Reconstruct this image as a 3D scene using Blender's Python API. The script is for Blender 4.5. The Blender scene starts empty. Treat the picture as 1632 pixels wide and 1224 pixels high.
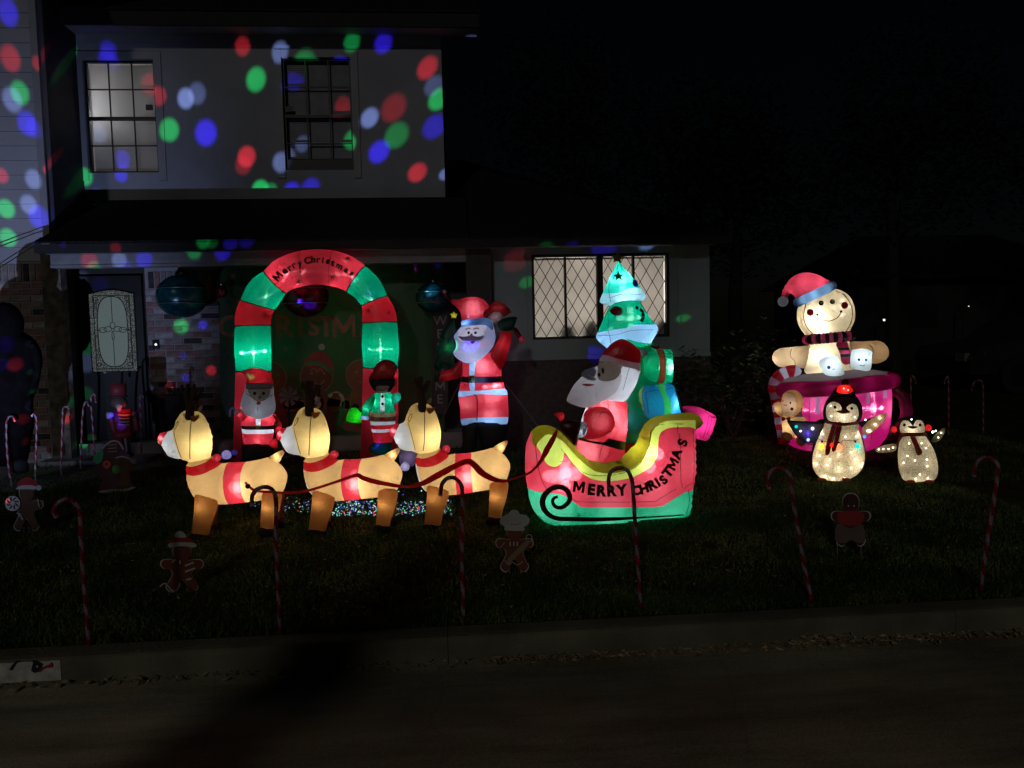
import bpy, bmesh, math, random
import numpy as np
from mathutils import Vector, Matrix, noise
from mathutils.geometry import delaunay_2d_cdt
random.seed(7); rng = np.random.default_rng(7)
R_ = math.radians
S = bpy.context.scene
COL = S.collection

# ------------------------------------------------------------------ camera
TH, PI_, RO, FPX, CH = R_(4.2), R_(3.8), R_(1.3), 1200.0, 1.6
fw = np.array([math.sin(TH)*math.cos(PI_), math.cos(TH)*math.cos(PI_), -math.sin(PI_)])
r0 = np.array([math.cos(TH), -math.sin(TH), 0.0]); u0 = np.cross(r0, fw)
RV = math.cos(RO)*r0 - math.sin(RO)*u0
UV = math.sin(RO)*r0 + math.cos(RO)*u0
CAM = np.array([0.0, 0.0, CH])
cd = bpy.data.cameras.new('camera'); cd.lens = 36*FPX/1632; cd.sensor_width = 36
cd.clip_end = 500; cd.clip_start = 0.05
co = bpy.data.objects.new('camera', cd); COL.objects.link(co)
m3 = Matrix(((RV[0], UV[0], -fw[0]), (RV[1], UV[1], -fw[1]), (RV[2], UV[2], -fw[2])))
co.matrix_world = Matrix.Translation(Vector(CAM)) @ m3.to_4x4()
S.camera = co

# ------------------------------------------------------------------ night sky, street light, exposure
SUN_EL, SUN_AZ = R_(22), R_(16)          # light comes from behind left, shines to the right and into the scene
w = bpy.data.worlds.new("World"); S.world = w; w.use_nodes = True
nt = w.node_tree; nt.nodes.clear()
sky = nt.nodes.new('ShaderNodeTexSky'); sky.sky_type = 'NISHITA'; sky.sun_disc = False
sky.sun_elevation = SUN_EL; sky.sun_rotation = math.pi + SUN_AZ
bg = nt.nodes.new('ShaderNodeBackground'); bg.inputs[1].default_value = 0.00022
wo = nt.nodes.new('ShaderNodeOutputWorld')
nt.links.new(sky.outputs[0], bg.inputs[0]); nt.links.new(bg.outputs[0], wo.inputs[0])
sl = bpy.data.lights.new('street_light', 'SUN'); sl.energy = 0.175; sl.angle = R_(3.0); sl.color = (1.0, 0.96, 0.88)
so = bpy.data.objects.new('street_light', sl); COL.objects.link(so)
sd = Vector((math.sin(SUN_AZ)*math.cos(SUN_EL), math.cos(SUN_AZ)*math.cos(SUN_EL), -math.sin(SUN_EL)))
so.rotation_euler = sd.to_track_quat('-Z', 'Y').to_euler()
S.view_settings.view_transform = 'Standard'; S.view_settings.look = 'None'
S.view_settings.exposure = 0; S.view_settings.gamma = 1; S.view_settings.use_curve_mapping = False
S.render.engine = 'CYCLES'
S.cycles.use_denoising = True
S.cycles.max_bounces = 6; S.cycles.diffuse_bounces = 2; S.cycles.transmission_bounces = 5
S.cycles.glossy_bounces = 2; S.cycles.transparent_max_bounces = 8
S.cycles.sample_clamp_indirect = 1.5; S.cycles.caustics_reflective = False; S.cycles.caustics_refractive = False
S.cycles.use_light_tree = True

# ------------------------------------------------------------------ measuring helpers (photograph pixel -> place in the world)
def ray(px, py): return fw + (px-816)/FPX*RV - (py-612)/FPX*UV
def lawn_z(y): return 0.12 + 0.03*(max(y, 3.75)-3.75)
def at(px, py, Y):
    d = ray(px, py); return CAM + d*(Y/d[1])
def ground(px, py, lawn=True):
    d = ray(px, py)
    if not lawn: return CAM + d*(-CH/d[2])
    t = (0.12-0.03*3.75-CH)/(d[2]-0.03*d[1]); return CAM + d*t
def rect(x0, y0, x1, y1, Y):
    a, b, c, d = at(x0, y0, Y), at(x1, y0, Y), at(x0, y1, Y), at(x1, y1, Y)
    return (a[0]+c[0])/2, (b[0]+d[0])/2, (c[2]+d[2])/2, (a[2]+b[2])/2      # x0 x1 z0 z1
def Q(x0, y0, s, pts): return [(x0+p[0]/s, y0+p[1]/s) for p in pts]

# ------------------------------------------------------------------ tagging
def tag(o, label=None, cat=None, group=None, kind=None):
    if label: o['label'] = label
    if cat: o['category'] = cat
    if group: o['group'] = group
    if kind: o['kind'] = kind
    return o
def link(name, me, mat=None, parent=None, smooth=False):
    o = bpy.data.objects.new(name, me); COL.objects.link(o)
    if mat is not None and not me.materials: me.materials.append(mat)
    if parent is not None: o.parent = parent
    if smooth: me.polygons.foreach_set('use_smooth', [True]*len(me.polygons))
    return o
def mesh(name, V, F, mat=None, parent=None, smooth=False):
    me = bpy.data.meshes.new(name); me.from_pydata([tuple(map(float, v)) for v in V], [], [tuple(map(int, f)) for f in F]); me.update()
    return link(name, me, mat, parent, smooth)
def empty(name, loc, label=None, cat=None, group=None, kind=None, rz=0):
    o = bpy.data.objects.new(name, None); COL.objects.link(o)
    o.location = tuple(map(float, loc)); o.rotation_euler = (0, 0, rz); o.empty_display_size = .1
    return tag(o, label, cat, group, kind)
def copy_tree(o, parent=None):
    c = o.copy(); COL.objects.link(c)
    if parent is not None: c.parent = parent
    for ch in list(o.children): copy_tree(ch, c)
    return c

# ------------------------------------------------------------------ materials
MATS = {}
def new_mat(name):
    m = bpy.data.materials.new(name); m.use_nodes = True; m.node_tree.nodes.clear(); return m, m.node_tree
def N(nt, t, **k):
    n = nt.nodes.new(t)
    for a, b in k.items():
        if a.startswith('i_'):
            key = a[2:]; key = int(key) if key.isdigit() else key.replace('_', ' ')
            n.inputs[key].default_value = b
        else: setattr(n, a, b)
    return n
def L(nt, a, b): nt.links.new(a, b)
def c4(c): return (c[0], c[1], c[2], 1.0)
def rgb(r, g, b):
    f = lambda v: ((v/255+.055)/1.055)**2.4 if v > 10 else v/255/12.92
    return (f(r), f(g), f(b))
def solid(name, col, rough=.6, spec=.4, var=.15, scale=8, bump=.15, bscale=40, metal=0, dist=.01):
    if name in MATS: return MATS[name]
    m, nt = new_mat(name)
    tc = N(nt, 'ShaderNodeTexCoord'); nz = N(nt, 'ShaderNodeTexNoise', i_Scale=scale, i_Detail=6.0)
    L(nt, tc.outputs['Object'], nz.inputs['Vector'])
    mr = N(nt, 'ShaderNodeMapRange', i_3=1-var, i_4=1+var); mr.inputs[1].default_value = .3; mr.inputs[2].default_value = .7
    L(nt, nz.outputs[0], mr.inputs[0])
    mx = N(nt, 'ShaderNodeVectorMath', operation='SCALE'); mx.inputs[0].default_value = col
    L(nt, mr.outputs[0], mx.inputs['Scale'])
    p = N(nt, 'ShaderNodeBsdfPrincipled', i_Roughness=rough, i_Metallic=metal); p.inputs['Specular IOR Level'].default_value = spec
    L(nt, mx.outputs[0], p.inputs['Base Color'])
    n2 = N(nt, 'ShaderNodeTexNoise', i_Scale=bscale, i_Detail=4.0); L(nt, tc.outputs['Object'], n2.inputs['Vector'])
    b = N(nt, 'ShaderNodeBump', i_Strength=bump, i_Distance=dist); L(nt, n2.outputs[0], b.inputs['Height']); L(nt, b.outputs[0], p.inputs['Normal'])
    o = N(nt, 'ShaderNodeOutputMaterial'); L(nt, p.outputs[0], o.inputs[0]); MATS[name] = m; return m
def fab(name, col, tr=.8, star=0.0, wr=.42, wscale=7, tint=None):
    """lamp-lit nylon: diffuse outside, translucent, puckered; star = share of light going straight through the weave"""
    if name in MATS: return MATS[name]
    m, nt = new_mat(name)
    tc = N(nt, 'ShaderNodeTexCoord')
    nz = N(nt, 'ShaderNodeTexNoise', i_Scale=wscale, i_Detail=5.0, i_Distortion=1.4); L(nt, tc.outputs['Object'], nz.inputs['Vector'])
    nr = N(nt, 'ShaderNodeTexNoise', i_Scale=wscale*.8, i_Detail=2.0, i_Distortion=.8, noise_type='RIDGED_MULTIFRACTAL'); L(nt, tc.outputs['Object'], nr.inputs['Vector'])
    ms_ = N(nt, 'ShaderNodeMath', operation='MULTIPLY_ADD'); ms_.inputs[1].default_value = .25; L(nt, nr.outputs[0], ms_.inputs[0]); L(nt, nz.outputs[0], ms_.inputs[2])
    b = N(nt, 'ShaderNodeBump', i_Strength=wr, i_Distance=.045); L(nt, ms_.outputs[0], b.inputs['Height'])
    n3 = N(nt, 'ShaderNodeTexNoise', i_Scale=3.0, i_Detail=2.0); L(nt, tc.outputs['Object'], n3.inputs['Vector'])
    mr = N(nt, 'ShaderNodeMapRange', i_3=.82, i_4=1.12); mr.inputs[1].default_value = .3; mr.inputs[2].default_value = .7
    L(nt, n3.outputs[0], mr.inputs[0])
    sc = N(nt, 'ShaderNodeVectorMath', operation='SCALE'); sc.inputs[0].default_value = tint or col; L(nt, mr.outputs[0], sc.inputs['Scale'])
    d = N(nt, 'ShaderNodeBsdfDiffuse', i_Color=c4(col)); t = N(nt, 'ShaderNodeBsdfTranslucent'); L(nt, sc.outputs[0], t.inputs[0])
    L(nt, b.outputs[0], d.inputs['Normal']); L(nt, b.outputs[0], t.inputs['Normal'])
    mx = N(nt, 'ShaderNodeMixShader'); mx.inputs[0].default_value = tr; L(nt, d.outputs[0], mx.inputs[1]); L(nt, t.outputs[0], mx.inputs[2])
    g = N(nt, 'ShaderNodeBsdfGlossy', i_Roughness=.35, i_Color=(.6, .6, .6, 1)); L(nt, b.outputs[0], g.inputs['Normal'])
    m2 = N(nt, 'ShaderNodeMixShader'); m2.inputs[0].default_value = .05; L(nt, mx.outputs[0], m2.inputs[1]); L(nt, g.outputs[0], m2.inputs[2])
    last = m2
    if star > 0:
        # fine threads bend light sideways along warp and weft
        sp = N(nt, 'ShaderNodeSeparateXYZ'); L(nt, tc.outputs['Object'], sp.inputs[0])
        def thread(axis, freq, vec):
            mu = N(nt, 'ShaderNodeMath', operation='MULTIPLY'); L(nt, sp.outputs[axis], mu.inputs[0]); mu.inputs[1].default_value = freq
            wn = N(nt, 'ShaderNodeTexWhiteNoise', noise_dimensions='1D'); L(nt, mu.outputs[0], wn.inputs['W'])
            ma = N(nt, 'ShaderNodeMath', operation='MULTIPLY_ADD'); L(nt, wn.outputs[0], ma.inputs[0]); ma.inputs[1].default_value = 2.0; ma.inputs[2].default_value = -1.0
            pw = N(nt, 'ShaderNodeMath', operation='MULTIPLY'); L(nt, ma.outputs[0], pw.inputs[0])
            ab = N(nt, 'ShaderNodeMath', operation='ABSOLUTE'); L(nt, ma.outputs[0], ab.inputs[0]); L(nt, ab.outputs[0], pw.inputs[1])
            vs = N(nt, 'ShaderNodeVectorMath', operation='SCALE'); vs.inputs[0].default_value = vec; L(nt, pw.outputs[0], vs.inputs['Scale'])
            ge = N(nt, 'ShaderNodeNewGeometry')
            ad = N(nt, 'ShaderNodeVectorMath', operation='ADD'); L(nt, ge.outputs['Normal'], ad.inputs[0]); L(nt, vs.outputs[0], ad.inputs[1])
            no = N(nt, 'ShaderNodeVectorMath', operation='NORMALIZE'); L(nt, ad.outputs[0], no.inputs[0])
            rf = N(nt, 'ShaderNodeBsdfRefraction', i_Roughness=.16, i_IOR=2.1, i_Color=c4([min(1, .25+c*.9) for c in col])); L(nt, no.outputs[0], rf.inputs['Normal'])
            return rf
        a1 = thread(0, 3137.0, (3.2, 0, 0)); a2 = thread(2, 2971.0, (0, 0, 3.2))
        mm = N(nt, 'ShaderNodeMixShader'); L(nt, a1.outputs[0], mm.inputs[1]); L(nt, a2.outputs[0], mm.inputs[2])
        m4 = N(nt, 'ShaderNodeMixShader'); m4.inputs[0].default_value = star; L(nt, m2.outputs[0], m4.inputs[1]); L(nt, mm.outputs[0], m4.inputs[2]); last = m4
    o = N(nt, 'ShaderNodeOutputMaterial'); L(nt, last.outputs[0], o.inputs[0]); MATS[name] = m; return m
def glow(name, col, s):
    if name in MATS: return MATS[name]
    m, nt = new_mat(name); e = N(nt, 'ShaderNodeEmission', i_Color=c4(col), i_Strength=s); o = N(nt, 'ShaderNodeOutputMaterial')
    L(nt, e.outputs[0], o.inputs[0]); MATS[name] = m; return m
def glass_mat():
    if 'window_glass' in MATS: return MATS['window_glass']
    m, nt = new_mat('window_glass'); t = N(nt, 'ShaderNodeBsdfTransparent'); g = N(nt, 'ShaderNodeBsdfGlossy', i_Roughness=.03)
    fr = N(nt, 'ShaderNodeFresnel', i_IOR=1.45); mx = N(nt, 'ShaderNodeMixShader'); L(nt, fr.outputs[0], mx.inputs[0])
    L(nt, t.outputs[0], mx.inputs[1]); L(nt, g.outputs[0], mx.inputs[2]); o = N(nt, 'ShaderNodeOutputMaterial'); L(nt, mx.outputs[0], o.inputs[0])
    MATS['window_glass'] = m; return m

RED = rgb(225, 40, 55); GREEN = (.005, .50, .24); CREAM = rgb(238, 200, 130)
def M(k):
    if k in MATS: return MATS[k]
    D = {
     'red': lambda: fab('red', (.78, .035, .06), star=.2), 'green': lambda: fab('green', (.0, .55, .25), star=.3),
     'red_soft': lambda: fab('red_soft', (.78, .035, .06), star=.03), 'green_soft': lambda: fab('green_soft', (.0, .55, .25), star=.03),
     'red_deep': lambda: fab('red_deep', (.62, .015, .025)), 'maroon': lambda: fab('maroon', (.25, .01, .012), tr=.5),
     'pink_red': lambda: fab('pink_red', (.84, .045, .085), star=.2),
     'white': lambda: fab('white', (.80, .84, .90)), 'white_dim': lambda: fab('white_dim', (.42, .44, .50), tr=.6),
     'white_star': lambda: fab('white_star', (.85, .90, .95), star=.1),
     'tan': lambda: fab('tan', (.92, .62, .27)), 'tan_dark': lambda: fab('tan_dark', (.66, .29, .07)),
     'tan_head': lambda: fab('tan_head', (.96, .72, .29)),
     'yellow': lambda: fab('yellow', (.72, .85, .13), star=.12), 'olive_and_shaded_yellow': lambda: fab('olive_and_shaded_yellow', (.27, .23, .01), tr=.6),  # second cloth also paints the dimmer-lit top of the sleigh's yellow trim
     'mint': lambda: fab('mint', (.02, .75, .55), star=.08), 'leafgreen': lambda: fab('leafgreen', (.01, .50, .30)),
     'ice': lambda: fab('ice', (.35, .62, .95)), 'blue': lambda: fab('blue', (.02, .40, .85), star=.08),
     'magenta': lambda: fab('magenta', (.75, .01, .22), star=.25), 'magenta_dim': lambda: fab('magenta_dim', (.50, .012, .16), tr=.7),
     'dark_red': lambda: fab('dark_red', (.10, .004, .006), tr=.4), 'dark_green': lambda: fab('dark_green', (.0, .05, .03), tr=.4),
     'cookie': lambda: fab('cookie', (.88, .68, .40), star=.08), 'cookie_dark': lambda: fab('cookie_dark', (.62, .36, .16)),
     'black': lambda: solid('black', (.012, .012, .014), rough=.7, spec=.2), 'print_black': lambda: solid('print_black', (.015, .01, .01), rough=.8, spec=.1),
     'seam': lambda: solid('seam', (.10, .03, .015), rough=.9, spec=.1),
     'print_brown': lambda: solid('print_brown', (.08, .035, .02), rough=.8, spec=.1),
     'grey_face': lambda: fab('grey_face', (.22, .17, .13), tr=.45),
     'belt': lambda: solid('belt', (.015, .017, .02), rough=.5),
     'print_green': lambda: solid('print_green', (.02, .12, .03), rough=.8, spec=.1),
     'print_red': lambda: fab('print_red', (.55, .02, .02), tr=.5),
     'print_blue': lambda: fab('print_blue', (.02, .06, .6), tr=.6),
     'strap': lambda: fab('strap', (.75, .03, .015), tr=.6),
    }
    return D[k]()

# ------------------------------------------------------------------ mesh helpers in world space
class MB:
    def __init__(s): s.V = []; s.F = []
    def add(s, V, F):
        n = len(s.V); s.V += [tuple(v) for v in V]; s.F += [tuple(i+n for i in f) for f in F]; return s
    def box(s, x0, x1, y0, y1, z0, z1):
        V = [(x, y, z) for z in (z0, z1) for y in (y0, y1) for x in (x0, x1)]
        return s.add(V, [(0, 2, 3, 1), (4, 5, 7, 6), (0, 1, 5, 4), (1, 3, 7, 5), (3, 2, 6, 7), (2, 0, 4, 6)])
    def bar(s, a, b, r, n=6, r2=None):
        a, b = Vector(a), Vector(b); d = (b-a); q = d.to_track_quat('Z', 'Y'); r2 = r if r2 is None else r2
        V = [];
        for P, rr in ((a, r), (b, r2)):
            for i in range(n):
                t = 2*math.pi*i/n; V.append(P + q @ Vector((rr*math.cos(t), rr*math.sin(t), 0)))
        F = [(i, (i+1) % n, n+(i+1) % n, n+i) for i in range(n)] + [tuple(range(n))[::-1], tuple(range(n, 2*n))]
        return s.add(V, F)
    def tube(s, P, r, n=8, caps=True):
        P = [Vector(p) for p in P]; k = len(P); rs = [float(x) for x in r] if hasattr(r, '__len__') else [float(r)]*k
        base = len(s.V); up = None
        for i in range(k):
            d = (P[min(i+1, k-1)]-P[max(i-1, 0)]).normalized()
            if up is None: up = Vector((0, 1, 0)) if abs(d.y) < .9 else Vector((1, 0, 0))
            a = d.cross(up).normalized(); b = a.cross(d).normalized(); up = b
            for j in range(n):
                t = 2*math.pi*j/n; s.V.append(tuple(P[i] + rs[i]*(math.cos(t)*a+math.sin(t)*b)))
        for i in range(k-1):
            for j in range(n):
                s.F.append((base+i*n+j, base+i*n+(j+1) % n, base+(i+1)*n+(j+1) % n, base+(i+1)*n+j))
        if caps: s.F += [tuple(base+j for j in range(n)), tuple(base+(k-1)*n+j for j in range(n))[::-1]]
        return s
    def build(s, name, mat=None, parent=None, smooth=False):
        return mesh(name, s.V, s.F, mat, parent, smooth)
def box(name, mat, parent, *a): return MB().box(*a).build(name, mat, parent)

def resample(P, spacing, closed=True, smooth=True, corners=()):
    """Catmull-Rom through the points; points flagged as corners stay sharp"""
    P = [np.array(p, float) for p in P]; n = len(P); out = []
    segs = n if closed else n-1
    for i in range(segs):
        p1, p2 = P[i], P[(i+1) % n]
        p0 = P[(i-1) % n] if (closed or i > 0) else p1
        p3 = P[(i+2) % n] if (closed or i+2 < n) else p2
        if i in corners: p0 = p1
        if (i+1) % n in corners: p3 = p2
        k = max(1, int(math.ceil(np.linalg.norm(p2-p1)/spacing)))
        for j in range(k):
            t = j/k
            if smooth:
                q = .5*((2*p1)+(-p0+p2)*t+(2*p0-5*p1+4*p2-p3)*t*t+(-p0+3*p1-3*p2+p3)*t**3)
            else: q = p1+(p2-p1)*t
            out.append(q)
    if not closed: out.append(P[-1])
    return np.array(out)
def inside(P, poly):
    x, y = P[:, 0], P[:, 1]; r = np.zeros(len(P), bool); n = len(poly)
    for i in range(n):
        x1, y1 = poly[i]; x2, y2 = poly[(i+1) % n]
        c = ((y1 > y) != (y2 > y)); 
        with np.errstate(divide='ignore', invalid='ignore'):
            xi = (x2-x1)*(y-y1)/(y2-y1)+x1
        r ^= c & (x < xi)
    return r
def seg_dist(P, poly):
    A = poly; B = np.roll(poly, -1, axis=0); d = B-A; l2 = np.maximum((d**2).sum(1), 1e-12)
    t = np.clip(((P[:, None]-A[None])*d[None]).sum(2)/l2, 0, 1)
    return np.sqrt((((A[None]+t[..., None]*d[None])-P[:, None])**2).sum(2).min(1))

# ------------------------------------------------------------------ frames: a standing plane for each decoration
class Frame:
    def __init__(s, name, base_px, label, cat, group=None, Y=None, face=True, kind=None, parent=None):
        if Y is None: B = ground(*base_px)
        else: B = at(base_px[0], base_px[1], Y); B[2] = lawn_z(Y)
        s.B = B; a = math.atan2(B[0], B[1]) if face else 0.0
        s.rz = -a; s.ax = np.array([math.cos(a), -math.sin(a), 0]); s.ay = np.array([math.sin(a), math.cos(a), 0])
        s.e = empty(name, B, label, cat, group, kind, rz=-a)
    def uv(s, px, py, y=0.0):
        d = ray(px, py); P0 = s.B + s.ay*y
        t = (P0-CAM).dot(s.ay)/d.dot(s.ay); W = CAM+d*t-s.B
        return np.array([W.dot(s.ax), W[2]])
    def loc(s, px, py, y=0.0):
        u, v = s.uv(px, py, y); return (float(u), y, float(v))
    def k(s, y=0.0):      # metres per photo pixel at this plane
        return float((s.B+s.ay*y-CAM).dot(fw))/FPX
    def world(s, px, py, y=0.0):
        u, v = s.uv(px, py, y); return s.B+s.ax*u+s.ay*y+np.array([0, 0, v])

class Surf:
    def __init__(s, P, H, y0): s.P, s.H, s.y0 = P, H, y0
    def y(s, q):      # front surface depth at points q (n,2)
        q = np.atleast_2d(q); d = ((q[:, None]-s.P[None])**2).sum(2)
        i = np.argsort(d, axis=1)[:, :4]; dd = np.take_along_axis(d, i, 1)+1e-9; wt = 1/dd
        return s.y0-(wt*s.H[i]).sum(1)/wt.sum(1)

def puff(F, name, mat, pts, k=.8, T=9, y0=0.0, panels=(), parent=None, res=24, corners=(), smooth=True, flat=0.0, wob=0.0, back=True):
    """air-filled shape: outline in photo pixels, inflated both ways; panels = [(name, material, pixel outline, front_only, corners)]"""
    par = parent or F.e
    O = np.array([F.uv(x, y, y0) for x, y in pts]); ext = (O.max(0)-O.min(0)).max(); s = ext/res
    O = resample(O, s*.8, True, smooth, corners); n = len(O)
    V = list(O); E = [(i, (i+1) % n) for i in range(n)]; PP = []
    for p in panels:
        q = np.array([F.uv(x, y, y0) for x, y in p[2]]); q = resample(q, s*.8, True, not (len(p) > 4 and p[4] == 'all'), p[4] if len(p) > 4 and p[4] != 'all' else ())
        b = len(V); V += list(q); E += [(b+i, b+(i+1) % len(q)) for i in range(len(q))]; PP.append(q)
    lo, hi = O.min(0), O.max(0); gx = np.arange(lo[0], hi[0], s); gy = np.arange(lo[1], hi[1], s*.866); G = []
    for j, yy in enumerate(gy):
        for xx in gx: G.append((xx+(j % 2)*s/2, yy))
    G = np.array(G); allc = np.array(V); G = G[inside(G, O)]
    if len(G):
        dm = np.sqrt(((G[:, None]-allc[None])**2).sum(2).min(1)); G = G[dm > s*.45]
    V2 = [Vector((float(a[0]), float(a[1]))) for a in list(allc)+list(G)]
    r = delaunay_2d_cdt(V2, E, [], 0, 1e-6)
    P = np.array([tuple(v) for v in r[0]]); T3 = np.array([f for f in r[2] if len(f) == 3])
    cen = P[T3].mean(1); T3 = T3[inside(cen, O)]; cen = P[T3].mean(1)
    used = np.unique(T3); mp = -np.ones(len(P), int); mp[used] = np.arange(len(used)); P = P[used]; T3 = mp[T3]
    e1 = P[T3[:, 1]]-P[T3[:, 0]]; e2 = P[T3[:, 2]]-P[T3[:, 0]]; ng = (e1[:, 0]*e2[:, 1]-e1[:, 1]*e2[:, 0]) < 0; T3[ng] = T3[ng][:, ::-1]; cen = P[T3].mean(1)
    d = seg_dist(P, O); bd = d < 1e-5
    # Poisson inflate
    nP = len(P); W = np.zeros((nP, nP)); 
    for a, b in ((0, 1), (1, 2), (2, 0)):
        W[T3[:, a], T3[:, b]] = 1; W[T3[:, b], T3[:, a]] = 1
    deg = np.maximum(W.sum(1), 1); D2 = ((P[:, None]-P[None])**2).sum(2); ml = (W*D2).sum(1)/deg
    A = np.eye(nP)-W/deg[:, None]; rhs = ml/4; A[bd] = 0; A[bd, bd] = 1; rhs[bd] = 0
    phi = np.linalg.solve(A, rhs); H = k*np.sqrt(np.maximum(2*phi, 0)); H = H/(1+(H/T)**4)**.25
    if wob:
        H = H*(1+wob*np.array([noise.noise(Vector((p[0]*9+y0*5, p[1]*9, 3))) for p in P]))
    H = np.where(bd, 0, H+flat)
    cls = np.zeros(len(T3), int)
    for i, q in enumerate(PP): cls[inside(cen, q)] = i+1
    objs = []
    for c in range(len(PP)+1):
        front = T3[cls == c]; bk = front if c == 0 or not panels[c-1][3] else front[:0]
        if c == 0:
            for i in range(1, len(PP)+1):
                if panels[i-1][3]: bk = np.vstack([bk, T3[cls == i]])
        if not back: bk = bk[:0]
        if len(front)+len(bk) == 0: objs.append(None); continue
        VV = [(P[i, 0], y0-H[i], P[i, 1]) for i in range(nP)]; bi = np.arange(nP); m = nP
        for i in range(nP):
            if not bd[i] or flat: VV.append((P[i, 0], y0+H[i], P[i, 1])); bi[i] = m; m += 1
        FF = [tuple(f) for f in front]+[(bi[f[0]], bi[f[2]], bi[f[1]]) for f in bk]
        us = sorted({i for f in FF for i in f}); mm = {a: b for b, a in enumerate(us)}
        nm, mt = (name, mat) if c == 0 else (panels[c-1][0], panels[c-1][1])
        o = mesh(nm, [VV[i] for i in us], [tuple(mm[i] for i in f) for f in FF], mt, par, True); objs.append(o)
    o = objs[0] if objs[0] else next(x for x in objs if x)
    o_s = Surf(P, H, y0)
    return o, o_s, objs
def surf_y(surf, q):
    if hasattr(surf, '__len__'): return np.min([s.y(q) for s in surf], axis=0)
    if callable(surf): return np.array([surf(a) for a in np.atleast_2d(q)])
    return surf.y(q)
def patch(F, name, mat, pts, surf, eps=.004, parent=None, res=10, corners=(), smooth=True, thick=.003):
    """flat printed or sewn-on piece following a surface"""
    yy = surf.y0 if isinstance(surf, Surf) else 0.0
    c = np.mean(np.array(pts), axis=0); ys = float(surf_y(surf, np.array([F.uv(c[0], c[1], yy)]))[0]); 
    O = np.array([F.uv(x, y, ys) for x, y in pts]); ext = (O.max(0)-O.min(0)).max(); s = ext/res
    O = resample(O, s, True, smooth, corners); n = len(O); lo, hi = O.min(0), O.max(0)
    G = np.array([(x, y) for x in np.arange(lo[0], hi[0], s) for y in np.arange(lo[1], hi[1], s)]); 
    if len(G): G = G[inside(G, O)]
    if len(G): G = G[np.sqrt(((G[:, None]-O[None])**2).sum(2).min(1)) > s*.5]
    V2 = [Vector((float(a[0]), float(a[1]))) for a in list(O)+list(G)]
    r = delaunay_2d_cdt(V2, [(i, (i+1) % n) for i in range(n)], [], 0, 1e-7)
    P = np.array([tuple(v) for v in r[0]]); T3 = [f for f in r[2] if len(f) == 3]; cen = P[np.array(T3)].mean(1)
    ok = inside(cen, O); T3 = [f for f, k_ in zip(T3, ok) if k_]; Y = surf_y(surf, P)-eps
    np_ = len(P); V = [(p[0], y, p[1]) for p, y in zip(P, Y)]+[(p[0], y+thick, p[1]) for p, y in zip(P, Y)]
    FF = [tuple(f) for f in T3]+[tuple(i+np_ for i in f)[::-1] for f in T3]
    ec = {}
    for f in T3:
        for a, b in ((f[0], f[1]), (f[1], f[2]), (f[2], f[0])): ec[(a, b)] = 1
    for a, b in list(ec):
        if (b, a) not in ec: FF.append((b, a, a+np_, b+np_))
    return mesh(name, V, FF, mat, parent or F.e, False)
def circ(cx, cy, rx, ry=None, n=12, rot=0):
    ry = ry or rx; c, s = math.cos(rot), math.sin(rot)
    return [(cx+rx*math.cos(t)*c-ry*math.sin(t)*s, cy+rx*math.cos(t)*s+ry*math.sin(t)*c) for t in [2*math.pi*i/n for i in range(n)]]
def dot(F, name, mat, cx, cy, r, surf, ry=None, **k): return patch(F, name, mat, circ(cx, cy, r, ry), surf, res=5, **k)
def line(F, name, mat, pts, r, surf=None, y=0.0, parent=None, n=6, closed=False, eps=.002, tr=None):
    """cord, seam or printed stroke; r in metres; surf: rides on that surface"""
    yy = surf.y0 if isinstance(surf, Surf) else y
    if surf is not None:
        mid = pts[len(pts)//2]; yy = float(surf_y(surf, np.array([F.uv(mid[0], mid[1], yy)]))[0])
    q = np.array([F.uv(p[0], p[1], (p[2] if len(p) > 2 else yy)) for p in pts]); ys = np.array([p[2] if len(p) > 2 else yy for p in pts])
    P3 = np.column_stack([q[:, 0], ys, q[:, 1]]); P3 = resample(P3, max(.01, r*2.5), closed)
    if surf is not None: P3[:, 1] = surf_y(surf, P3[:, [0, 2]])-eps
    rr = r
    if tr: rr = [r*(tr[0]+(tr[1]-tr[0])*i/(len(P3)-1)) for i in range(len(P3))]
    return MB().tube(P3, rr, n).build(name, mat, parent or F.e, True)
def ell(F, name, mat, cx, cy, rx, ry=None, d=1.0, y0=0.0, parent=None, rot=0, n=20, squash=None):
    ry = ry or rx; k = F.k(y0); u, v = F.uv(cx, cy, y0); V = []; FF = []; m = n//2; c, s = math.cos(rot), math.sin(rot); dd = d*min(rx, ry)*k
    for i in range(m+1):
        ph = math.pi*i/m
        for j in range(n):
            t = 2*math.pi*j/n; a = rx*k*math.sin(ph)*math.cos(t); b = ry*k*math.cos(ph)
            V.append((u+a*c-b*s, y0+dd*math.sin(ph)*math.sin(t), v+a*s+b*c))
    for i in range(m):
        for j in range(n): FF.append((i*n+j, i*n+(j+1) % n, (i+1)*n+(j+1) % n, (i+1)*n+j))
    o = mesh(name, V, FF, mat, parent or F.e, True)
    bm = bmesh.new(); bm.from_mesh(o.data); bmesh.ops.remove_doubles(bm, verts=bm.verts, dist=1e-5); bm.to_mesh(o.data); bm.free()
    return o
def ell_surf(F, cx, cy, rx, ry, d, y0=0.0):
    k = F.k(y0); u, v = F.uv(cx, cy, y0); dd = d*min(rx, ry)*k
    return lambda q: y0-dd*math.sqrt(max(0.02, 1-((q[0]-u)/(rx*k))**2-((q[1]-v)/(ry*k))**2))
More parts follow.
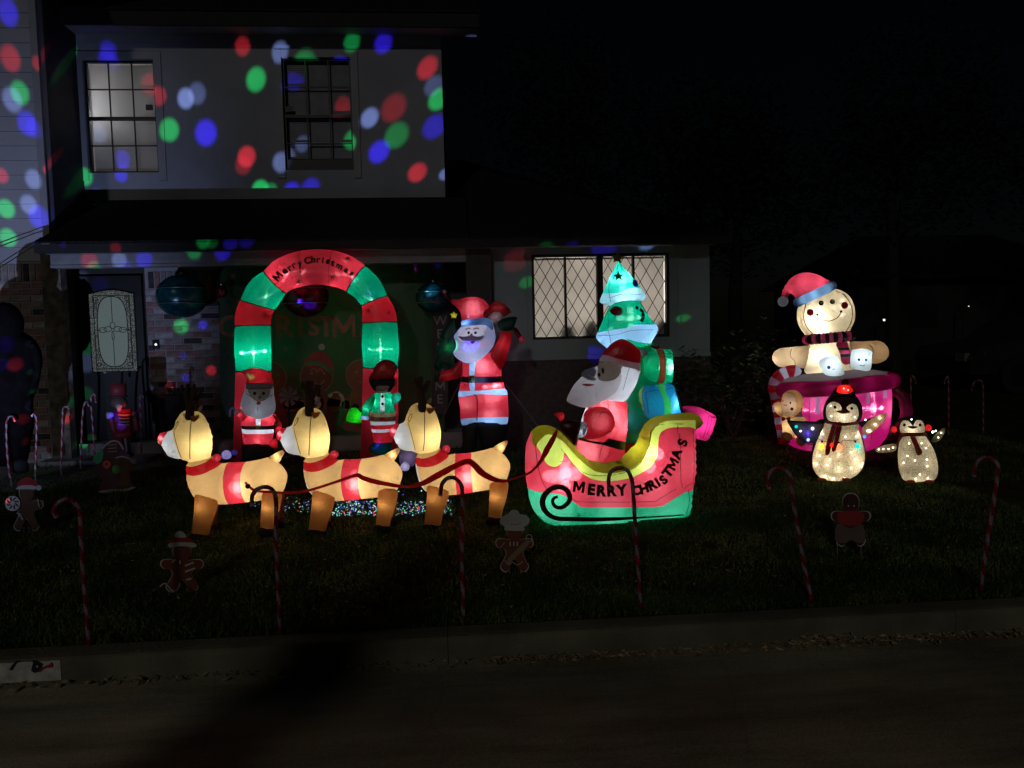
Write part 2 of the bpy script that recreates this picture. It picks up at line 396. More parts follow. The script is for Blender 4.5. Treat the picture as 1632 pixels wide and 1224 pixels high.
def lathe(F, name, mat, prof, y0=0.0, parent=None, n=28, caps=True, sx=1.0, ringx=None):
    """prof: list of (px centre x, py, half width px)"""
    V = []; FF = []; k = F.k(y0)
    for cx, cy, hw in prof:
        u, v = F.uv(cx, cy, y0)
        for j in range(n):
            t = 2*math.pi*j/n; V.append((u+hw*k*math.cos(t), y0+hw*k*sx*math.sin(t), v))
    m = len(prof)
    for i in range(m-1):
        for j in range(n): FF.append((i*n+j, i*n+(j+1) % n, (i+1)*n+(j+1) % n, (i+1)*n+j))
    if caps: FF += [tuple(range(n))[::-1], tuple(range((m-1)*n, m*n))]
    return mesh(name, V, FF, mat, parent or F.e, True)
LAMPK = 2.3
def lamp(F, px, py, y, power, col=(.85, .95, 1.0), r=.02):
    l = bpy.data.lights.new('led_or_fill_lamp', 'POINT'); l.energy = power*LAMPK; l.color = col; l.shadow_soft_size = r  # LEDs inside the cloth, plus added fill lamps that brighten single parts
    o = bpy.data.objects.new('led_or_fill_lamp', l); COL.objects.link(o); o.parent = F.e; o.location = F.loc(px, py, y); return o

_GL = {}
def glyph(ch, bold=.0):
    if (ch, bold) in _GL: return _GL[(ch, bold)]
    if ch == 'M':      # the font's own M folds over itself when emboldened
        t = .09+bold*1.3; P = [(0, 0), (0, .72), (t*1.15, .72), (.37, .36), (.74-t*1.15, .72), (.74, .72), (.74, 0), (.74-t, 0), (.74-t, .42), (.37+t*.35, .13), (.37-t*.35, .13), (t, .42), (t, 0)]
        T = delaunay_2d_cdt([Vector(a) for a in P], [(i, (i+1) % 13) for i in range(13)], [], 0, 1e-7); V = np.array([tuple(v) for v in T[0]]); F_ = [tuple(f) for f in T[2] if inside(V[list(f)].mean(0)[None], np.array(P))[0]]
        V[:, 0] -= .37; _GL[(ch, bold)] = (V, F_); return V, F_
    cu = bpy.data.curves.new('glyph', 'FONT'); cu.body = ch; cu.offset = bold; cu.resolution_u = 3; cu.fill_mode = 'FRONT'
    o = bpy.data.objects.new('glyph', cu); COL.objects.link(o)
    dg = bpy.context.evaluated_depsgraph_get(); me = bpy.data.meshes.new_from_object(o.evaluated_get(dg))
    V = np.array([v.co[:2] for v in me.vertices]); F_ = [tuple(p.vertices) for p in me.polygons]
    bpy.data.objects.remove(o); bpy.data.meshes.remove(me); bpy.data.curves.remove(cu)
    V[:, 0] -= (V[:, 0].min()+V[:, 0].max())/2
    _GL[(ch, bold)] = (V, F_); return V, F_
def letter(F, ch, px, py, hpx, rot, surf, mat, parent=None, bold=.03, sx=1.0, eps=.004, y=None, name='letter'):
    """one printed letter centred on (px, py); rot in degrees, counter-clockwise in the picture"""
    V, FF = glyph(ch, bold); V = V.copy(); gh = V[:, 1].max()-V[:, 1].min(); V[:, 1] -= (V[:, 1].max()+V[:, 1].min())/2; yy = y if y is not None else (surf.y0 if isinstance(surf, Surf) else 0.0)
    if surf is not None: yy = float(surf_y(surf, np.array([F.uv(px, py, yy)]))[0])
    k = F.k(yy)*hpx/gh; c, s = math.cos(R_(rot)), math.sin(R_(rot)); u, v = F.uv(px, py, yy)
    X = V[:, 0]*sx*k; Z = V[:, 1]*k; q = np.column_stack([u+X*c-Z*s, v+X*s+Z*c])
    ys = surf_y(surf, q)-eps if surf is not None else np.full(len(q), yy-eps)
    n = len(q); VV = [(a[0], y_, a[1]) for a, y_ in zip(q, ys)]+[(a[0], y_+.002, a[1]) for a, y_ in zip(q, ys)]
    ec = {}
    for f in FF:
        for a, b in zip(f, f[1:]+f[:1]): ec[(a, b)] = 1
    G = list(FF)+[tuple(i+n for i in f)[::-1] for f in FF]+[(b, a, a+n, b+n) for a, b in ec if (b, a) not in ec]
    return mesh(name, VV, G, mat, parent or F.e)
# ================================================================== ground
def zlawn(x, y): return lawn_z(y)+.012*noise.noise(Vector((x*.7, y*.7, 0)))*(1 if y > 3.9 else 0)
KY0, KY1 = 3.63, 3.76
asph = solid('street_concrete', (.40, .355, .24), rough=.85, spec=.15, var=.35, scale=.9, bump=.25, bscale=170, dist=.006)
nt = asph.node_tree; pb = [n for n in nt.nodes if n.type == 'BSDF_PRINCIPLED'][0]; src = pb.inputs['Base Color'].links[0].from_socket
tc = N(nt, 'ShaderNodeTexCoord'); mp = N(nt, 'ShaderNodeMapping'); mp.inputs['Scale'].default_value = (.5, 3.2, 1); L(nt, tc.outputs['Object'], mp.inputs[0]); n1 = N(nt, 'ShaderNodeTexNoise', i_Scale=1.3, i_Detail=7.0, i_Roughness=.7); L(nt, mp.outputs[0], n1.inputs['Vector'])
r1 = N(nt, 'ShaderNodeMapRange', i_1=.35, i_2=.68, i_3=.62, i_4=1.25); L(nt, n1.outputs[0], r1.inputs[0])
nw = N(nt, 'ShaderNodeTexNoise', i_Scale=3.0, i_Detail=4.0); L(nt, tc.outputs['Object'], nw.inputs['Vector']); mxv = N(nt, 'ShaderNodeMixRGB'); mxv.inputs[0].default_value = .12; L(nt, tc.outputs['Object'], mxv.inputs[1]); L(nt, nw.outputs['Color'], mxv.inputs[2])
vc = N(nt, 'ShaderNodeTexVoronoi', i_Scale=.75, feature='DISTANCE_TO_EDGE'); L(nt, mxv.outputs[0], vc.inputs['Vector']); r2 = N(nt, 'ShaderNodeMapRange', i_1=.0, i_2=.004, i_3=.8, i_4=1.0); L(nt, vc.outputs[0], r2.inputs[0])
ng = N(nt, 'ShaderNodeTexNoise', i_Scale=140.0, i_Detail=2.0); L(nt, tc.outputs['Object'], ng.inputs['Vector']); r3 = N(nt, 'ShaderNodeMapRange', i_1=.3, i_2=.7, i_3=.7, i_4=1.3); L(nt, ng.outputs[0], r3.inputs[0])
m1 = N(nt, 'ShaderNodeMath', operation='MULTIPLY'); L(nt, r1.outputs[0], m1.inputs[0]); L(nt, r2.outputs[0], m1.inputs[1]); m2 = N(nt, 'ShaderNodeMath', operation='MULTIPLY'); L(nt, m1.outputs[0], m2.inputs[0]); L(nt, r3.outputs[0], m2.inputs[1])
sv = N(nt, 'ShaderNodeVectorMath', operation='SCALE'); L(nt, src, sv.inputs[0]); L(nt, m2.outputs[0], sv.inputs['Scale']); L(nt, sv.outputs[0], pb.inputs['Base Color'])
# street: one large sheet with slight joints
V = []; Fq = []
xs = [-60, -20]+[x*.8 for x in range(-9, 12)]+[25, 70]; ys = [-40, -12, -5, -2, 0, 1, 1.7, 2.2, 2.6, 3.0, 3.35, KY0]
for y in ys:
    for x in xs: V.append((x, y, -.018*max(0, (y-1.5))/2.1 if y > 1.5 else 0))
for j in range(len(ys)-1):
    for i in range(len(xs)-1): a = j*len(xs)+i; Fq.append((a, a+1, a+len(xs)+1, a+len(xs)))
tag(mesh('road', V, Fq, asph), kind='structure')
tag(MB().box(-60, 70, -46, -40, -.3, .1).build('far_verge', solid('verge', (.03, .04, .015))), kind='structure')
# kerb stones with rounded nose, joints between
kerb = empty('kerb', (0, KY0, 0), kind='structure')
kmat = solid('kerb_concrete', (.15, .14, .095), rough=.9, spec=.1, var=.35, scale=3, bump=.5, bscale=50, dist=.015)
prof = [(.0, -.05), (.0, .09), (.003, .108), (.012, .116), (.04, .12), (KY1-KY0, .122), (KY1-KY0, -.05)]
x = -9.0; i = 0
kcols = 0
while x < 12:
    ln = 2.9+.3*math.sin(i*1.7); a, b = x+.0015, x+ln-.0015
    V = [(xx, p[0], p[1]) for xx in (a, b) for p in prof]; n = len(prof)
    FF = [(j, j+1, n+j+1, n+j) for j in range(n-1)]+[(n-1, 0, n, 2*n-1), tuple(range(n)), tuple(range(n, 2*n))[::-1]]
    mesh('kerb_stone', V, FF, kmat, kerb); x += ln; i += 1
# lawn sheet
lmat = solid('lawn_soil', (.028, .034, .012), rough=.95, spec=.05, var=.5, scale=5, bump=.8, bscale=30, dist=.03)
V = []; Fq = []; xs = [-40, -20, -12]+[x*.4 for x in range(-20, 36)]+[20, 32, 60]; ys = [KY1+.001]+[3.9+.3*i for i in range(30)]+[14, 20, 45, 90]
for y in ys:
    for x in xs: V.append((x, y, zlawn(x, min(y, 14))-.002 if y > 3.8 else .118))
for j in range(len(ys)-1):
    for i in range(len(xs)-1): a = j*len(xs)+i; Fq.append((a, a+1, a+len(xs)+1, a+len(xs)))
tag(mesh('lawn', V, Fq, lmat, None, True), kind='structure')
# front walk and porch slab
walk = solid('walk_concrete', (.17, .17, .19), rough=.8, var=.25, scale=3)
gz = lambda y: lawn_z(y)+.012
def strip(name, pts, mat, kind='structure'):
    P = [ground(*p) for p in pts]; V = [(p[0], p[1], gz(p[1])) for p in P]+[(p[0], p[1], gz(p[1])-.06) for p in P]; n = len(P)
    FF = [tuple(range(n))[::-1], tuple(range(n, 2*n))]+[(i, (i+1) % n, n+(i+1) % n, n+i) for i in range(n)]
    return tag(mesh(name, V, FF, mat), kind=kind)
strip('front_walk', [(-120, 800), (90, 775), (200, 752), (300, 738), (470, 730), (470, 718), (300, 722), (180, 728), (40, 738), (-120, 748)][::-1], walk)
# grass blades
def grass():
    A = [];
    def patchg(n, x0, x1, y0, y1, h0, h1):
        X = rng.uniform(x0, x1, n); Y = rng.uniform(y0, y1, n); 
        cl = np.sin(X*5.1+np.sin(Y*3.3)*2)*np.sin(Y*6.7+X*2.2); keep = rng.uniform(0, 1, n) < .62+.38*cl
        X, Y = X[keep], Y[keep]; n = len(X); Hh = rng.uniform(h0, h1, n)*(1+.25*np.sin(X*2.3)*np.cos(Y*3.1)); Hh[rng.uniform(0, 1, n) < .01] *= 1.5
        Z = .12+.03*(np.maximum(Y, 3.75)-3.75)-.01; t = rng.uniform(0, 2*np.pi, n); wd = rng.uniform(.0022, .0045, n)
        ln = rng.normal(0, .55, (n, 2))*Hh[:, None]
        p0 = np.column_stack([X-wd*np.cos(t), Y-wd*np.sin(t), Z]); p1 = np.column_stack([X+wd*np.cos(t), Y+wd*np.sin(t), Z])
        m0 = np.column_stack([X-wd*.8*np.cos(t)+ln[:, 0]*.35, Y-wd*.8*np.sin(t)+ln[:, 1]*.35, Z+Hh*.6]); m1 = m0+(p1-p0)*.8
        tp = np.column_stack([X+ln[:, 0], Y+ln[:, 1], Z+Hh])
        A.append(np.stack([p0, p1, m1, m0, tp], 1))
    patchg(120000, -3.6, 4.3, 3.78, 6.3, .022, .055); patchg(110000, -4.6, 6.2, 6.3, 8.9, .025, .06); patchg(26000, -3.6, 4.4, 3.77, 3.98, .03, .075)
    P = np.concatenate(A); n = len(P); me = bpy.data.meshes.new('lawn_grass')
    me.vertices.add(n*5); me.vertices.foreach_set('co', P.reshape(-1)); b = (np.arange(n)*5)[:, None]
    idx = np.column_stack([b+0, b+1, b+2, b+3, b+3, b+2, b+4]).reshape(-1)
    me.loops.add(len(idx)); me.loops.foreach_set('vertex_index', idx.astype(np.int32))
    me.polygons.add(2*n); ls = (np.arange(n)*7)[:, None]; me.polygons.foreach_set('loop_start', np.column_stack([ls, ls+4]).reshape(-1).astype(np.int32))
    me.update(calc_edges=True); me.validate()
    m, nt = new_mat('grass_blade'); tc = N(nt, 'ShaderNodeTexCoord'); nz = N(nt, 'ShaderNodeTexNoise', i_Scale=2.2, i_Detail=8.0); L(nt, tc.outputs['Object'], nz.inputs['Vector'])
    n2 = N(nt, 'ShaderNodeTexNoise', i_Scale=60.0, i_Detail=1.0); L(nt, tc.outputs['Object'], n2.inputs['Vector'])
    ad = N(nt, 'ShaderNodeMath', operation='ADD'); L(nt, nz.outputs[0], ad.inputs[0]); L(nt, n2.outputs[0], ad.inputs[1])
    cr = N(nt, 'ShaderNodeValToRGB')
    dv = N(nt, 'ShaderNodeMath', operation='MULTIPLY'); dv.inputs[1].default_value = .5; L(nt, ad.outputs[0], dv.inputs[0]); L(nt, dv.outputs[0], cr.inputs[0])
    e = cr.color_ramp.elements; e[0].position = .36; e[0].color = (.020, .045, .010, 1); e[1].position = .62; e[1].color = (.20, .24, .09, 1); x = e.new(.5); x.color = (.048, .088, .02, 1)
    p = N(nt, 'ShaderNodeBsdfPrincipled', i_Roughness=.6); p.inputs['Specular IOR Level'].default_value = .25; L(nt, cr.outputs[0], p.inputs['Base Color'])
    t = N(nt, 'ShaderNodeBsdfTranslucent'); L(nt, cr.outputs[0], t.inputs[0]); mx = N(nt, 'ShaderNodeMixShader'); mx.inputs[0].default_value = .3
    L(nt, p.outputs[0], mx.inputs[1]); L(nt, t.outputs[0], mx.inputs[2]); o = N(nt, 'ShaderNodeOutputMaterial'); L(nt, mx.outputs[0], o.inputs[0])
    tag(link('lawn_grass', me, m), kind='stuff')
grass()
# leaves along the gutter and a few strewn on grass and road
def leaves():
    V = []; FF = []; r = random.Random(3)
    def leaf(x, y, z, s):
        a = r.uniform(0, 6.28); t = r.uniform(-.7, .7); d = Vector((math.cos(a), math.sin(a), t*.5)).normalized(); q = Vector((-math.sin(a), math.cos(a), r.uniform(-.6, .6))).normalized()
        c = Vector((x, y, z)); up = d.cross(q).normalized(); n = len(V); wv = s*r.uniform(.25, .45); cu = s*r.uniform(.1, .4)
        V.extend([c-d*s, c-q*wv+up*cu*.5, c+up*cu*-.2, c+q*wv+up*cu*.5, c+d*s+up*cu]); FF.extend([(n, n+1, n+2), (n, n+2, n+3), (n+1, n+4, n+2), (n+2, n+4, n+3)])
    for _ in range(3200):
        x = r.uniform(-3, 4.2); dens = .9 if x > .1 else .16
        if x > .1: dens *= .5+.5*abs(math.sin(x*2.1)*math.cos(x*.9))+.2
        if r.random() > dens: continue
        y = KY0-.012-abs(r.gauss(0, .028)); leaf(x, y, -.015+r.uniform(0, .03), r.uniform(.010, .028))
    for _ in range(60): leaf(r.gauss(1.78, .07), KY0-.03-abs(r.gauss(0, .02)), r.uniform(0, .045), r.uniform(.014, .03))
    for _ in range(70): leaf(r.uniform(-2.6, 4), r.uniform(2.3, 3.6), -.01, r.uniform(.005, .012))
    for _ in range(420):
        x, y = r.uniform(-3.4, 4.5), 3.85+abs(r.gauss(0, 1.1)); leaf(x, y, lawn_z(y)+r.uniform(.012, .045), r.uniform(.007, .018))
    tag(mesh('fallen_leaves', V, FF, solid('dead_leaf', (.33, .25, .14), rough=.7, var=.7, scale=25)), kind='stuff')
leaves()

# painted house-number patch on the kerb
def kerb_paint():
    x0 = ground(-30, 1050, False)[0]; a = at(-30, 1045, KY0); b = at(96, 1045, KY0); 
    e = empty('kerb_paint_panel', (b[0], KY0-.004, .0), 'white painted panel on the kerb face with dark horned emblem and stroke', 'painted panel')
    wp = solid('kerb_paint', (.50, .49, .44), rough=.8, var=.3, scale=20)
    X0, X1 = a[0]-b[0], 0.0
    V = [(X0, 0, .010), (X1, 0, .010), (X1, 0, .106), (X0, 0, .106)]; V += [(v[0], .003, v[2]) for v in V]
    mesh('panel', V, [(0, 1, 2, 3), (4, 7, 6, 5), (0, 4, 5, 1), (1, 5, 6, 2), (2, 6, 7, 3), (3, 7, 4, 0)], wp, e)
    def loc(px, py): p = at(px*.92+3, 1048+(py-1040)*.78+4, KY0-.004); return (p[0]-b[0], -.003, p[2])
    def pl(name, mat, pts, y=-.003):
        V = [(lambda q: (q[0], y, q[2]))(loc(*p)) for p in pts]; n = len(V); V += [(v[0], y+.002, v[2]) for v in V]
        mesh(name, V, [tuple(range(n))[::-1], tuple(range(n, 2*n))]+[(i, (i+1) % n, n+(i+1) % n, n+i) for i in range(n)], mat, e)
    nb = solid('emblem_navy', (.006, .01, .03)); rd = solid('emblem_red', (.35, .01, .012))
    pl('stroke', nb, Q(0, 960, 4.08, [(52, 408), (70, 372), (98, 335), (126, 328), (100, 362), (76, 410)]))
    pl('emblem_horn', nb, Q(0, 960, 4.08, [(208, 415), (222, 345), (214, 326), (240, 332), (268, 340), (292, 356), (284, 384), (300, 392), (262, 420), (236, 432)]))
    pl('emblem_nose', rd, Q(0, 960, 4.08, [(258, 420), (290, 385), (318, 368), (340, 358), (352, 340), (362, 352), (364, 378), (345, 388), (322, 386), (298, 396), (272, 424)]), -.006)
    pl('emblem_star', wp, Q(0, 960, 4.08, [(246, 372), (256, 366), (262, 372), (260, 384), (250, 386)]), -.006)
kerb_paint()

# ================================================================== house
Hs = empty('house', at(500, 690, 9.6)*np.array([1, 1, 0])+np.array([0, 0, .3]), 'two storey house with pale upper wall, dark porch roof and low right wing', 'house')
HB = np.array(Hs.location)
class HM(MB):
    def build(s, name, mat=None, parent=None, smooth=False):
        s.V = [(v[0]-HB[0], v[1]-HB[1], v[2]-HB[2]) for v in s.V]; return MB.build(s, name, mat, parent or Hs, smooth)
def hbox(name, mat, parent, *a): return HM().box(*a).build(name, mat, parent)
def wall_holes(mb, x0, x1, z0, z1, y0, y1, holes):
    xs = sorted({x0, x1, *[h[0] for h in holes], *[h[1] for h in holes]}); zs = sorted({z0, z1, *[h[2] for h in holes], *[h[3] for h in holes]})
    for i in range(len(xs)-1):
        j0 = None
        for j in range(len(zs)-1):
            cx, cz = (xs[i]+xs[i+1])/2, (zs[j]+zs[j+1])/2
            if not any(h[0] < cx < h[1] and h[2] < cz < h[3] for h in holes):
                if j0 is None: j0 = j
            elif j0 is not None: mb.box(xs[i], xs[i+1], y0, y1, zs[j0], zs[j]); j0 = None
        if j0 is not None: mb.box(xs[i], xs[i+1], y0, y1, zs[j0], zs[-1])
    return mb
YU, YL, YP, YR, YE = 9.6, 8.72, 9.22, 8.66, 8.52
paint = solid('wall_paint', (.235, .25, .295), rough=.75, var=.14, scale=1.6, bump=.35, bscale=70)
siding = solid('siding_paint', (.30, .31, .36), rough=.75, var=.08, scale=2)
rpaint = solid('wing_paint', (.20, .30, .31), rough=.75, var=.06, scale=2)
trim = solid('trim_paint', (.22, .23, .26), rough=.6, var=.05)
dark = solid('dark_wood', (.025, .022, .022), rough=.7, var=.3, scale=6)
shing = solid('shingle', (.018, .018, .019), rough=.95, spec=.05, var=.5, scale=30, bump=.6, bscale=20, dist=.03)
frm = solid('window_frame', (.008, .008, .009), rough=.5)
gl = glass_mat()
# upper storey
ux0 = -4.62; ux1 = at(706, 180, YU)[0]; uz0 = at(430, 318, YU)[2]; uz1 = 5.33
W1 = rect(137, 95, 249, 275, YU); W2 = rect(452, 92, 561, 271, YU)
wall_holes(HM(), ux0, ux1, uz0, uz1, YU, YU+.14, [W1, W2]).build('upper_wall', paint)
hbox('upper_side_wall', paint, None, ux1-.14, ux1-.001, YU+.141, YU+5, 2.9, uz1)
def trimming(w, t=.09):
    x0, x1, z0, z1 = w; y = YU-.018
    hbox('window_trim', trim, None, x1+.002, x1+t, y, YU-.001, z0-.1, z1+t); hbox('window_trim', trim, None, x0-t, x0-.002, y, YU-.001, z0-.1, z1+t)
    hbox('window_trim', trim, None, x0-.001, x1+.001, y, YU-.001, z1+.002, z1+t)
trimming(W1); trimming(W2)
def sash_window(w, blind, room, power, lampx, lamp_col, black_bottom=0.0, lift=0.0):
    x0, x1, z0, z1 = w; wdt = x1-x0; h = z1-z0; y = YU+.03
    wn = HM(); t = .022
    wn.box(x0, x0+t, y, y+.05, z0, z1).box(x1-t, x1, y, y+.05, z0, z1).box(x0+t, x1-t, y, y+.05, z1-t, z1).box(x0+t, x1-t, y, y+.05, z0, z0+t+black_bottom)
    W = wn.build('window', frm)
    zm = z0+h*.49
    hbox('sash_rail', frm, W, x0+t, x1-t, y-.006, y+.045, zm-.022, zm+.016)
    xs_ = [x0+t, x0+wdt/3, x0+wdt*2/3, x1-t]; zs_ = [z0+t, z0+h*.245, zm, z0+h*.745, z1-t]
    for xx in xs_[1:3]: HM().box(xx-.007, xx+.007, y+.004, y+.02, z0+t, z1-t).build('muntin', frm, W)
    for zz in (zs_[1], zs_[3]): HM().box(x0+t, x1-t, y+.002, y+.022, zz-.007, zz+.007).build('muntin', frm, W)
    for i in range(3):
        for j in range(4): HM().box(xs_[i]+.001, xs_[i+1]-.001, y+.026, y+.029, zs_[j]+.001, zs_[j+1]-.001).build('pane', gl, W)
    if blind:
        o = HM(); z = z1-.05; 
        while z > z0+black_bottom+.03: 
            V = [(x0+.03, y+.07, z), (x1-.03, y+.07, z), (x1-.03, y+.084, z+.029), (x0+.03, y+.084, z+.029)]; o.add(V, [(0, 1, 2, 3)]); z -= .0215
        b = o.build('window_blind', blind); b['kind'] = 'stuff'
    rm = HM(); rx0, rx1, ry0, ry1, rz0, rz1 = x0-.5, x1+.5, YU+.142, YU+1.4, z0-.3, z1+.3
    rm.box(rx0, rx1, ry1, ry1+.03, rz0, rz1).box(rx0-.03, rx0, ry0, ry1, rz0, rz1).box(rx1, rx1+.03, ry0, ry1, rz0, rz1).box(rx0, rx1, ry0, ry1, rz0-.03, rz0).box(rx0, rx1, ry0, ry1, rz1, rz1+.03)
    rm.build('room_behind_window', room)
    if power:
        l = bpy.data.lights.new('room_lamp', 'POINT'); l.energy = power; l.color = lamp_col; l.shadow_soft_size = .06
        q = bpy.data.objects.new('room_lamp', l); COL.objects.link(q); q.location = (x0+wdt*lampx, YU+.45, z0+h*.6)
blindm = fab('blind_slat', (.62, .60, .58), tr=.45, wr=.05); blindd = solid('blind_closed', (.30, .31, .36), rough=.6)
roomm = solid('room_wall', (.5, .47, .43), rough=.9)
sash_window(W1, blindm, roomm, 10, .02, (.93, .95, 1.0), .0)
sash_window(W2, blindd, roomm, .0, .5, (1, 1, 1), .115)
# window latch blocks
for w_, fx in ((W1, .9), (W2, .07)):
    x = w_[0]+(w_[1]-w_[0])*fx; z = w_[2]+(w_[3]-w_[2])*(.585 if fx > .5 else .55); hbox('window_latch', frm, None, x-.04, x+.04, YU+.012, YU+.028, z-.035, z+.03)
# upper eave: soffit, fascia and roof
fasc = solid('dark_fascia', (.012, .012, .013), rough=.8)
ex1 = at(762, 80, YU-.3)[0]
hbox('eave_soffit', solid('soffit', (.2, .2, .23)), None, -5.2, ex1, YU-.30, YU-.001, uz1-.045, uz1-.02)
hbox('eave_fascia', fasc, None, -5.3, ex1+.02, YU-.34, YU-.301, uz1-.06, uz1+.14)
hbox('frieze_board', trim, None, ux0+.3, ux1, YU-.022, YU-.001, uz1-.16, uz1-.047)
HM().add([(-5.3, YU-.36, uz1+.13), (ex1+.03, YU-.36, uz1+.13), (ex1+.03, YU+3.2, uz1+1.9), (-5.3, YU+3.2, uz1+1.9), (-5.3, YU-.36, uz1+.10), (ex1+.03, YU-.36, uz1+.10), (ex1+.03, YU+3.2, uz1+1.86), (-5.3, YU+3.2, uz1+1.86)],
        [(0, 1, 2, 3), (7, 6, 5, 4), (0, 4, 5, 1), (1, 5, 6, 2), (2, 6, 7, 3), (3, 7, 4, 0)]).build('roof', shing)
# left wing: front wall (siding over brick), side wall
lx1 = at(74, 300, YL)[0]; zb = at(30, 420, YL)[2]
hbox('left_wing_wall', siding, None, -9.0, lx1, YL, YL+.14, zb, 6.2)
z = zb+.02; LW = bpy.data.objects['left_wing_wall']
while z < 6.0:
    V = [(-9.0, YL-.016, z), (lx1, YL-.016, z), (lx1, YL-.005, z+.152), (-9.0, YL-.005, z+.152)]; V += [(a_, YL-.001, c_) for a_, b_, c_ in V]
    HM().add(V, [(0, 1, 2, 3), (0, 4, 5, 1), (1, 5, 6, 2), (2, 6, 7, 3), (3, 7, 4, 0)]).build('siding_board', siding, LW); z += .156
hbox('corner_board', trim, None, lx1-.06, lx1+.015, YL-.03, YL-.013, zb+.02, 6.2)
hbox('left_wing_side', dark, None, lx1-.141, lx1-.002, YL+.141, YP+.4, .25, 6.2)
hbox('left_wing_fascia', fasc, None, -9.2, lx1+.28, YL-.42, YL-.36, 5.50, 5.72)
HM().add([(-9.2, YL-.45, 5.70), (lx1+.3, YL-.45, 5.70), (lx1+.3, YL+4, 7.8), (-9.2, YL+4, 7.8), (-9.2, YL-.45, 5.67), (lx1+.3, YL-.45, 5.67), (lx1+.3, YL+4, 7.76), (-9.2, YL+4, 7.76)],
        [(0, 1, 2, 3), (7, 6, 5, 4), (0, 4, 5, 1), (1, 5, 6, 2), (2, 6, 7, 3), (3, 7, 4, 0)]).build('roof', shing)
hbox('left_wing_soffit', trim, None, -9.2, lx1+.28, YL-.36, YL-.001, 5.46, 5.49)
# bricks
bmats = [solid('brick_%s' % n, c, rough=.9, spec=.1, var=.35, scale=14, bump=.5, bscale=60) for n, c in
         (('buff', (.20, .17, .165)), ('rose', (.20, .125, .115)), ('pale', (.30, .28, .28)), ('dark', (.05, .045, .05)))]
mort = solid('mortar', (.24, .24, .26), rough=.95)
bmesh_ = {}
def brick_mesh(l, h, d, k):
    key = (round(l, 3), round(h, 3), k)
    if key in bmesh_: return bmesh_[key]
    mb = MB(); e = .004
    V = [(-l/2, 0, -h/2), (l/2, 0, -h/2), (l/2, 0, h/2), (-l/2, 0, h/2)]; Vf = [(-l/2+e, -d, -h/2+e), (l/2-e, -d, -h/2+e), (l/2-e, -d, h/2-e), (-l/2+e, -d, h/2-e)]
    mb.add(V+Vf, [(4, 5, 6, 7), (0, 1, 5, 4), (1, 2, 6, 5), (2, 3, 7, 6), (3, 0, 4, 7)])
    me = bpy.data.meshes.new('brick'); me.from_pydata(mb.V, [], mb.F); me.materials.append(bmats[k]); bmesh_[key] = me; return me
br = random.Random(5)
def brick_field(parent, x0, x1, z0, z1, Y, soldier=True):
    bl, bh, g = .205, .062, .011; z = z1
    if soldier:
        x = x1-.033
        while x > x0: o = link('brick', brick_mesh(.062, .195, .012, br.choice([0, 0, 1, 3])), None, parent); o.location = (x-HB[0], Y-HB[1], z-.10-HB[2]); x -= .073
        z -= .21
    r = 0
    while z-bh > z0:
        x = x1
        if r % 2: ln = bl/2-.005
        else: ln = bl
        while x-.03 > x0:
            l_ = min(ln, x-x0); 
            o = link('brick', brick_mesh(l_, bh, .012, br.choice([0, 0, 1, 1, 2, 3])), None, parent); o.location = (x-l_/2-HB[0], Y-HB[1]+br.uniform(0, .003), z-bh/2-HB[2])
            x -= l_+g; ln = bl
        z -= bh+g; r += 1
lb0 = at(-14, 560, YL)[0]
bw = hbox('left_brick_wall', mort, None, -9.0, lx1-.02, YL+.002, YL+.139, .2, zb)
brick_field(bw, lb0, lx1-.02, .28, zb, YL+.001)
# porch recess: door wall and brick wall
pz = at(180, 706, 8.9)[2]; dx0, dx1, dz0, dz1 = rect(118, 440, 232, 690, YP); dz0 = pz
px0 = at(237, 560, YP)[0]; px1 = at(352, 560, YP)[0]; ptop = 2.72
hbox('porch_floor', walk, None, lx1, at(800, 700, 9.0)[0], YE+.35, YP+.14, .15, pz) 
hbox('porch_step', walk, None, at(60, 700, 8.5)[0], at(235, 700, 8.5)[0], YE-.05, YE+.348, .15, pz-.13)
bw2 = hbox('porch_brick_wall', mort, None, px0, px1, YP, YP+.14, pz, ptop)
brick_field(bw2, px0+.004, px1, pz, at(290, 432, YP)[2], YP-.001)
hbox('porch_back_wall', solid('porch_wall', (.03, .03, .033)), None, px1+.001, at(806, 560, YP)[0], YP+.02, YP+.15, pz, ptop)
hbox('door_surround', dark, None, lx1-.001, px0-.001, YP+.05, YP+.16, pz, ptop)
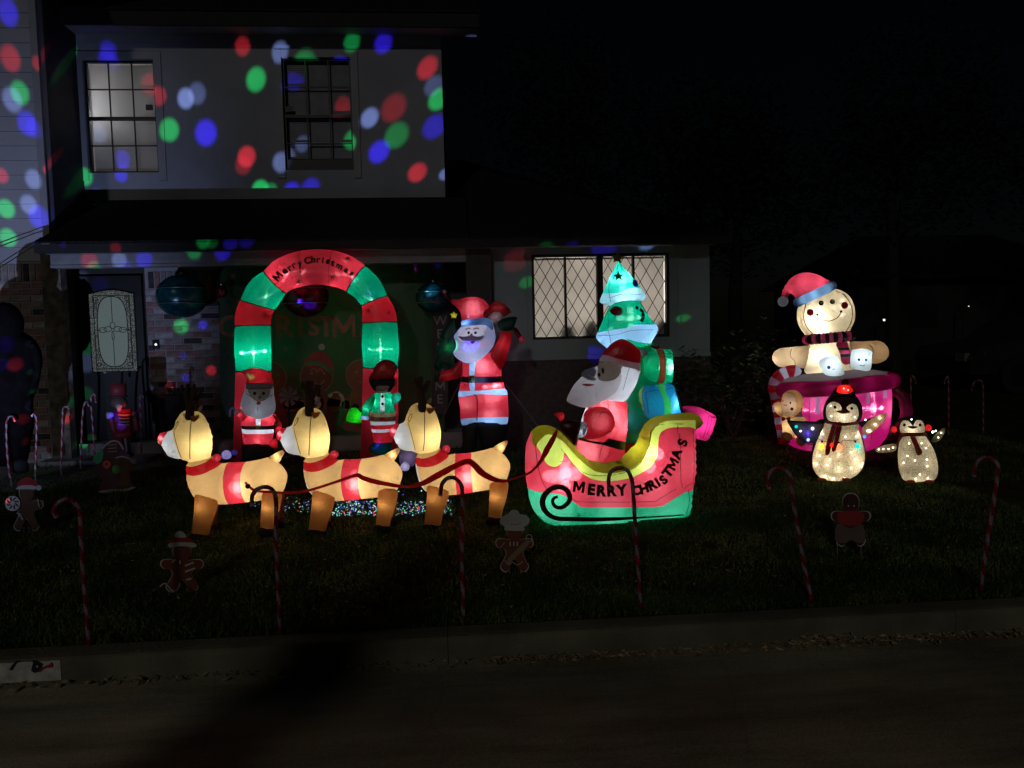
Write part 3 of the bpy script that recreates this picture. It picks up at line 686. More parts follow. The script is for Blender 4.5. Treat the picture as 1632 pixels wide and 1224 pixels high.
# door
D = hbox('door', solid('door_paint', (.012, .012, .013), rough=.4), None, dx0, dx1, YP-.02, YP+.045, dz0, dz1)
gx0, gx1, gz0, gz1 = rect(146, 462, 218, 592, YP)
def door_glass():
    yy = YP-.028; m, nt = new_mat('frosted_glass'); tc = N(nt, 'ShaderNodeTexCoord')
    v = N(nt, 'ShaderNodeTexVoronoi', i_Scale=70.0); L(nt, tc.outputs['Object'], v.inputs['Vector'])
    mr = N(nt, 'ShaderNodeMapRange', i_3=.9, i_4=1.1); L(nt, v.outputs[0], mr.inputs[0])
    e = N(nt, 'ShaderNodeEmission', i_Color=(.46, .60, .62, 1)); ms = N(nt, 'ShaderNodeMath', operation='MULTIPLY'); ms.inputs[1].default_value = .18; L(nt, mr.outputs[0], ms.inputs[0]); L(nt, ms.outputs[0], e.inputs[1])
    g = N(nt, 'ShaderNodeBsdfGlossy', i_Roughness=.2); mx = N(nt, 'ShaderNodeMixShader'); mx.inputs[0].default_value = .08; L(nt, e.outputs[0], mx.inputs[1]); L(nt, g.outputs[0], mx.inputs[2])
    o = N(nt, 'ShaderNodeOutputMaterial'); L(nt, mx.outputs[0], o.inputs[0])
    m2, nt = new_mat('textured_glass'); tc = N(nt, 'ShaderNodeTexCoord'); v = N(nt, 'ShaderNodeTexVoronoi', i_Scale=48.0, feature='DISTANCE_TO_EDGE'); L(nt, tc.outputs['Object'], v.inputs['Vector'])
    mr = N(nt, 'ShaderNodeMapRange', i_2=.35, i_3=.015, i_4=.22); L(nt, v.outputs[0], mr.inputs[0]); e = N(nt, 'ShaderNodeEmission', i_Color=(.55, .62, .64, 1)); L(nt, mr.outputs[0], e.inputs[1])
    o = N(nt, 'ShaderNodeOutputMaterial'); L(nt, e.outputs[0], o.inputs[0])
    ah = .05; n = 12; pts = [(gx0, gz0), (gx1, gz0), (gx1, gz1-ah)]+[(gx1+(gx0-gx1)*i/n, gz1-ah+ah*math.sin(math.pi*i/n)) for i in range(1, n)]+[(gx0, gz1-ah)]
    def poly(name, pts, y, mat, th=.004):
        k = len(pts); V = [(p[0], y, p[1]) for p in pts]+[(p[0], y+th, p[1]) for p in pts]
        return HM().add(V, [tuple(range(k)), tuple(range(k, 2*k))[::-1]]+[(i, i+k, (i+1) % k+k, (i+1) % k) for i in range(k)]).build(name, mat, D)
    poly('door_glass', pts, yy, m2)
    cx, cz = (gx0+gx1)/2, (gz0+gz1)/2; hw, hh = (gx1-gx0)/2, (gz1-gz0)/2
    ov = [(cx+hw*.66*math.copysign(abs(math.cos(t))**.8, math.cos(t)), cz-.01+hh*.86*math.copysign(abs(math.sin(t))**.55, math.sin(t))) for t in [2*math.pi*i/40 for i in range(40)]]
    poly('oval_pane', ov, yy-.004, m)
    ld = solid('lead_came', (.01, .012, .012), rough=.5, metal=.5); o = HM(); y = yy-.008
    P = lambda a, b: (cx+hw*a, y, cz+hh*b)
    o.tube([(p[0], y, p[1]) for p in ov]+[(ov[0][0], y, ov[0][1])], .0055, 5)
    for a in (-.80, .80): o.bar(P(a, -.93), P(a, .86), .0055)
    for b in (-.93, .86): o.bar(P(-.8, b), P(.8, b), .005)
    o.bar(P(0, .83), P(0, .22), .004); o.bar(P(0, -.25), P(0, -.86), .004); o.bar(P(-.8, .02), P(-.5, .02), .004); o.bar(P(.45, .02), P(.8, .02), .004)
    o.tube([(p[0], y, p[1]) for p in pts]+[(pts[0][0], y, pts[0][1])], .007, 5)
    for s in (-1, 1):
        for k in range(2): c = (s*(.22+.22*k), .04-.02*k); o.tube([P(c[0]+.17*math.cos(t), c[1]+.065*math.sin(t)) for t in [2*math.pi*i/14 for i in range(15)]], .004, 5)
        for b in (.78, -.82): o.tube([P(s*(.68+.1*math.cos(t)), b+.05*math.sin(t)) for t in [2*math.pi*i/10 for i in range(11)]], .004, 5)
        for b in (.62, -.62): o.tube([P(s*(.7+.05*math.cos(t)), b+.09*math.sin(t)) for t in [2*math.pi*i/10 for i in range(11)]], .003, 5)
    o.tube([P(.0+.11*math.cos(t), .13+.08*math.sin(t)) for t in [2*math.pi*i/12 for i in range(13)]], .004, 5)
    o.tube([P(.0+.05*math.cos(t), -.12+.12*math.sin(t)) for t in [2*math.pi*i/12 for i in range(13)]], .004, 5)
    o.build('leaded_lines', ld, D)
door_glass()
kx, _, kz = at(168, 593, YP-.05); HM().bar((kx, YP-.02, kz), (kx, YP-.07, kz), .018, 10).build('door_knocker', solid('brass', (.6, .6, .55), rough=.25, metal=1), D)
bx, _, bz = at(249, 549, YP-.02)
hbox('doorbell_plate', M('black'), None, bx-.035, bx+.035, YP-.04, YP-.014, bz-.05, bz+.05)
HM().bar((bx+.004, YP-.041, bz), (bx+.004, YP-.046, bz), .014, 12).build('doorbell_button', glow('doorbell_light', (1, 1, .95), 1.2))
# porch post, beam, fascia, gutter
q = rect(78, 420, 108, 690, YE+.2)
post = solid('post_wood', (.10, .085, .07), rough=.8, var=.6, scale=12, bump=.6, bscale=8)
hbox('porch_post', post, None, q[0], q[1], YE+.14, YE+.27, .3, ptop-.09)
q2 = rect(662, 410, 676, 700, YE+.3); hbox('porch_post', dark, None, q2[0]+.9, q2[0]+1.0, YE+.3, YE+.4, .3, ptop-.09)
ez1 = at(300, 403, YE)[2]; ez0 = at(300, 424, YE)[2]; ex0 = at(80, 410, YE)[0]; exr = at(742, 400, YE)[0]
hbox('porch_beam', solid('beam_paint', (.16, .16, .175), rough=.6), None, ex0, exr, YE, YE+.13, ez0+.03, ez1)
hbox('beam_lip', MATS['beam_paint'], None, ex0, exr, YE-.015, YE+.13, ez0, ez0+.028)
gz0_ = ez1+.002; gx_l = at(54, 395, YE-.18)[0]; xr_e = at(1146, 385, YE)[0]
hbox('gutter', fasc, None, gx_l, xr_e, YE-.18, YE-.08, gz0_, gz0_+.09)
hbox('porch_soffit', trim, None, gx_l+.05, xr_e-.05, YE-.08, YE-.001, gz0_, gz0_+.02)
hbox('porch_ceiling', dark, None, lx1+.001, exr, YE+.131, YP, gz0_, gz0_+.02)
def slab(name, P4, th, mat):
    V = [tuple(p) for p in P4]+[(p[0], p[1], p[2]-th) for p in P4]
    return HM().add(V, [(0, 1, 2, 3), (7, 6, 5, 4), (0, 4, 5, 1), (1, 5, 6, 2), (2, 6, 7, 3), (3, 7, 4, 0)]).build(name, mat)
slab('porch_roof', [(gx_l, YE-.18, gz0_+.115), (ux1+.25, YE-.18, gz0_+.115), (ux1+.25, YU-.002, uz0+.01), (gx_l+.25, YU-.002, uz0+.01)], .02, shing)
# right wing
rx0 = at(783, 480, YR)[0]; rx1 = at(1131, 470, YR)[0]; RW = rect(848, 404, 1067, 539, YR); zlow = at(900, 573, YR)[2]
rtop = gz0_+.02
wall_holes(HM(), rx0, rx1, zlow, rtop, YR, YR+.14, [RW]).build('right_wing_wall', rpaint)
hbox('right_wing_base', solid('base_dark', (.035, .035, .037), var=.4, scale=20), None, rx0, rx1, YR+.004, YR+.14, .2, zlow)  # lower part of the wing wall, darker and mottled
hbox('right_wing_sill', rpaint, None, rx0, rx1, YR-.03, YR-.001, zlow-.0, zlow+.05)
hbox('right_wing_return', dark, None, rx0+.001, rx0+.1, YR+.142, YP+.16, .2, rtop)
hbox('right_wing_side', rpaint, None, rx1-.14, rx1-.001, YR+.141, YR+6, .2, rtop)
hbox('right_eave_soffit', rpaint, None, exr+.003, xr_e-.02, YE+.0, YR-.002, gz0_+.022, gz0_+.045)
q = rect(736, 398, 742, 700, YR-.2)
hbox('pilaster', solid('pilaster', (.02, .02, .022)), None, at(744, 480, YR-.15)[0], rx0-.002, YR-.15, YR+.1, .3, rtop)
slab('right_wing_roof', [(ux1+.26, YE-.18, gz0_+.115), (xr_e+.05, YE-.18, gz0_+.115), (xr_e-3.2, YE+3.4, gz0_+1.75), (ux1+.26, YE+3.4, gz0_+1.75)], .03, shing)
slab('right_wing_roof', [(xr_e+.05, YE-.18, gz0_+.115), (xr_e+.05, YE+9, gz0_+.115), (xr_e-3.2, YE+6, gz0_+1.75), (xr_e-3.2, YE+3.4, gz0_+1.75)], .03, shing)
hbox('gutter', fasc, None, xr_e+.001, xr_e+.1, YE-.18, YE+8, gz0_, gz0_+.1)
# vertical batten lines on wing wall
for pxx in (838, 1082): x = at(pxx, 470, YR)[0]; hbox('wall_batten', rpaint, None, x-.012, x+.012, YR-.012, YR-.001, zlow+.052, rtop-.03)
# casement window with diamond leading
x0, x1, z0, z1 = RW; t = .03
o = HM(); y = YR+.03
o.box(x0, x0+t, y-.02, y+.06, z0, z1).box(x1-t, x1, y-.02, y+.06, z0, z1).box(x0+t, x1-t, y-.02, y+.06, z1-t, z1).box(x0+t, x1-t, y-.02, y+.06, z0, z0+t)
xm = (at(957, 470, YR)[0]); o.box(xm-.035, xm+.035, y-.02, y+.06, z0+t, z1-t)
for p in (902, 1011): xx = at(p, 470, YR)[0]; o.box(xx-.012, xx+.012, y-.01, y+.05, z0+t, z1-t)
cw = o.build('casement_window', frm)
cells = [(x0+t, at(902, 470, YR)[0]-.012), (at(902, 470, YR)[0]+.012, xm-.035), (xm+.035, at(1011, 470, YR)[0]-.012), (at(1011, 470, YR)[0]+.012, x1-t)]
for (a, b) in cells:
    o = HM(); zz0, zz1 = z0+t, z1-t; wc = b-a; cwd = wc/2.6; chh = cwd*1.72
    lines = []
    for sgn in (1, -1):
        for i in range(-12, 14):
            c = i*chh/1.0
            # z = z0 + sgn*(x-a)*chh/cwd + c
            sl_ = sgn*chh/cwd; pts = []
            for xx in (a, b):
                zq = zz0+sl_*(xx-a)+c
                if zz0 <= zq <= zz1: pts.append((xx, zq))
            for zq in (zz0, zz1):
                xx = a+(zq-zz0-c)/sl_
                if a < xx < b: pts.append((xx, zq))
            if len(pts) >= 2: o.bar((pts[0][0], y+.018+sgn*.002, pts[0][1]), (pts[1][0], y+.018+sgn*.002, pts[1][1]), .0042, 4)
    o.build('diamond_leading', frm, cw); 
    def clip(P, f):      # keep the part of polygon P where f >= 0
        O = []
        for k in range(len(P)):
            p_, q_ = P[k], P[(k+1) % len(P)]; fp, fq = f(p_), f(q_)
            if fp >= 0: O.append(p_)
            if fp*fq < 0: t_ = fp/(fp-fq); O.append((p_[0]+(q_[0]-p_[0])*t_, p_[1]+(q_[1]-p_[1])*t_))
        return O
    for i in range(-8, 12):
        for j in range(-14, 16):
            if (i+j) % 2: continue
            cx_, cz_ = a+i*cwd/2, zz0+j*chh/2; P = [(cx_-cwd/2, cz_), (cx_, cz_-chh/2), (cx_+cwd/2, cz_), (cx_, cz_+chh/2)]
            for f in (lambda q: q[0]-a, lambda q: b-q[0], lambda q: q[1]-zz0, lambda q: zz1-q[1]): P = clip(P, f) if P else P
            if len(P) < 3: continue
            mx_ = sum(q[0] for q in P)/len(P); mz_ = sum(q[1] for q in P)/len(P); ar = abs(sum(P[k][0]*P[(k+1) % len(P)][1]-P[(k+1) % len(P)][0]*P[k][1] for k in range(len(P))))/2
            if ar < 2e-4: continue
            k_ = len(P); V = [(mx_+(q[0]-mx_)*.97, y+.028, mz_+(q[1]-mz_)*.97) for q in P]; HM().add(V, [tuple(range(k_))]).build('pane', gl, cw)
o = HM(); z = z1-.06
while z > z0+.022:
    V = [(x0+.035, y+.08, z), (x1-.035, y+.08, z), (x1-.035, y+.093, z+.028), (x0+.035, y+.093, z+.028)]
    o.add(V, [(0, 1, 2, 3)]); z -= .0205
b = o.build('window_blind', fab('blind_warm', (.60, .56, .51), tr=.6, wr=.05)); b['kind'] = 'stuff'
hbox('blind_headrail', MATS['blind_warm'], None, x0+.035, x1-.035, y+.065, y+.1, z1-.055, z1-.032)
rm = HM(); a0, a1, b0, b1, c0, c1 = x0-.3, x1+.3, YR+.142, YR+1.9, z0-.3, z1+.05
rm.box(a0, a1, b1, b1+.03, c0, c1).box(a0-.03, a0, b0, b1, c0, c1).box(a1, a1+.03, b0, b1, c0, c1).box(a0, a1, b0, b1, c0-.03, c0).box(a0, a1, b0, b1, c1, c1+.03)
rm.build('room_behind_window', roomm)
for fx in (.15, .5, .85):
    l = bpy.data.lights.new('room_lamp', 'POINT'); l.energy = 23.0; l.color = (1, .97, .93); l.shadow_soft_size = .1
    q = bpy.data.objects.new('room_lamp', l); COL.objects.link(q); q.location = (x0+(x1-x0)*fx, YR+1.25, z0+.55)
# things standing behind the blinds in the lit room (dark rounded chair backs)
chair_d = solid('chair_back', (.03, .03, .035))
for px_, hh in ((905, 517), (942, 510), (1052, 508)):
    a = at(px_, 540, YR+.18); b = at(px_, hh, YR+.18); o = HM(); wd = .11
    n = 14; prof = [(a[0]+wd*math.cos(t), a[2]-.1+(b[2]-a[2]+.1)*math.sin(t)) for t in [math.pi*i/n for i in range(n+1)]]
    V = [(p[0], YR+.16, p[1]) for p in prof]+[(p[0], YR+.2, p[1]) for p in prof]; k = n+1
    o.add(V, [tuple(range(k)), tuple(range(k, 2*k))[::-1]]+[(i, i+k, (i+1) % k+k, (i+1) % k) for i in range(k)])
    for v in o.V: pass
    ob = MB(); ob.V = [(v[0]-a[0], v[1]-YR-.18, v[2]-c0) for v in o.V]; ob.F = o.F
    ch = ob.build('chair', chair_d); ch.location = (a[0], YR+.18, c0)
    tag(ch, {905: 'dark rounded chair back behind the left casement blinds', 942: 'dark rounded chair back beside the middle mullion of lit window', 1052: 'dark shape of a chair back at right end of lit window'}[px_], 'chair')
# ================================================================== sewn and printed strokes
def stroke(F, name, mat, pts, wpx, surf=None, parent=None, eps=.004, y=0.0, closed=False, taper=None):
    """flat strip following a surface; wpx = full width in photo pixels"""
    yy = surf.y0 if isinstance(surf, Surf) else y
    if surf is not None:
        mid = pts[len(pts)//2]; yy = float(surf_y(surf, np.array([F.uv(mid[0], mid[1], yy)]))[0])
    q = np.array([F.uv(p[0], p[1], yy) for p in pts]); q = resample(q, max(.008, wpx*F.k(yy)*.7), closed); n = len(q)
    d = np.roll(q, -1, 0)-np.roll(q, 1, 0) if closed else np.gradient(q, axis=0)
    nn = np.column_stack([-d[:, 1], d[:, 0]]); nn /= np.maximum(np.linalg.norm(nn, axis=1), 1e-9)[:, None]; h = wpx*F.k(yy)/2
    hh = np.full(n, h) if taper is None else h*np.interp(np.linspace(0, 1, n), np.linspace(0, 1, len(taper)), taper)
    A = q+nn*hh[:, None]; B = q-nn*hh[:, None]
    ya, yb = (surf_y(surf, A)-eps, surf_y(surf, B)-eps) if surf is not None else (np.full(n, yy-eps),)*2
    V = []; 
    for a, b, c, e in zip(A, B, ya, yb): V += [(a[0], c, a[1]), (b[0], e, b[1]), (a[0], c+.002, a[1]), (b[0], e+.002, b[1])]
    FF = []
    for i in range(n if closed else n-1):
        j = (i+1) % n; a, b = i*4, j*4; FF += [(a, b, b+1, a+1), (a+2, a+3, b+3, b+2), (a, a+2, b+2, b), (a+1, b+1, b+3, a+3)]
    return mesh(name, V, FF, mat, parent or F.e)
W_ = (.86, .94, 1.0)

# ================================================================== reindeer
def q8(p): return Q(240, 580, 4.22, p)
def reindeer():
    F = Frame('inflatable_reindeer', (368, 852), 'x', 'reindeer', 'inflatable reindeer in harness', face=False)
    tan, td, th = M('tan'), M('tan_dark'), M('tan_head')
    body, sb, _ = puff(F, 'body', tan, q8([(248, 672), (240, 735), (262, 840), (300, 905), (370, 938), (450, 946), (545, 942), (650, 930), (760, 915), (850, 900), (895, 850), (921, 760), (905, 712), (865, 668), (800, 630), (735, 642), (640, 658), (520, 664), (475, 668), (430, 640), (380, 600), (290, 615)]), k=.85, T=.17, res=30, wob=.06,
        panels=[('blanket_band', M('pink_red'), q8([(525, 640), (642, 640), (632, 740), (640, 850), (655, 960), (538, 965), (524, 850), (517, 760)]), False, (0, 1, 4, 5)),
                ('neck', th, q8([(240, 560), (400, 560), (440, 625), (380, 655), (300, 680), (240, 685)]), False),
                ('collar', M('red_deep'), q8([(235, 683), (300, 680), (380, 655), (437, 625), (480, 668), (385, 722), (300, 738), (238, 728)]), False),
                ('chest', M('white'), q8([(230, 728), (252, 735), (262, 790), (290, 860), (318, 912), (300, 930), (250, 860)]), False)])
    head, sh, _ = puff(F, 'head', th, q8([(75, 525), (108, 462), (150, 440), (168, 395), (200, 335), (245, 312), (285, 318), (330, 325), (368, 362), (400, 440), (415, 510), (410, 590), (388, 645), (300, 662), (245, 655), (215, 642), (160, 635), (115, 615), (90, 575)]), k=.9, T=.18, y0=-.02, res=26, wob=.09,
        panels=[('muzzle', M('white_star'), q8([(60, 520), (108, 440), (150, 430), (188, 490), (210, 570), (218, 660), (100, 680), (60, 600)]), False)])
    stroke(F, 'seam', M('seam'), q8([(268, 345), (266, 450), (266, 560), (256, 645)]), 1.3, sh)
    stroke(F, 'seam', M('seam'), q8([(150, 445), (172, 510), (190, 575), (203, 635)]), .8, sh)
    nose, sn, _ = puff(F, 'nose', M('red'), q8([(45, 515), (60, 472), (102, 456), (112, 470), (82, 535), (58, 540)]), k=1.0, y0=-.03, res=10)
    patch(F, 'mouth', M('print_red'), q8([(92, 590), (105, 588), (112, 610), (100, 618)]), sh, res=5)
    stroke(F, 'closed_eye', M('print_brown'), q8([(168, 440), (166, 420), (178, 395), (190, 385), (192, 400), (180, 425), (172, 440)]), .9, sh)
    puff(F, 'ear', M('tan_dark'), q8([(268, 352), (300, 348), (328, 348), (315, 375), (285, 390)]), k=.6, y0=-.16, res=9)
    puff(F, 'ear', M('cookie'), q8([(316, 318), (322, 295), (345, 278), (350, 298), (338, 320)]), k=.6, y0=-.02, res=9)
    antm = solid('antler_felt', (.055, .03, .018), rough=.9)
    for y_, dx in ((-.07, 0), (.06, 26)):
        o = MB(); B0 = Vector(F.loc(240+(262+dx)/4.22, 580+340/4.22, y_))
        P = lambda a, b: B0+Vector((a*.0049/4.22*1.0, (0.02 if y_ > 0 else -.02)*b/150, b*.0049/4.22))
        o.tube([P(0, -30), P(6, 60), P(-8, 130), P(8, 190)], [.034, .028, .02, .012], 8); o.tube([P(2, 70), P(30, 110), P(62, 165)], [.018, .016, .009], 8); o.tube([P(-5, 110), P(-32, 150), P(-30, 185)], [.016, .013, .008], 8)
        o.build('antler', antm, F.e, True)
    for nm, pts, hy, y_, m_ in (
        ('near', [(298, 885), (294, 960), (275, 1143), (392, 1158), (412, 1080), (452, 945), (420, 900), (350, 880)], 0, -.085, tan),
        ('near', [(752, 870), (745, 960), (735, 1105), (832, 1117), (842, 1060), (872, 960), (880, 870), (820, 855)], 0, -.085, tan),
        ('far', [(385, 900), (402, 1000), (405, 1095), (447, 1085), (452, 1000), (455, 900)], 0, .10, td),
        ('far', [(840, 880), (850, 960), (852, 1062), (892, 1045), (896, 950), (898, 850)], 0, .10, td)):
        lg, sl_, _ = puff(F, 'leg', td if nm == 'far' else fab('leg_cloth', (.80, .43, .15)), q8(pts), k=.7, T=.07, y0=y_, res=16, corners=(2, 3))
        bot = sorted(pts, key=lambda p: -p[1])[:2]; x0, x1 = min(b[0] for b in bot), max(b[0] for b in bot); yb = max(b[1] for b in bot)
        puff(F, 'hoof', M('black'), q8([(x0-2, yb-14), (x1+2, yb-8), (x1+6, yb+40), (x0-8, yb+38)]), k=.9, y0=y_, res=8, parent=lg)
    stroke(F, 'seam', M('seam'), q8([(300, 895), (350, 885), (400, 905), (440, 945)]), .7, sb)
    puff(F, 'tail', tan, q8([(790, 634), (840, 600), (893, 578), (901, 595), (885, 625), (860, 665), (825, 655)]), k=.7, y0=-.01, res=10)
    lamp(F, *q8([(72, 500)])[0], -.03, .02, W_, .01); lamp(F, *q8([(850, 625)])[0], -.01, .03, (1, .9, .75), .01); lamp(F, 240+445/4.22, 580+632/4.22, -.05, .012, W_, .006)  # lamps added to brighten the nose and tail
    d = ell(F, 'collar_bell', M('red'), 240+445/4.22, 580+632/4.22, 6.5, d=1, y0=-.05)
    lamp(F, *q8([(600, 820)])[0], -.03, .42, (1, .94, .82), .04); lamp(F, *q8([(330, 540)])[0], -.02, .34, (1, .94, .82), .04)
    lamp(F, *q8([(400, 790)])[0],   .0, .19, (1, .94, .82), .04); lamp(F, *q8([(800, 760)])[0],   .0, .19, (1, .94, .82), .04)
    lamp(F, *q8([(140, 545)])[0], -.02, .05, W_, .03)
    for p_, y_ in (((345, 960), -.085), ((790, 960), -.085)): lamp(F, *q8([p_])[0], y_, .034, (1, .8, .55), .02)
    return F
dF = reindeer(); D0 = dF.e
D0['label'] = 'leftmost inflatable reindeer with red nose, leading the harness team'
for i, (px, py, rz, lb) in enumerate(((551, 846, -.03, 'middle inflatable reindeer of the three, between leader and sleigh-side reindeer'), (729, 838, .035, 'rearmost inflatable reindeer, right before the sleigh, red strap over its back'))):
    c = copy_tree(D0); g = ground(px, py); c.location = (g[0], D0.location[1]+(.02 if i else -.03), lawn_z(g[1])); c.rotation_euler = (0, (.012, -.018)[i], rz); c['label'] = lb
    c.scale = ((1.0, 1.0, 1.0), (.98, 1, 1.01))[i]
D0.rotation_euler = (0, 0, dF.rz)

# ================================================================== sleigh
def q2(p): return Q(840, 660, 5.829, p)
SF = Frame('inflatable_sleigh', (975, 832), 'red and green inflatable sleigh lettered MERRY CHRISTMAS with yellow trim', 'sleigh', face=False)
top_edge = [(-18, 420), (-12, 300), (15, 215), (50, 150), (110, 110), (190, 104), (270, 135), (340, 190), (400, 250), (480, 320), (560, 390), (640, 415), (760, 412), (860, 390), (940, 350), (1000, 290), (1040, 210), (1080, 120), (1140, 50), (1220, 15), (1330, 0), (1440, -12), (1540, -10), (1600, 20), (1630, 70), (1615, 120), (1562, 142)]
hull = top_edge+[(1560, 300), (1565, 450), (1552, 640), (1532, 700), (1520, 820), (1500, 950), (1300, 968), (1000, 992), (700, 1008), (450, 1030), (250, 1035), (160, 1000), (80, 920), (30, 820), (5, 680), (-15, 560)]
yel_top = [(75, 280), (110, 220), (180, 172), (250, 195), (330, 250), (400, 330), (480, 410), (570, 480), (650, 508), (780, 508), (900, 480), (1000, 420), (1060, 340), (1100, 250), (1130, 150), (1180, 90), (1250, 55), (1400, 45), (1530, 45)]
yel_bot = [(1530, 132), (1480, 105), (1300, 105), (1220, 130), (1180, 180), (1160, 280), (1140, 370), (1080, 450), (960, 525), (850, 560), (700, 575), (570, 560), (480, 510), (400, 430), (325, 330), (310, 370), (280, 425), (230, 450), (165, 430), (125, 370), (100, 310)]
hl, hS, _ = puff(SF, 'hull', M('pink_red'), q2(hull), k=.95, T=.25, y0=0, res=46, corners=(26, 27), wob=.035, panels=[
    ('hull_bottom', M('green'), q2([(-80, 680), (170, 688), (300, 700), (420, 780), (480, 808), (700, 812), (1150, 808), (1230, 780), (1300, 735), (1380, 692), (1440, 680), (1620, 685), (1620, 1150), (-80, 1150)]), False, (0, 11, 12, 13)),
    ('trim_top_shaded', M('olive_and_shaded_yellow'), q2([(x, y-25) for x, y in top_edge[3:]]+[(1700, 60), (1700, 140), (1562, 143), (1530, 132), (1530, 45)]+yel_top[::-1][1:]+[(40, 250)]), False),  # same yellow trim, its weaker light put into the cloth colour
    ('trim_face', M('yellow'), q2(yel_top+yel_bot), False, (18, 19))])
puff(SF, 'far_side_panel', M('red'), Q(820, 380, 2.55, [(445, 860), (455, 790), (480, 745), (520, 722), (560, 712), (560, 800), (500, 880), (460, 890)]), k=.5, y0=.2, res=14)
puff(SF, 'far_trim', M('olive_and_shaded_yellow'), Q(820, 380, 2.55, [(452, 770), (480, 725), (520, 692), (560, 688), (560, 704), (525, 712), (488, 742), (462, 790)]), k=.7, y0=.2, res=12)
sm = M('seam')
for pts, w_ in (([(85, 290), (90, 380), (105, 500), (140, 620), (178, 690)], 1.0), ([(1410, 110), (1400, 180), (1420, 240)], .8), ([(1425, 180), (1418, 350), (1420, 600), (1440, 680)], .9), ([(1530, 140), (1535, 400), (1525, 640)], .7),
               ([(1530, 640), (1470, 660), (1440, 690)], .8), ([(1470, 690), (1490, 800), (1470, 940)], 1.0), ([(300, 440), (400, 435)], .6), ([(490, 540), (400, 590), (330, 615)], .6), ([(170, 690), (140, 800), (135, 900)], .6), ([(325, 330), (400, 432), (480, 512), (570, 562), (700, 577), (850, 562), (960, 527), (1080, 452), (1142, 372), (1162, 280), (1182, 182), (1222, 132), (1300, 106), (1480, 106)], .7), ([(420, 780), (480, 808), (700, 812), (1150, 808), (1230, 780), (1300, 735), (1380, 692)], .7)):
    stroke(SF, 'seam', sm, q2(pts), w_, hS)
stroke(SF, 'scroll', M('print_brown'), q2([(285, 765), (255, 775), (236, 812), (262, 858), (312, 868), (365, 835), (395, 780), (368, 705), (300, 672), (222, 695), (162, 765), (150, 850), (190, 932), (270, 978), (400, 982), (700, 985), (1000, 975), (1490, 962)]), 8.5, hS, taper=[.5, .8, 1, 1, 1, 1, 1, .9, .5, .4, .35])
patch(SF, 'patch_tag', M('yellow'), q2([(840, 450), (895, 455), (900, 470), (860, 478)]), hS, res=5, eps=.008)
LT = [('M', 482, 675, -9, 80), ('E', 600, 700, -8, 82), ('R', 695, 712, -5, 82), ('R', 790, 712, 0, 82), ('Y', 880, 706, 5, 82), ('C', 1010, 708, 10, 74), ('H', 1085, 690, 16, 74), ('R', 1165, 655, 24, 76), ('I', 1212, 632, 30, 72), ('S', 1265, 608, 42, 74), ('T', 1305, 540, 50, 76), ('M', 1350, 462, 60, 74), ('A', 1385, 368, 68, 74), ('S', 1440, 262, 72, 78)]
for ch, x, y, r, h in LT:
    p = q2([(x, y)])[0]; letter(SF, ch, p[0], p[1], h/5.829*1.3, r, hS, M('print_brown'), bold=.06)
for cx, cy, r in ((480, 935, 4),):
    p = q2([(cx, cy)])[0]
    for a in range(3): stroke(SF, 'snowflake_print', M('print_green'), [(p[0]+r*math.cos(a*1.047), p[1]+r*math.sin(a*1.047)), (p[0]-r*math.cos(a*1.047), p[1]-r*math.sin(a*1.047))], .9, hS)
for p, pw in (((340, 560), .9), ((1110, 385), 1.15), ((1130, 640), .5), ((280, 770), .55), ((760, 880), .35), ((1300, 860), .3), ((230, 330), .35), ((1450, 450), .3), ((720, 700), .3)):
    lamp(SF, *q2([p])[0], -.02 if pw > .8 else .0, pw*(1.15 if pw > .8 else .78), W_, .045 if pw > .8 else .13)  # the weaker, softer lamps are added fill inside the hull

# Santa in the sleigh
def qs(p): return Q(820, 520, 5.1, p)
AF = Frame('inflatable_santa', (945, 832), 'inflatable Santa with long white beard sitting in the sleigh', 'santa', 'inflatable santas', Y=float(SF.B[1]), face=False)
tor, tS, _ = puff(AF, 'coat', M('red'), qs([(590, 650), (660, 620), (760, 590), (895, 600), (915, 700), (916, 830), (902, 950), (885, 1060), (800, 1120), (600, 1110), (490, 1000), (505, 950), (525, 880), (545, 760), (565, 700)]), k=.85, T=.2, y0=0, res=26, wob=.1,
    panels=[('belt', M('belt'), qs([(500, 890), (600, 915), (700, 925), (740, 893), (920, 938), (915, 1010), (720, 955), (690, 945), (500, 915)]), False, 'all'),
            ('coat_edge', M('white'), qs([(560, 640), (592, 650), (562, 760), (540, 800), (530, 770)]), False)])
stroke(AF, 'coat_trim', M('white'), qs([(518, 905), (500, 972)]), 2.4, tS); stroke(AF, 'seam', sm, qs([(715, 965), (700, 1010), (695, 1075)]), .8, tS); stroke(AF, 'seam', sm, qs([(775, 600), (772, 680), (800, 740), (810, 800), (770, 870)]), .9, tS)
arm, arS, _ = puff(AF, 'arm', M('red'), qs([(570, 700), (640, 660), (740, 660), (800, 720), (812, 790), (780, 860), (700, 905), (600, 920), (545, 900), (575, 850), (560, 790)]), k=.8, y0=-.16, res=16, wob=.15)
stroke(AF, 'arm_crease', M('seam'), qs([(800, 740), (740, 700), (700, 705), (690, 735)]), .8, arS); stroke(AF, 'arm_crease', M('seam'), qs([(790, 850), (750, 860), (700, 895)]), .8, arS)
puff(AF, 'cuff', M('white_dim'), qs([(540, 778), (583, 785), (590, 830), (575, 885), (540, 905), (512, 900), (532, 840)]), k=.8, y0=-.2, res=10)
patch(AF, 'cuff_tag', M('white'), qs([(555, 838), (580, 835), (570, 880), (555, 885)]), Surf(np.array([[0, 0]]), np.array([.27]), 0), res=5)
puff(AF, 'mitten', M('dark_red'), qs([(372, 775), (440, 765), (530, 780), (530, 850), (510, 900), (490, 970), (440, 925), (375, 850)]), k=.7, y0=-.2, res=12)
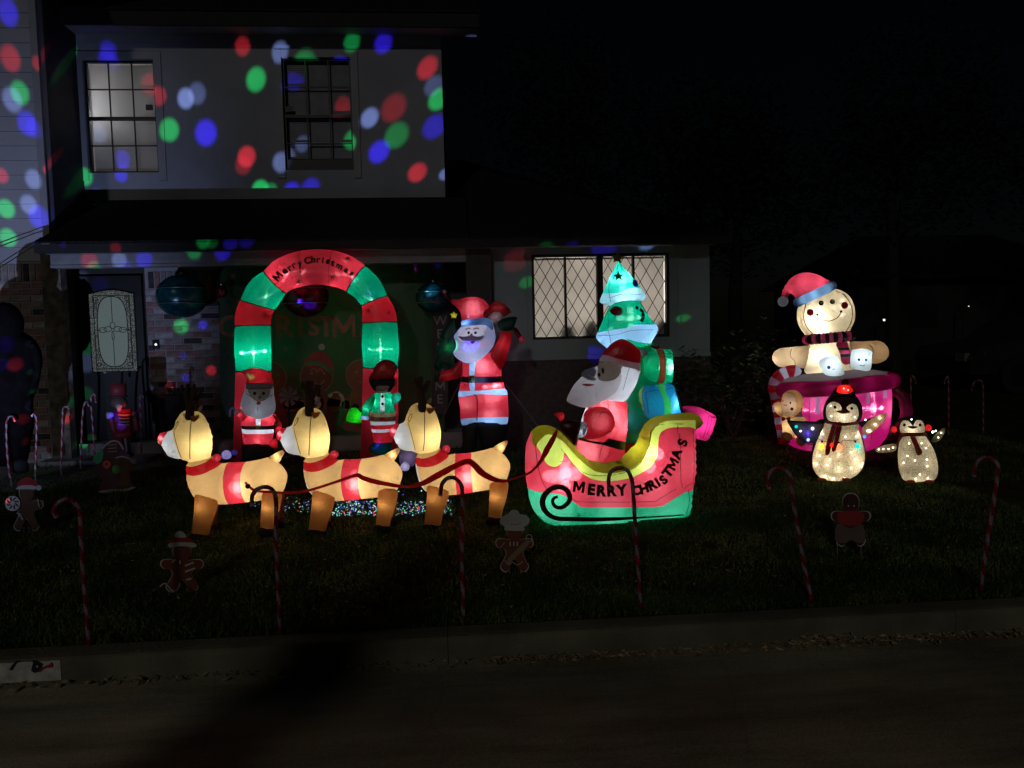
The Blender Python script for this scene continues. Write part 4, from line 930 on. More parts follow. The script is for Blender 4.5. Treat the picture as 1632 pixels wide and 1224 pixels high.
puff(AF, 'mitten_thumb', M('red_deep'), qs([(318, 714), (360, 700), (398, 705), (402, 745), (378, 770), (352, 742)]), k=.7, y0=-.2, res=9)
lamp(AF, *qs([(380, 735)])[0], -.2, .006, W_, .01); lamp(AF, *qs([(700, 780)])[0], -.15, .10, W_, .07); lamp(AF, *qs([(555, 860)])[0], -.2, .02, W_, .01)
brd, bS, _ = puff(AF, 'beard', fab('beard_sleigh', (.62, .60, .64), tr=.7), qs([(548, 405), (480, 480), (430, 578), (428, 612), (500, 645), (580, 662), (660, 642), (740, 602), (885, 612), (950, 540), (1000, 440), (1018, 300), (860, 300), (700, 270), (680, 320), (610, 345), (565, 370)]), k=.85, T=.17, y0=-.03, res=26, wob=.06,
    panels=[('face', M('grey_face'), qs([(690, 280), (860, 325), (840, 375), (800, 420), (740, 440), (680, 435), (655, 405), (668, 345)]), True),
            ('beard_side', M('white'), qs([(862, 328), (1030, 330), (1010, 450), (960, 560), (885, 630), (735, 600), (800, 530), (845, 430)]), False)])
patch(AF, 'moustache', M('white_dim'), qs([(552, 395), (580, 360), (630, 343), (662, 338), (655, 390), (640, 410), (655, 438), (590, 432)]), bS, eps=.012)
stroke(AF, 'moustache_highlight', M('white'), qs([(600, 398), (630, 412), (655, 432)]), 3.2, bS, eps=.016)  # pale stroke paints a highlight on the moustache
patch(AF, 'mouth', M('print_red'), qs([(553, 478), (590, 466), (650, 474), (600, 488)]), bS, res=6)
for cx, cy, rx, ry in ((720, 362, 9, 24), (690, 395, 9, 17)): dot(AF, 'eye', M('print_black'), 820+cx/5.1, 520+cy/5.1, rx/5.1, bS, ry/5.1)
hat, haS, _ = puff(AF, 'hat', M('red_deep'), qs([(700, 290), (712, 235), (760, 170), (810, 125), (870, 103), (930, 122), (985, 162), (1025, 205), (1022, 300), (1010, 370), (860, 330)]), k=.8, T=.16, y0=-.05, res=20,
    panels=[('hat_brim', M('white_star'), qs([(680, 292), (712, 232), (830, 262), (960, 292), (1040, 308), (1030, 372), (860, 330), (700, 298)]), False)])
stroke(AF, 'seam', sm, qs([(965, 335), (935, 345), (905, 430), (880, 520)]), .6, bS)
ell(AF, 'pompom', M('white_dim'), 1026, 562, 6, d=1, y0=.05)
for p, y_, pw in (((760, 720), .02, .5), ((850, 820), .02, .3), ((620, 990), .02, .3), ((900, 440), .03, .32), ((840, 560), .03, .22), ((640, 540), .0, .09), ((890, 180), .02, .12)): lamp(AF, *qs([p])[0], y_, pw, W_, .06)

# ================================================================== things stacked in the sleigh
def qt(p): return Q(820, 380, 4.945, p)
TF = Frame('inflatable_christmas_tree', (1020, 832), 'mint green inflatable Christmas tree with white hems, rising behind Santa in the sleigh', 'tree decoration', Y=float(SF.B[1])+.16, face=False)
bt, _, _ = puff(TF, 'bottom_tier', M('leafgreen'), [(975, 548), (1010, 538), (1040, 545), (1050, 580), (1060, 640), (1050, 700), (985, 700), (975, 620)], k=.8, T=.16, y0=0.03, res=14)
t2, t2S, _ = puff(TF, 'middle_tier', fab('tier_green', (.0, .42, .22), tr=.8, star=.08), qt([(790, 500), (850, 485), (965, 482), (1020, 560), (1080, 640), (1126, 695), (1128, 732), (1082, 812), (1060, 860), (960, 880), (800, 880), (735, 866), (650, 795), (650, 752), (690, 660), (730, 570), (760, 520)]), k=.85, T=.2, y0=0, res=24, wob=.08,
    panels=[('hem', M('ice'), qt([(640, 750), (740, 725), (860, 705), (940, 680), (1050, 680), (1110, 678), (1150, 715), (1082, 818), (950, 815), (860, 795), (790, 830), (735, 880), (640, 810)]), False)])
t1, t1S, _ = puff(TF, 'top_tier', M('mint'), qt([(825, 185), (880, 250), (950, 330), (1000, 400), (1035, 450), (1028, 475), (990, 497), (900, 490), (800, 505), (752, 530), (680, 510), (675, 480), (700, 420), (740, 330), (780, 250), (805, 198)]), k=.85, T=.18, y0=-.02, res=22, wob=.06,
    panels=[('hem', fab('ice_light', (.45, .85, .98)), qt([(660, 445), (700, 435), (800, 432), (900, 395), (990, 400), (1050, 440), (1045, 485), (990, 510), (740, 550), (660, 520)]), False)])
for sf, pts in ((t1S, [(755, 320), (745, 420), (760, 500)]), (t2S, [(745, 640), (740, 720), (765, 830)]), (t1S, [(760, 465), (850, 440), (1000, 440)]), (t2S, [(680, 765), (800, 760), (930, 725), (1110, 720)])): stroke(TF, 'seam', sm, qt(pts), .6, sf)
def star(cx, cy, r, rot=-math.pi/2, r2=.42): return [(cx+(r if i % 2 == 0 else r*r2)*math.cos(rot+i*math.pi/5), cy+(r if i % 2 == 0 else r*r2)*math.sin(rot+i*math.pi/5)) for i in range(10)]
patch(TF, 'star_print', M('print_green'), star(820+820/4.945, 380+298/4.945, 9), t1S, smooth=False, res=12)
patch(TF, 'ball_print', M('print_blue'), circ(820+952/4.945, 380+352/4.945, 5.2, 6.5), t1S, res=6)
patch(TF, 'ball_print', M('print_red'), circ(820+803/4.945, 380+572/4.945, 8.4, 7), t2S, res=6); stroke(TF, 'ball_edge', M('print_black'), circ(820+803/4.945, 380+572/4.945, 8.6, 7.2), 1.0, t2S, closed=True, eps=.007)
dot(TF, 'dot_print', M('print_black'), 820+963/4.945, 380+547/4.945, 3, t2S)
stroke(TF, 'cane_print', M('print_black'), qt([(985, 560), (1010, 575), (1010, 620), (990, 655)]), 5.5, t2S); stroke(TF, 'cane_print', M('white_dim'), qt([(992, 628), (1018, 615)]), 2.4, t2S, eps=.008)
puff(TF, 'tree_star', M('olive_and_shaded_yellow'), star(820+812/4.945, 380+152/4.945, 10, rot=-math.pi/2+.1, r2=.55), k=.6, y0=-.02, res=12, smooth=False)
for p, pw in (((840, 350), .45), ((860, 460), .2), ((900, 640), .32), ((780, 780), .22), ((1030, 780), .22), ((980, 850), .2)): lamp(TF, *qt([p])[0], .02, pw, W_, .02)
lamp(TF, 1020, 620, .03, .12, W_, .02)

def qg(p): return Q(960, 520, 6.12, p)
YS = float(SF.B[1])
GF = Frame('gift_box', (1043, 832), 'green inflatable gift with brown ribbon, topmost of the sleigh gifts', 'gift box', 'inflatable gifts in the sleigh', Y=YS+.12, face=False)
g, gS, _ = puff(GF, 'box', M('green'), qg([(362, 300), (395, 245), (500, 216), (620, 225), (682, 250), (692, 400), (686, 530), (640, 552), (450, 562), (385, 548), (350, 500)]), k=.9, T=.15, res=18, panels=[('ribbon', fab('brown_ribbon', (.30, .05, .02), tr=.6), qg([(510, 200), (575, 200), (592, 350), (580, 580), (522, 580), (530, 350)]), False)])
for pts in ([(500, 262), (670, 262)], [(350, 420), (360, 510), (400, 540)], [(600, 250), (605, 400)]): stroke(GF, 'seam', sm, qg(pts), .6, gS)
puff(GF, 'bow', M('maroon'), qg([(470, 200), (480, 182), (530, 195), (560, 180), (572, 205), (530, 222)]), k=.6, y0=-.05, res=9); line(GF, 'bow_tail', M('cookie_dark'), qg([(558, 205), (572, 185), (586, 178)]), .005, y=-.06); line(GF, 'bow_tail', M('cookie_dark'), qg([(470, 195), (450, 178), (432, 172)]), .005, y=-.06)
for p, pw in (((440, 400), .2), ((630, 400), .22)): lamp(GF, *qg([p])[0], .0, pw, W_, .02)
GB = Frame('gift_box', (1045, 833), 'blue and yellow inflatable gift with green ribbon, beneath the green gift', 'gift box', 'inflatable gifts in the sleigh', Y=YS+.10, face=False)
g, gS, _ = puff(GB, 'box', M('blue'), qg([(345, 580), (400, 558), (500, 562), (640, 558), (700, 590), (725, 680), (745, 760), (745, 900), (440, 910), (395, 875), (355, 800), (320, 650)]), k=.85, T=.15, res=18, panels=[('ribbon', fab('green_ribbon', (.05, .60, .15)), qg([(512, 540), (590, 540), (600, 660), (636, 720), (640, 930), (590, 930), (560, 700)]), False), ('yellow_side', M('yellow'), qg([(300, 640), (345, 560), (405, 545), (368, 640), (375, 760), (400, 890), (360, 880), (320, 740)]), False)])
for pts in ([(450, 640), (425, 660), (440, 740), (455, 860)], [(450, 635), (560, 620)], [(600, 615), (690, 600), (710, 690)]): stroke(GB, 'seam', M('print_blue'), qg(pts), .8, gS)
for p, pw in (((480, 740), .2), ((680, 760), .22)): lamp(GB, *qg([p])[0], .0, pw, W_, .02)
GP = Frame('gift_box', (1115, 833), 'crumpled pink inflatable gift hanging over the back end of the sleigh', 'gift box', 'inflatable gifts in the sleigh', Y=YS+.2, face=False)
g, gS, _ = puff(GP, 'box', fab('hot_pink', (.85, .03, .22)), qg([(780, 800), (820, 776), (930, 786), (1000, 815), (1105, 880), (1095, 960), (1060, 1060), (1020, 1112), (950, 1105), (900, 1080), (850, 900)]), k=.8, T=.14, res=16, wob=.2)
for pts in ([(1000, 830), (1065, 885), (1100, 885)], [(1065, 885), (1050, 960), (1020, 1060)], [(1035, 880), (1015, 980), (990, 1090)]): stroke(GP, 'seam', M('dark_red'), qg(pts), .7, gS)
lamp(GP, *qg([(990, 950)])[0], .0, .22, W_, .02)
GC = Frame('gift_box', (1000, 833), 'small bright blue inflatable gift squeezed between Santa and the sleigh seat', 'gift box', 'inflatable gifts in the sleigh', Y=YS+.14, face=False)
puff(GC, 'box', M('blue'), qg([(225, 810), (300, 830), (330, 870), (290, 960), (235, 1000), (220, 900)]), k=.8, res=12); lamp(GC, *qg([(260, 890)])[0], .0, .04, W_, .015)

# ================================================================== arch
FA = Frame('inflatable_arch', (505, 728), 'red and green inflatable archway with Merry Christmas lettering over the front walk', 'arch', Y=8.35, face=False)
RG = [((372, 738), (436, 738)), ((375, 660), (433, 660)), ((376, 591), (432, 592)), ((375, 555), (431, 555)), ((375, 520), (431, 518)), ((377, 499), (432, 503)), ((384, 478), (437, 494)), ((399, 450), (446, 480)), ((421, 431), (456, 468)), ((436, 417), (462, 463)), ((455, 407), (471, 459)), ((480, 400), (486, 455)), ((505, 398), (505, 453)), ((532, 400), (526, 455)), ((556, 407), (540, 459)), ((571, 415), (547, 462)), ((583, 424), (553, 466)), ((604, 446), (566, 474)), ((618, 472), (576, 488)), ((628, 492), (578, 500)), ((633, 513), (577, 515)), ((635, 550), (577, 550)), ((635, 586), (578, 586)), ((634, 660), (577, 660)), ((634, 738), (574, 738))]
SEG = [(0, 2, 'red'), (2, 4, 'green'), (4, 6, 'red_deep'), (6, 8, 'green'), (8, 16, 'red'), (16, 18, 'green'), (18, 20, 'red_deep'), (20, 22, 'green'), (22, 24, 'red')]
arc = []
for a, b in RG: A, B = FA.uv(*a), FA.uv(*b); arc.append(((A+B)/2, np.linalg.norm(A-B)/2, (A-B)/np.linalg.norm(A-B)))
def arch_seg(i0, i1, mat):
    V = []; FF = []; n = 24; rings = []
    for i in range(i0, i1):
        for t in np.linspace(0, 1, 5)[:-1]: rings.append((i+t))
    rings.append(i1)
    for s_ in rings:
        i = min(int(s_), i1-1); t = s_-i
        def cr(k): p0, p1, p2, p3 = [arc[max(0, min(len(arc)-1, i+j))][k] for j in (-1, 0, 1, 2)]; return .5*((2*p1)+(-p0+p2)*t+(2*p0-5*p1+4*p2-p3)*t*t+(-p0+3*p1-3*p2+p3)*t**3)
        c, r, d = cr(0), cr(1), cr(2); d = d/np.linalg.norm(d); f = (s_-i0)/(i1-i0); r = r*(1+.035*math.sin(math.pi*f)-.012)
        for j in range(n): a = 2*math.pi*j/n; V.append((c[0]+d[0]*r*math.cos(a), r*math.sin(a), c[1]+d[1]*r*math.cos(a)))
    for k in range(len(rings)-1):
        for j in range(n): FF.append((k*n+j, k*n+(j+1) % n, (k+1)*n+(j+1) % n, (k+1)*n+j))
    return mesh('arch_segment', V, FF, mat, FA.e, True)
for a, b, m_ in SEG: arch_seg(a, b, M(m_))
AC = []; 
for i in range(len(arc)-1):
    for t in np.linspace(0, 1, 8)[:-1]: AC.append(np.append(arc[i][0]*(1-t)+arc[i+1][0]*t, arc[i][1]*(1-t)+arc[i+1][1]*t))
AC = np.array(AC)
def arch_y(q): d = np.sqrt(((AC[:, :2]-np.array(q)[None, :2])**2).sum(1)); i = d.argmin(); return -math.sqrt(max(.0004, (AC[i, 2]*1.03)**2-d[i]**2))-.002
for i in (2, 4, 6, 8, 16, 18, 20, 22):
    o = MB(); c, r, d = arc[i]; o.tube([(c[0]+d[0]*r*1.0*math.cos(a), r*math.sin(a), c[1]+d[1]*r*math.cos(a)) for a in np.linspace(0, 2*math.pi, 25)], .005, 5); o.build('seam', sm, FA.e, True)
for i in (11, 13): 
    o = MB(); c, r, d = arc[i]; o.tube([(c[0]+d[0]*r*1.02*math.cos(a), r*1.02*math.sin(a), c[1]+d[1]*r*1.02*math.cos(a)) for a in np.linspace(math.pi, 2*math.pi, 13)], .004, 5); o.build('seam', M('maroon'), FA.e, True)
LA = [('M', 398, 318, 50, 66), ('e', 472, 268, 38, 46), ('r', 522, 238, 30, 44), ('r', 565, 212, 24, 44), ('y', 622, 205, 14, 50), ('C', 695, 160, 12, 62), ('h', 752, 148, 4, 62), ('r', 805, 158, 0, 42), ('i', 848, 158, -6, 52), ('s', 897, 172, -12, 42), ('t', 948, 185, -18, 55), ('m', 1010, 222, -27, 40), ('a', 1080, 258, -38, 42), ('s', 1132, 292, -46, 40)]
for ch, x, y, r, h in LA: p = Q(380, 390, 6.277, [(x, y)])[0]; letter(FA, ch, p[0], p[1], h/6.277*1.2, r, arch_y, M('print_brown'), bold=.05, eps=.022)
for x, y, r in ((595, 370, 34), (935, 318, 36), (1095, 140, 24), (262, 705, 36), (1300, 665, 24), (1505, 680, 20)):
    p = Q(380, 390, 6.277, [(x, y)])[0]
    for a in range(4): c, s = math.cos(a*math.pi/4+.2), math.sin(a*math.pi/4+.2); stroke(FA, 'snowflake_print', M('print_brown') if y < 500 else M('maroon'), [(p[0]+r/6.277*c, p[1]+r/6.277*s), (p[0]-r/6.277*c, p[1]-r/6.277*s)], .9, arch_y)
for px, py, pw in ((404, 563, 1.0), (606, 558, .9), (450, 440, .5), (558, 440, .5), (478, 446, .18), (532, 446, .18), (428, 478, .28), (590, 480, .25), (404, 650, .25), (606, 650, .25), (404, 508, .06), (604, 502, .06)):
    lamp(FA, px, py, .0, pw*1.25, W_, .02)
# ================================================================== standing Santa with tree
def qv(p): return Q(690, 460, 5.32, p)
VF = Frame('inflatable_santa', (772, 742), 'standing inflatable Santa with one arm raised, beside the porch right of the arch', 'santa', 'inflatable santas', Y=7.9)
v, vS, _ = puff(VF, 'coat', M('red'), qv([(238, 560), (300, 600), (370, 610), (490, 540), (560, 600), (582, 640), (580, 735), (600, 800), (612, 850), (632, 890), (630, 1142), (500, 1146), (375, 1132), (252, 1162), (228, 1000), (214, 905), (222, 860), (238, 740)]), k=.8, T=.22, y0=0, res=30, wob=.06,
    panels=[('coat_stripe', M('ice'), qv([(318, 590), (362, 590), (352, 735), (355, 850), (318, 850), (310, 735)]), False),
            ('belt', M('belt'), qv([(190, 742), (640, 738), (640, 790), (190, 793)]), False, 'all'),
            ('coat_hem', M('ice'), qv([(190, 870), (400, 855), (600, 845), (660, 885), (620, 898), (400, 885), (190, 918)]), False),
            ('trouser_cuff', M('ice'), qv([(220, 1115), (375, 1085), (660, 1090), (660, 1180), (375, 1180), (220, 1190)]), False)])
patch(VF, 'belt_buckle', M('olive_and_shaded_yellow'), qv([(302, 737), (358, 737), (358, 793), (302, 793)]), vS, smooth=False, res=5); patch(VF, 'buckle_hole', M('belt'), qv([(314, 750), (346, 750), (346, 780), (314, 780)]), vS, smooth=False, res=4, eps=.01)
stroke(VF, 'leg_gap_line', M('seam'), qv([(350, 895), (372, 925), (376, 1000), (372, 1130)]), 1.6, vS)  # dark stroke paints the shaded gap between the trouser legs
puff(VF, 'boot', M('black'), qv([(255, 1150), (375, 1130), (372, 1300), (350, 1420), (230, 1425), (250, 1300)]), k=.8, res=12); puff(VF, 'boot', M('black'), qv([(380, 1135), (628, 1140), (600, 1300), (610, 1400), (440, 1420), (400, 1300)]), k=.8, res=12)
hd, hS_, _ = puff(VF, 'head', fab('santa_beard', (.52, .53, .72), tr=.7), qv([(238, 322), (200, 368), (178, 410), (195, 460), (193, 505), (172, 545), (212, 597), (290, 632), (370, 620), (440, 572), (500, 505), (526, 440), (528, 380), (512, 310), (495, 270), (340, 245), (260, 270)]), k=.8, T=.2, y0=-.14, res=24,
    panels=[('face', fab('santa_face', (.80, .74, .80)), qv([(248, 325), (440, 308), (442, 372), (425, 412), (345, 455), (300, 465), (250, 450), (215, 415)]), True)])
patch(VF, 'moustache', fab('santa_tache', (.40, .33, .42)), qv([(214, 402), (260, 408), (320, 395), (380, 408), (428, 395), (412, 428), (345, 448), (290, 445), (240, 435)]), hS_, eps=.008)
patch(VF, 'teeth', M('white'), qv([(245, 448), (300, 448), (330, 468), (290, 470)]), hS_, res=6, eps=.012); patch(VF, 'mouth', M('print_red'), qv([(318, 452), (355, 446), (345, 466), (326, 466)]), hS_, res=5, eps=.014)
stroke(VF, 'cheek_line', M('white'), qv([(438, 350), (436, 400), (400, 440), (350, 458)]), 1.4, hS_, eps=.012)
for cx in (303, 361): dot(VF, 'eye', M('print_black'), 690+cx/5.32, 460+374/5.32, 2.2, hS_)
for a, b in ((278, 318), (342, 392)): stroke(VF, 'eyebrow', M('cookie_dark'), qv([(a, 348), ((a+b)/2, 335), (b, 340)]), 1.8, hS_)
dot(VF, 'nose', M('print_red'), 690+327/5.32, 460+392/5.32, 2.0, hS_)
ht, htS, _ = puff(VF, 'hat', M('red'), qv([(162, 92), (220, 92), (300, 72), (370, 72), (430, 95), (468, 135), (470, 165), (440, 190), (428, 215), (436, 290), (340, 292), (255, 290), (232, 200), (190, 150), (160, 125)]), k=.75, T=.16, y0=-.12, res=20, wob=.1)
puff(VF, 'hat_tip', M('dark_red'), qv([(165, 92), (165, 128), (120, 98), (92, 52), (112, 38), (132, 66)]), k=.9, y0=-.1, res=10)
ell(VF, 'pompom', M('white_dim'), 690+98/5.32, 460+26/5.32, 3.4, y0=-.1)
puff(VF, 'hat_brim', M('ice'), qv([(238, 292), (252, 270), (340, 256), (440, 248), (498, 275), (512, 330), (500, 350), (440, 310), (330, 314), (250, 322)]), k=1.0, y0=-.24, res=14)
puff(VF, 'raised_arm', M('red_deep'), qv([(495, 520), (490, 590), (515, 650), (552, 692), (582, 680), (622, 600), (652, 480), (668, 385), (622, 362), (576, 362), (552, 440), (512, 500)]), k=.85, y0=-.05, res=18)
puff(VF, 'lowered_arm', M('red_deep'), qv([(240, 600), (190, 640), (130, 690), (30, 720), (22, 782), (130, 778), (245, 738)]), k=.85, y0=-.05, res=16)
puff(VF, 'mitten', M('dark_green'), qv([(550, 290), (600, 252), (708, 240), (702, 290), (668, 352), (590, 358), (560, 330)]), k=.8, y0=-.08, res=10)
puff(VF, 'mitten', M('dark_green'), qv([(20, 700), (50, 690), (60, 740), (40, 790), (10, 780)]), k=.8, y0=-.08, res=8)
for p, y_, pw in (((420, 680), 0, .5), ((500, 830), 0, .4), ((490, 900), 0, .35), ((300, 960), 0, .14), ((480, 1060), 0, .3), ((280, 290), -.25, .06), ((340, 170), -.1, .25), ((330, 540), -.12, .3), ((360, 390), -.1, .22), ((450, 300), -.22, .05), ((590, 480), -.05, .12), ((130, 730), -.05, .04), ((600, 300), -.08, .02)): lamp(VF, *qv([p])[0], y_, pw, (.80, .86, 1), .02 if p in ((500, 830),) else .07)
SK = Frame('gift_sack', (790, 745), 'dark red stocking-like sack with grey cuff slung from raised mitten of standing Santa', 'sack', Y=7.95)
puff(SK, 'sack', M('maroon'), qv([(425, 218), (470, 152), (530, 110), (600, 128), (662, 188), (640, 216), (590, 238), (510, 228), (440, 246)]), k=.8, y0=0, res=12); puff(SK, 'cuff', fab('mauve_cuff', (.30, .18, .20), tr=.6), qv([(466, 240), (530, 195), (590, 216), (560, 272), (510, 292), (488, 270)]), k=.8, y0=-.08, res=10)
puff(SK, 'handle', M('maroon'), qv([(670, 342), (705, 330), (748, 390), (765, 415), (740, 430), (690, 385)]), k=.9, y0=0, res=9); ell(SK, 'handle_tip', M('pink_red'), 690+752/5.32, 460+428/5.32, 4.6, y0=-.02)
lamp(SK, *qv([(550, 170)])[0], 0, .05, W_, .02); lamp(SK, *qv([(752, 428)])[0], -.02, .004, W_, .005); lamp(SK, *qv([(530, 240)])[0], -.08, .02, W_, .01)
ST = Frame('handheld_tree', (712, 745), 'dark green inflatable tree with yellow star held by standing Santa', 'tree decoration', Y=7.8)
puff(ST, 'foliage', M('dark_green'), qv([(175, 250), (195, 320), (200, 400), (182, 450), (196, 500), (176, 600), (190, 650), (150, 680), (100, 660), (60, 692), (8, 660), (40, 560), (20, 520), (68, 440), (58, 400), (118, 310), (150, 262)]), k=.7, res=20)
puff(ST, 'star', M('olive_and_shaded_yellow'), star(690+176/5.32, 460+226/5.32, 7.5, r2=.55), k=.6, res=10, smooth=False); lamp(ST, *qv([(130, 500)])[0], 0, .10, W_, .02); lamp(ST, *qv([(176, 228)])[0], 0, .02, W_, .008)
# tether cords
def cord(name, label, a, b, r=.004, mat=None, sag=0.0, cat='cord', group=None):
    a, b = Vector(a), Vector(b); P = [a.lerp(b, t/8)-Vector((0, 0, sag*math.sin(math.pi*t/8))) for t in range(9)]; o = MB().tube([p-a for p in P], r, 5).build(name, mat or solid('cord', (.12, .12, .15), rough=.6), None, True)
    o.location = a; return tag(o, label, cat, group)
gg = lambda px, py: Vector(ground(px, py))
cord('tether_cord', 'taut cord running down left from the belt of standing Santa', VF.world(732, 612, -.1), gg(676, 728)+Vector((0, 0, .02)), group='tether cords')
cord('tether_cord', 'taut cord running down right from the belt of standing Santa towards the sleigh', VF.world(806, 612, -.1), gg(905, 745)+Vector((0, 0, .02)), group='tether cords')
cord('tether_cord', 'thin cord dropping from the green gift past the blue gift to the sleigh back', GF.world(1072, 606, .05), SF.world(1086, 650, .1), .002, group='tether cords')

# ================================================================== small Santa and elf before the arch legs
def qa(p): return Q(370, 560, 7.2, p)
NF = Frame('inflatable_santa', (411, 742), 'short inflatable Santa with big grey beard before left leg of the arch', 'santa', 'inflatable santas', Y=7.7)
n_, nS, _ = puff(NF, 'coat', M('red_soft'), qa([(105, 690), (160, 715), (300, 765), (440, 730), (500, 722), (500, 780), (475, 850), (478, 935), (432, 1062), (290, 1068), (140, 1066), (112, 940), (104, 850), (95, 760)]), k=.85, T=.16, res=22,
    panels=[('belt', M('belt'), qa([(60, 848), (520, 846), (520, 888), (60, 888)]), False, 'all'), ('coat_hem', M('white'), qa([(60, 888), (520, 888), (520, 934), (60, 938)]), False, 'all'), ('coat_stripe', M('white'), qa([(268, 740), (332, 740), (322, 848), (274, 848)]), False, 'all')])
patch(NF, 'belt_buckle', M('olive_and_shaded_yellow'), qa([(272, 850), (316, 850), (316, 886), (272, 886)]), nS, smooth=False, res=4)
puff(NF, 'arm', M('red_soft'), qa([(110, 690), (62, 725), (95, 780), (125, 800), (170, 750)]), k=.9, y0=-.04, res=9); puff(NF, 'mitten', M('white'), qa([(20, 705), (85, 660), (105, 690), (55, 738)]), k=.9, y0=-.04, res=8)
puff(NF, 'arm', M('red_deep'), qa([(470, 730), (510, 745), (562, 820), (570, 860), (535, 965), (508, 970), (492, 900), (520, 850)]), k=.9, y0=-.04, res=12); puff(NF, 'boot', M('red_deep'), qa([(430, 1040), (500, 995), (522, 1060), (500, 1112), (428, 1082)]), k=.9, y0=-.02, res=9)
puff(NF, 'boots', M('black'), qa([(140, 1062), (432, 1060), (470, 1200), (440, 1290), (120, 1290), (110, 1190)]), k=.8, res=12)
stroke(NF, 'wrist_band', M('white_dim'), qa([(490, 850), (545, 818)]), 2, None, y=-.15)
nb_, nbS, _ = puff(NF, 'beard', fab('beard_grey', (.46, .48, .54), tr=.65), qa([(168, 385), (132, 480), (105, 560), (98, 640), (150, 722), (300, 778), (442, 742), (492, 680), (498, 600), (482, 500), (460, 385), (300, 370)]), k=.8, T=.15, y0=-.12, res=20, panels=[('face', M('grey_face'), qa([(198, 422), (415, 422), (422, 500), (312, 566), (208, 502)]), True)])
for cx in (258, 360): dot(NF, 'eye', M('print_black'), 370+cx/7.2, 560+482/7.2, 2.6, nbS)
ell(NF, 'nose', M('white_dim'), 370+318/7.2, 560+525/7.2, 3, y0=-.26); dot(NF, 'mouth', M('print_red'), 370+304/7.2, 560+594/7.2, 3.8, nbS, 2.6)
stroke(NF, 'spectacle_line', M('print_black'), qa([(158, 488), (210, 515), (300, 572), (390, 545), (425, 515), (478, 500)]), .8, nbS); stroke(NF, 'beard_crease', M('grey_face'), qa([(292, 640), (294, 690)]), .8, nbS)
nh, nhS, _ = puff(NF, 'hat', M('red_deep'), qa([(100, 236), (180, 202), (270, 192), (350, 203), (420, 240), (455, 300), (462, 380), (300, 385), (165, 380), (170, 330), (150, 280)]), k=.8, T=.13, y0=-.1, res=16)
puff(NF, 'hat_brim', MATS['beard_grey'], qa([(170, 368), (455, 368), (462, 400), (458, 428), (300, 432), (168, 428), (162, 395)]), k=1.0, y0=-.2, res=12)
for p, y_, pw in (((210, 780), 0, .10), ((400, 790), 0, .10), ((300, 990), 0, .14), ((300, 905), 0, .10), ((300, 650), -.1, .10), ((300, 470), -.06, .04), ((300, 290), -.08, .09), ((80, 730), -.04, .02), ((535, 880), -.04, .02), ((470, 1050), -.02, .02)): lamp(NF, *qa([p])[0], y_, pw, W_, .015)
cc = Frame('candy_cane_toy', (370, 660), 'tiny blue and white cane held up by the short Santa', 'candy cane', Y=7.66)
line(cc, 'cane', M('ice'), [(366, 664), (367, 654), (371, 650), (375, 654)], .012, y=0); lamp(cc, 369, 656, -.05, .003, (.6, .7, 1), .005)

def qe(p): return Q(560, 560, 6.8, p)
EF = Frame('inflatable_elf', (608, 742), 'inflatable elf in bright green jacket and maroon hat before right leg of the arch', 'elf', Y=7.75)
e_, eS, _ = puff(EF, 'jacket', M('green_soft'), qe([(240, 470), (290, 445), (340, 440), (400, 445), (445, 462), (455, 560), (475, 655), (478, 750), (455, 900), (440, 985), (425, 1090), (350, 1120), (220, 1110), (190, 1040), (240, 980), (215, 850), (200, 740), (198, 650), (235, 560)]), k=.85, T=.15, res=24,
    panels=[('collar_strip', M('white'), qe([(318, 430), (358, 430), (362, 645), (312, 645)]), True, 'all'), ('belt', fab('tan_belt', (.40, .30, .16), tr=.6), qe([(150, 655), (520, 658), (520, 702), (150, 700)]), False, 'all'), ('jacket_skirt', fab('brown_skirt', (.14, .05, .03), tr=.5), qe([(150, 700), (520, 702), (520, 750), (150, 755)]), False, 'all'),
            ('stocking_stripe', M('white'), qe([(150, 755), (520, 750), (520, 780), (150, 798)]), False, 'all'), ('stocking', M('red_deep'), qe([(150, 798), (520, 780), (520, 830), (150, 838)]), False, 'all'), ('stocking_stripe', M('white'), qe([(150, 838), (520, 830), (520, 858), (150, 878)]), False, 'all'), ('stocking', M('red_deep'), qe([(150, 878), (520, 858), (520, 975), (150, 985)]), False, 'all'),
            ('shoe_cover', M('dark_green'), qe([(150, 985), (520, 975), (520, 1130), (150, 1130)]), False, 'all')])
for cy in (490, 570): dot(EF, 'button', M('print_black'), 560+338/6.8, 560+cy/6.8, 2.3, eS)
patch(EF, 'buckle', M('white'), qe([(322, 650), (358, 650), (358, 682), (322, 682)]), eS, smooth=False, res=4)
puff(EF, 'bow', M('red_soft'), qe([(305, 748), (345, 710), (380, 748)]), k=.7, y0=-.13, res=8)
puff(EF, 'arm', M('green_soft'), qe([(245, 465), (182, 510), (130, 580), (114, 688), (182, 712), (192, 645), (245, 570)]), k=.9, y0=-.03, res=13); puff(EF, 'cuff', M('ice'), qe([(110, 684), (186, 702), (180, 742), (105, 732)]), k=.9, y0=-.03, res=8)
puff(EF, 'arm', M('leafgreen'), qe([(435, 480), (520, 448), (532, 520), (450, 578)]), k=.8, y0=-.02, res=10)
hdE, hdS, _ = puff(EF, 'head', M('black'), qe([(192, 298), (320, 280), (465, 285), (455, 380), (402, 444), (290, 446), (228, 400)]), k=.8, y0=-.08, res=14, panels=[('face', M('grey_face'), qe([(275, 375), (400, 372), (400, 405), (372, 470), (290, 470), (270, 420)]), True)])
stroke(EF, 'smile', M('print_black'), qe([(300, 405), (335, 420), (370, 402)]), 1.0, hdS)
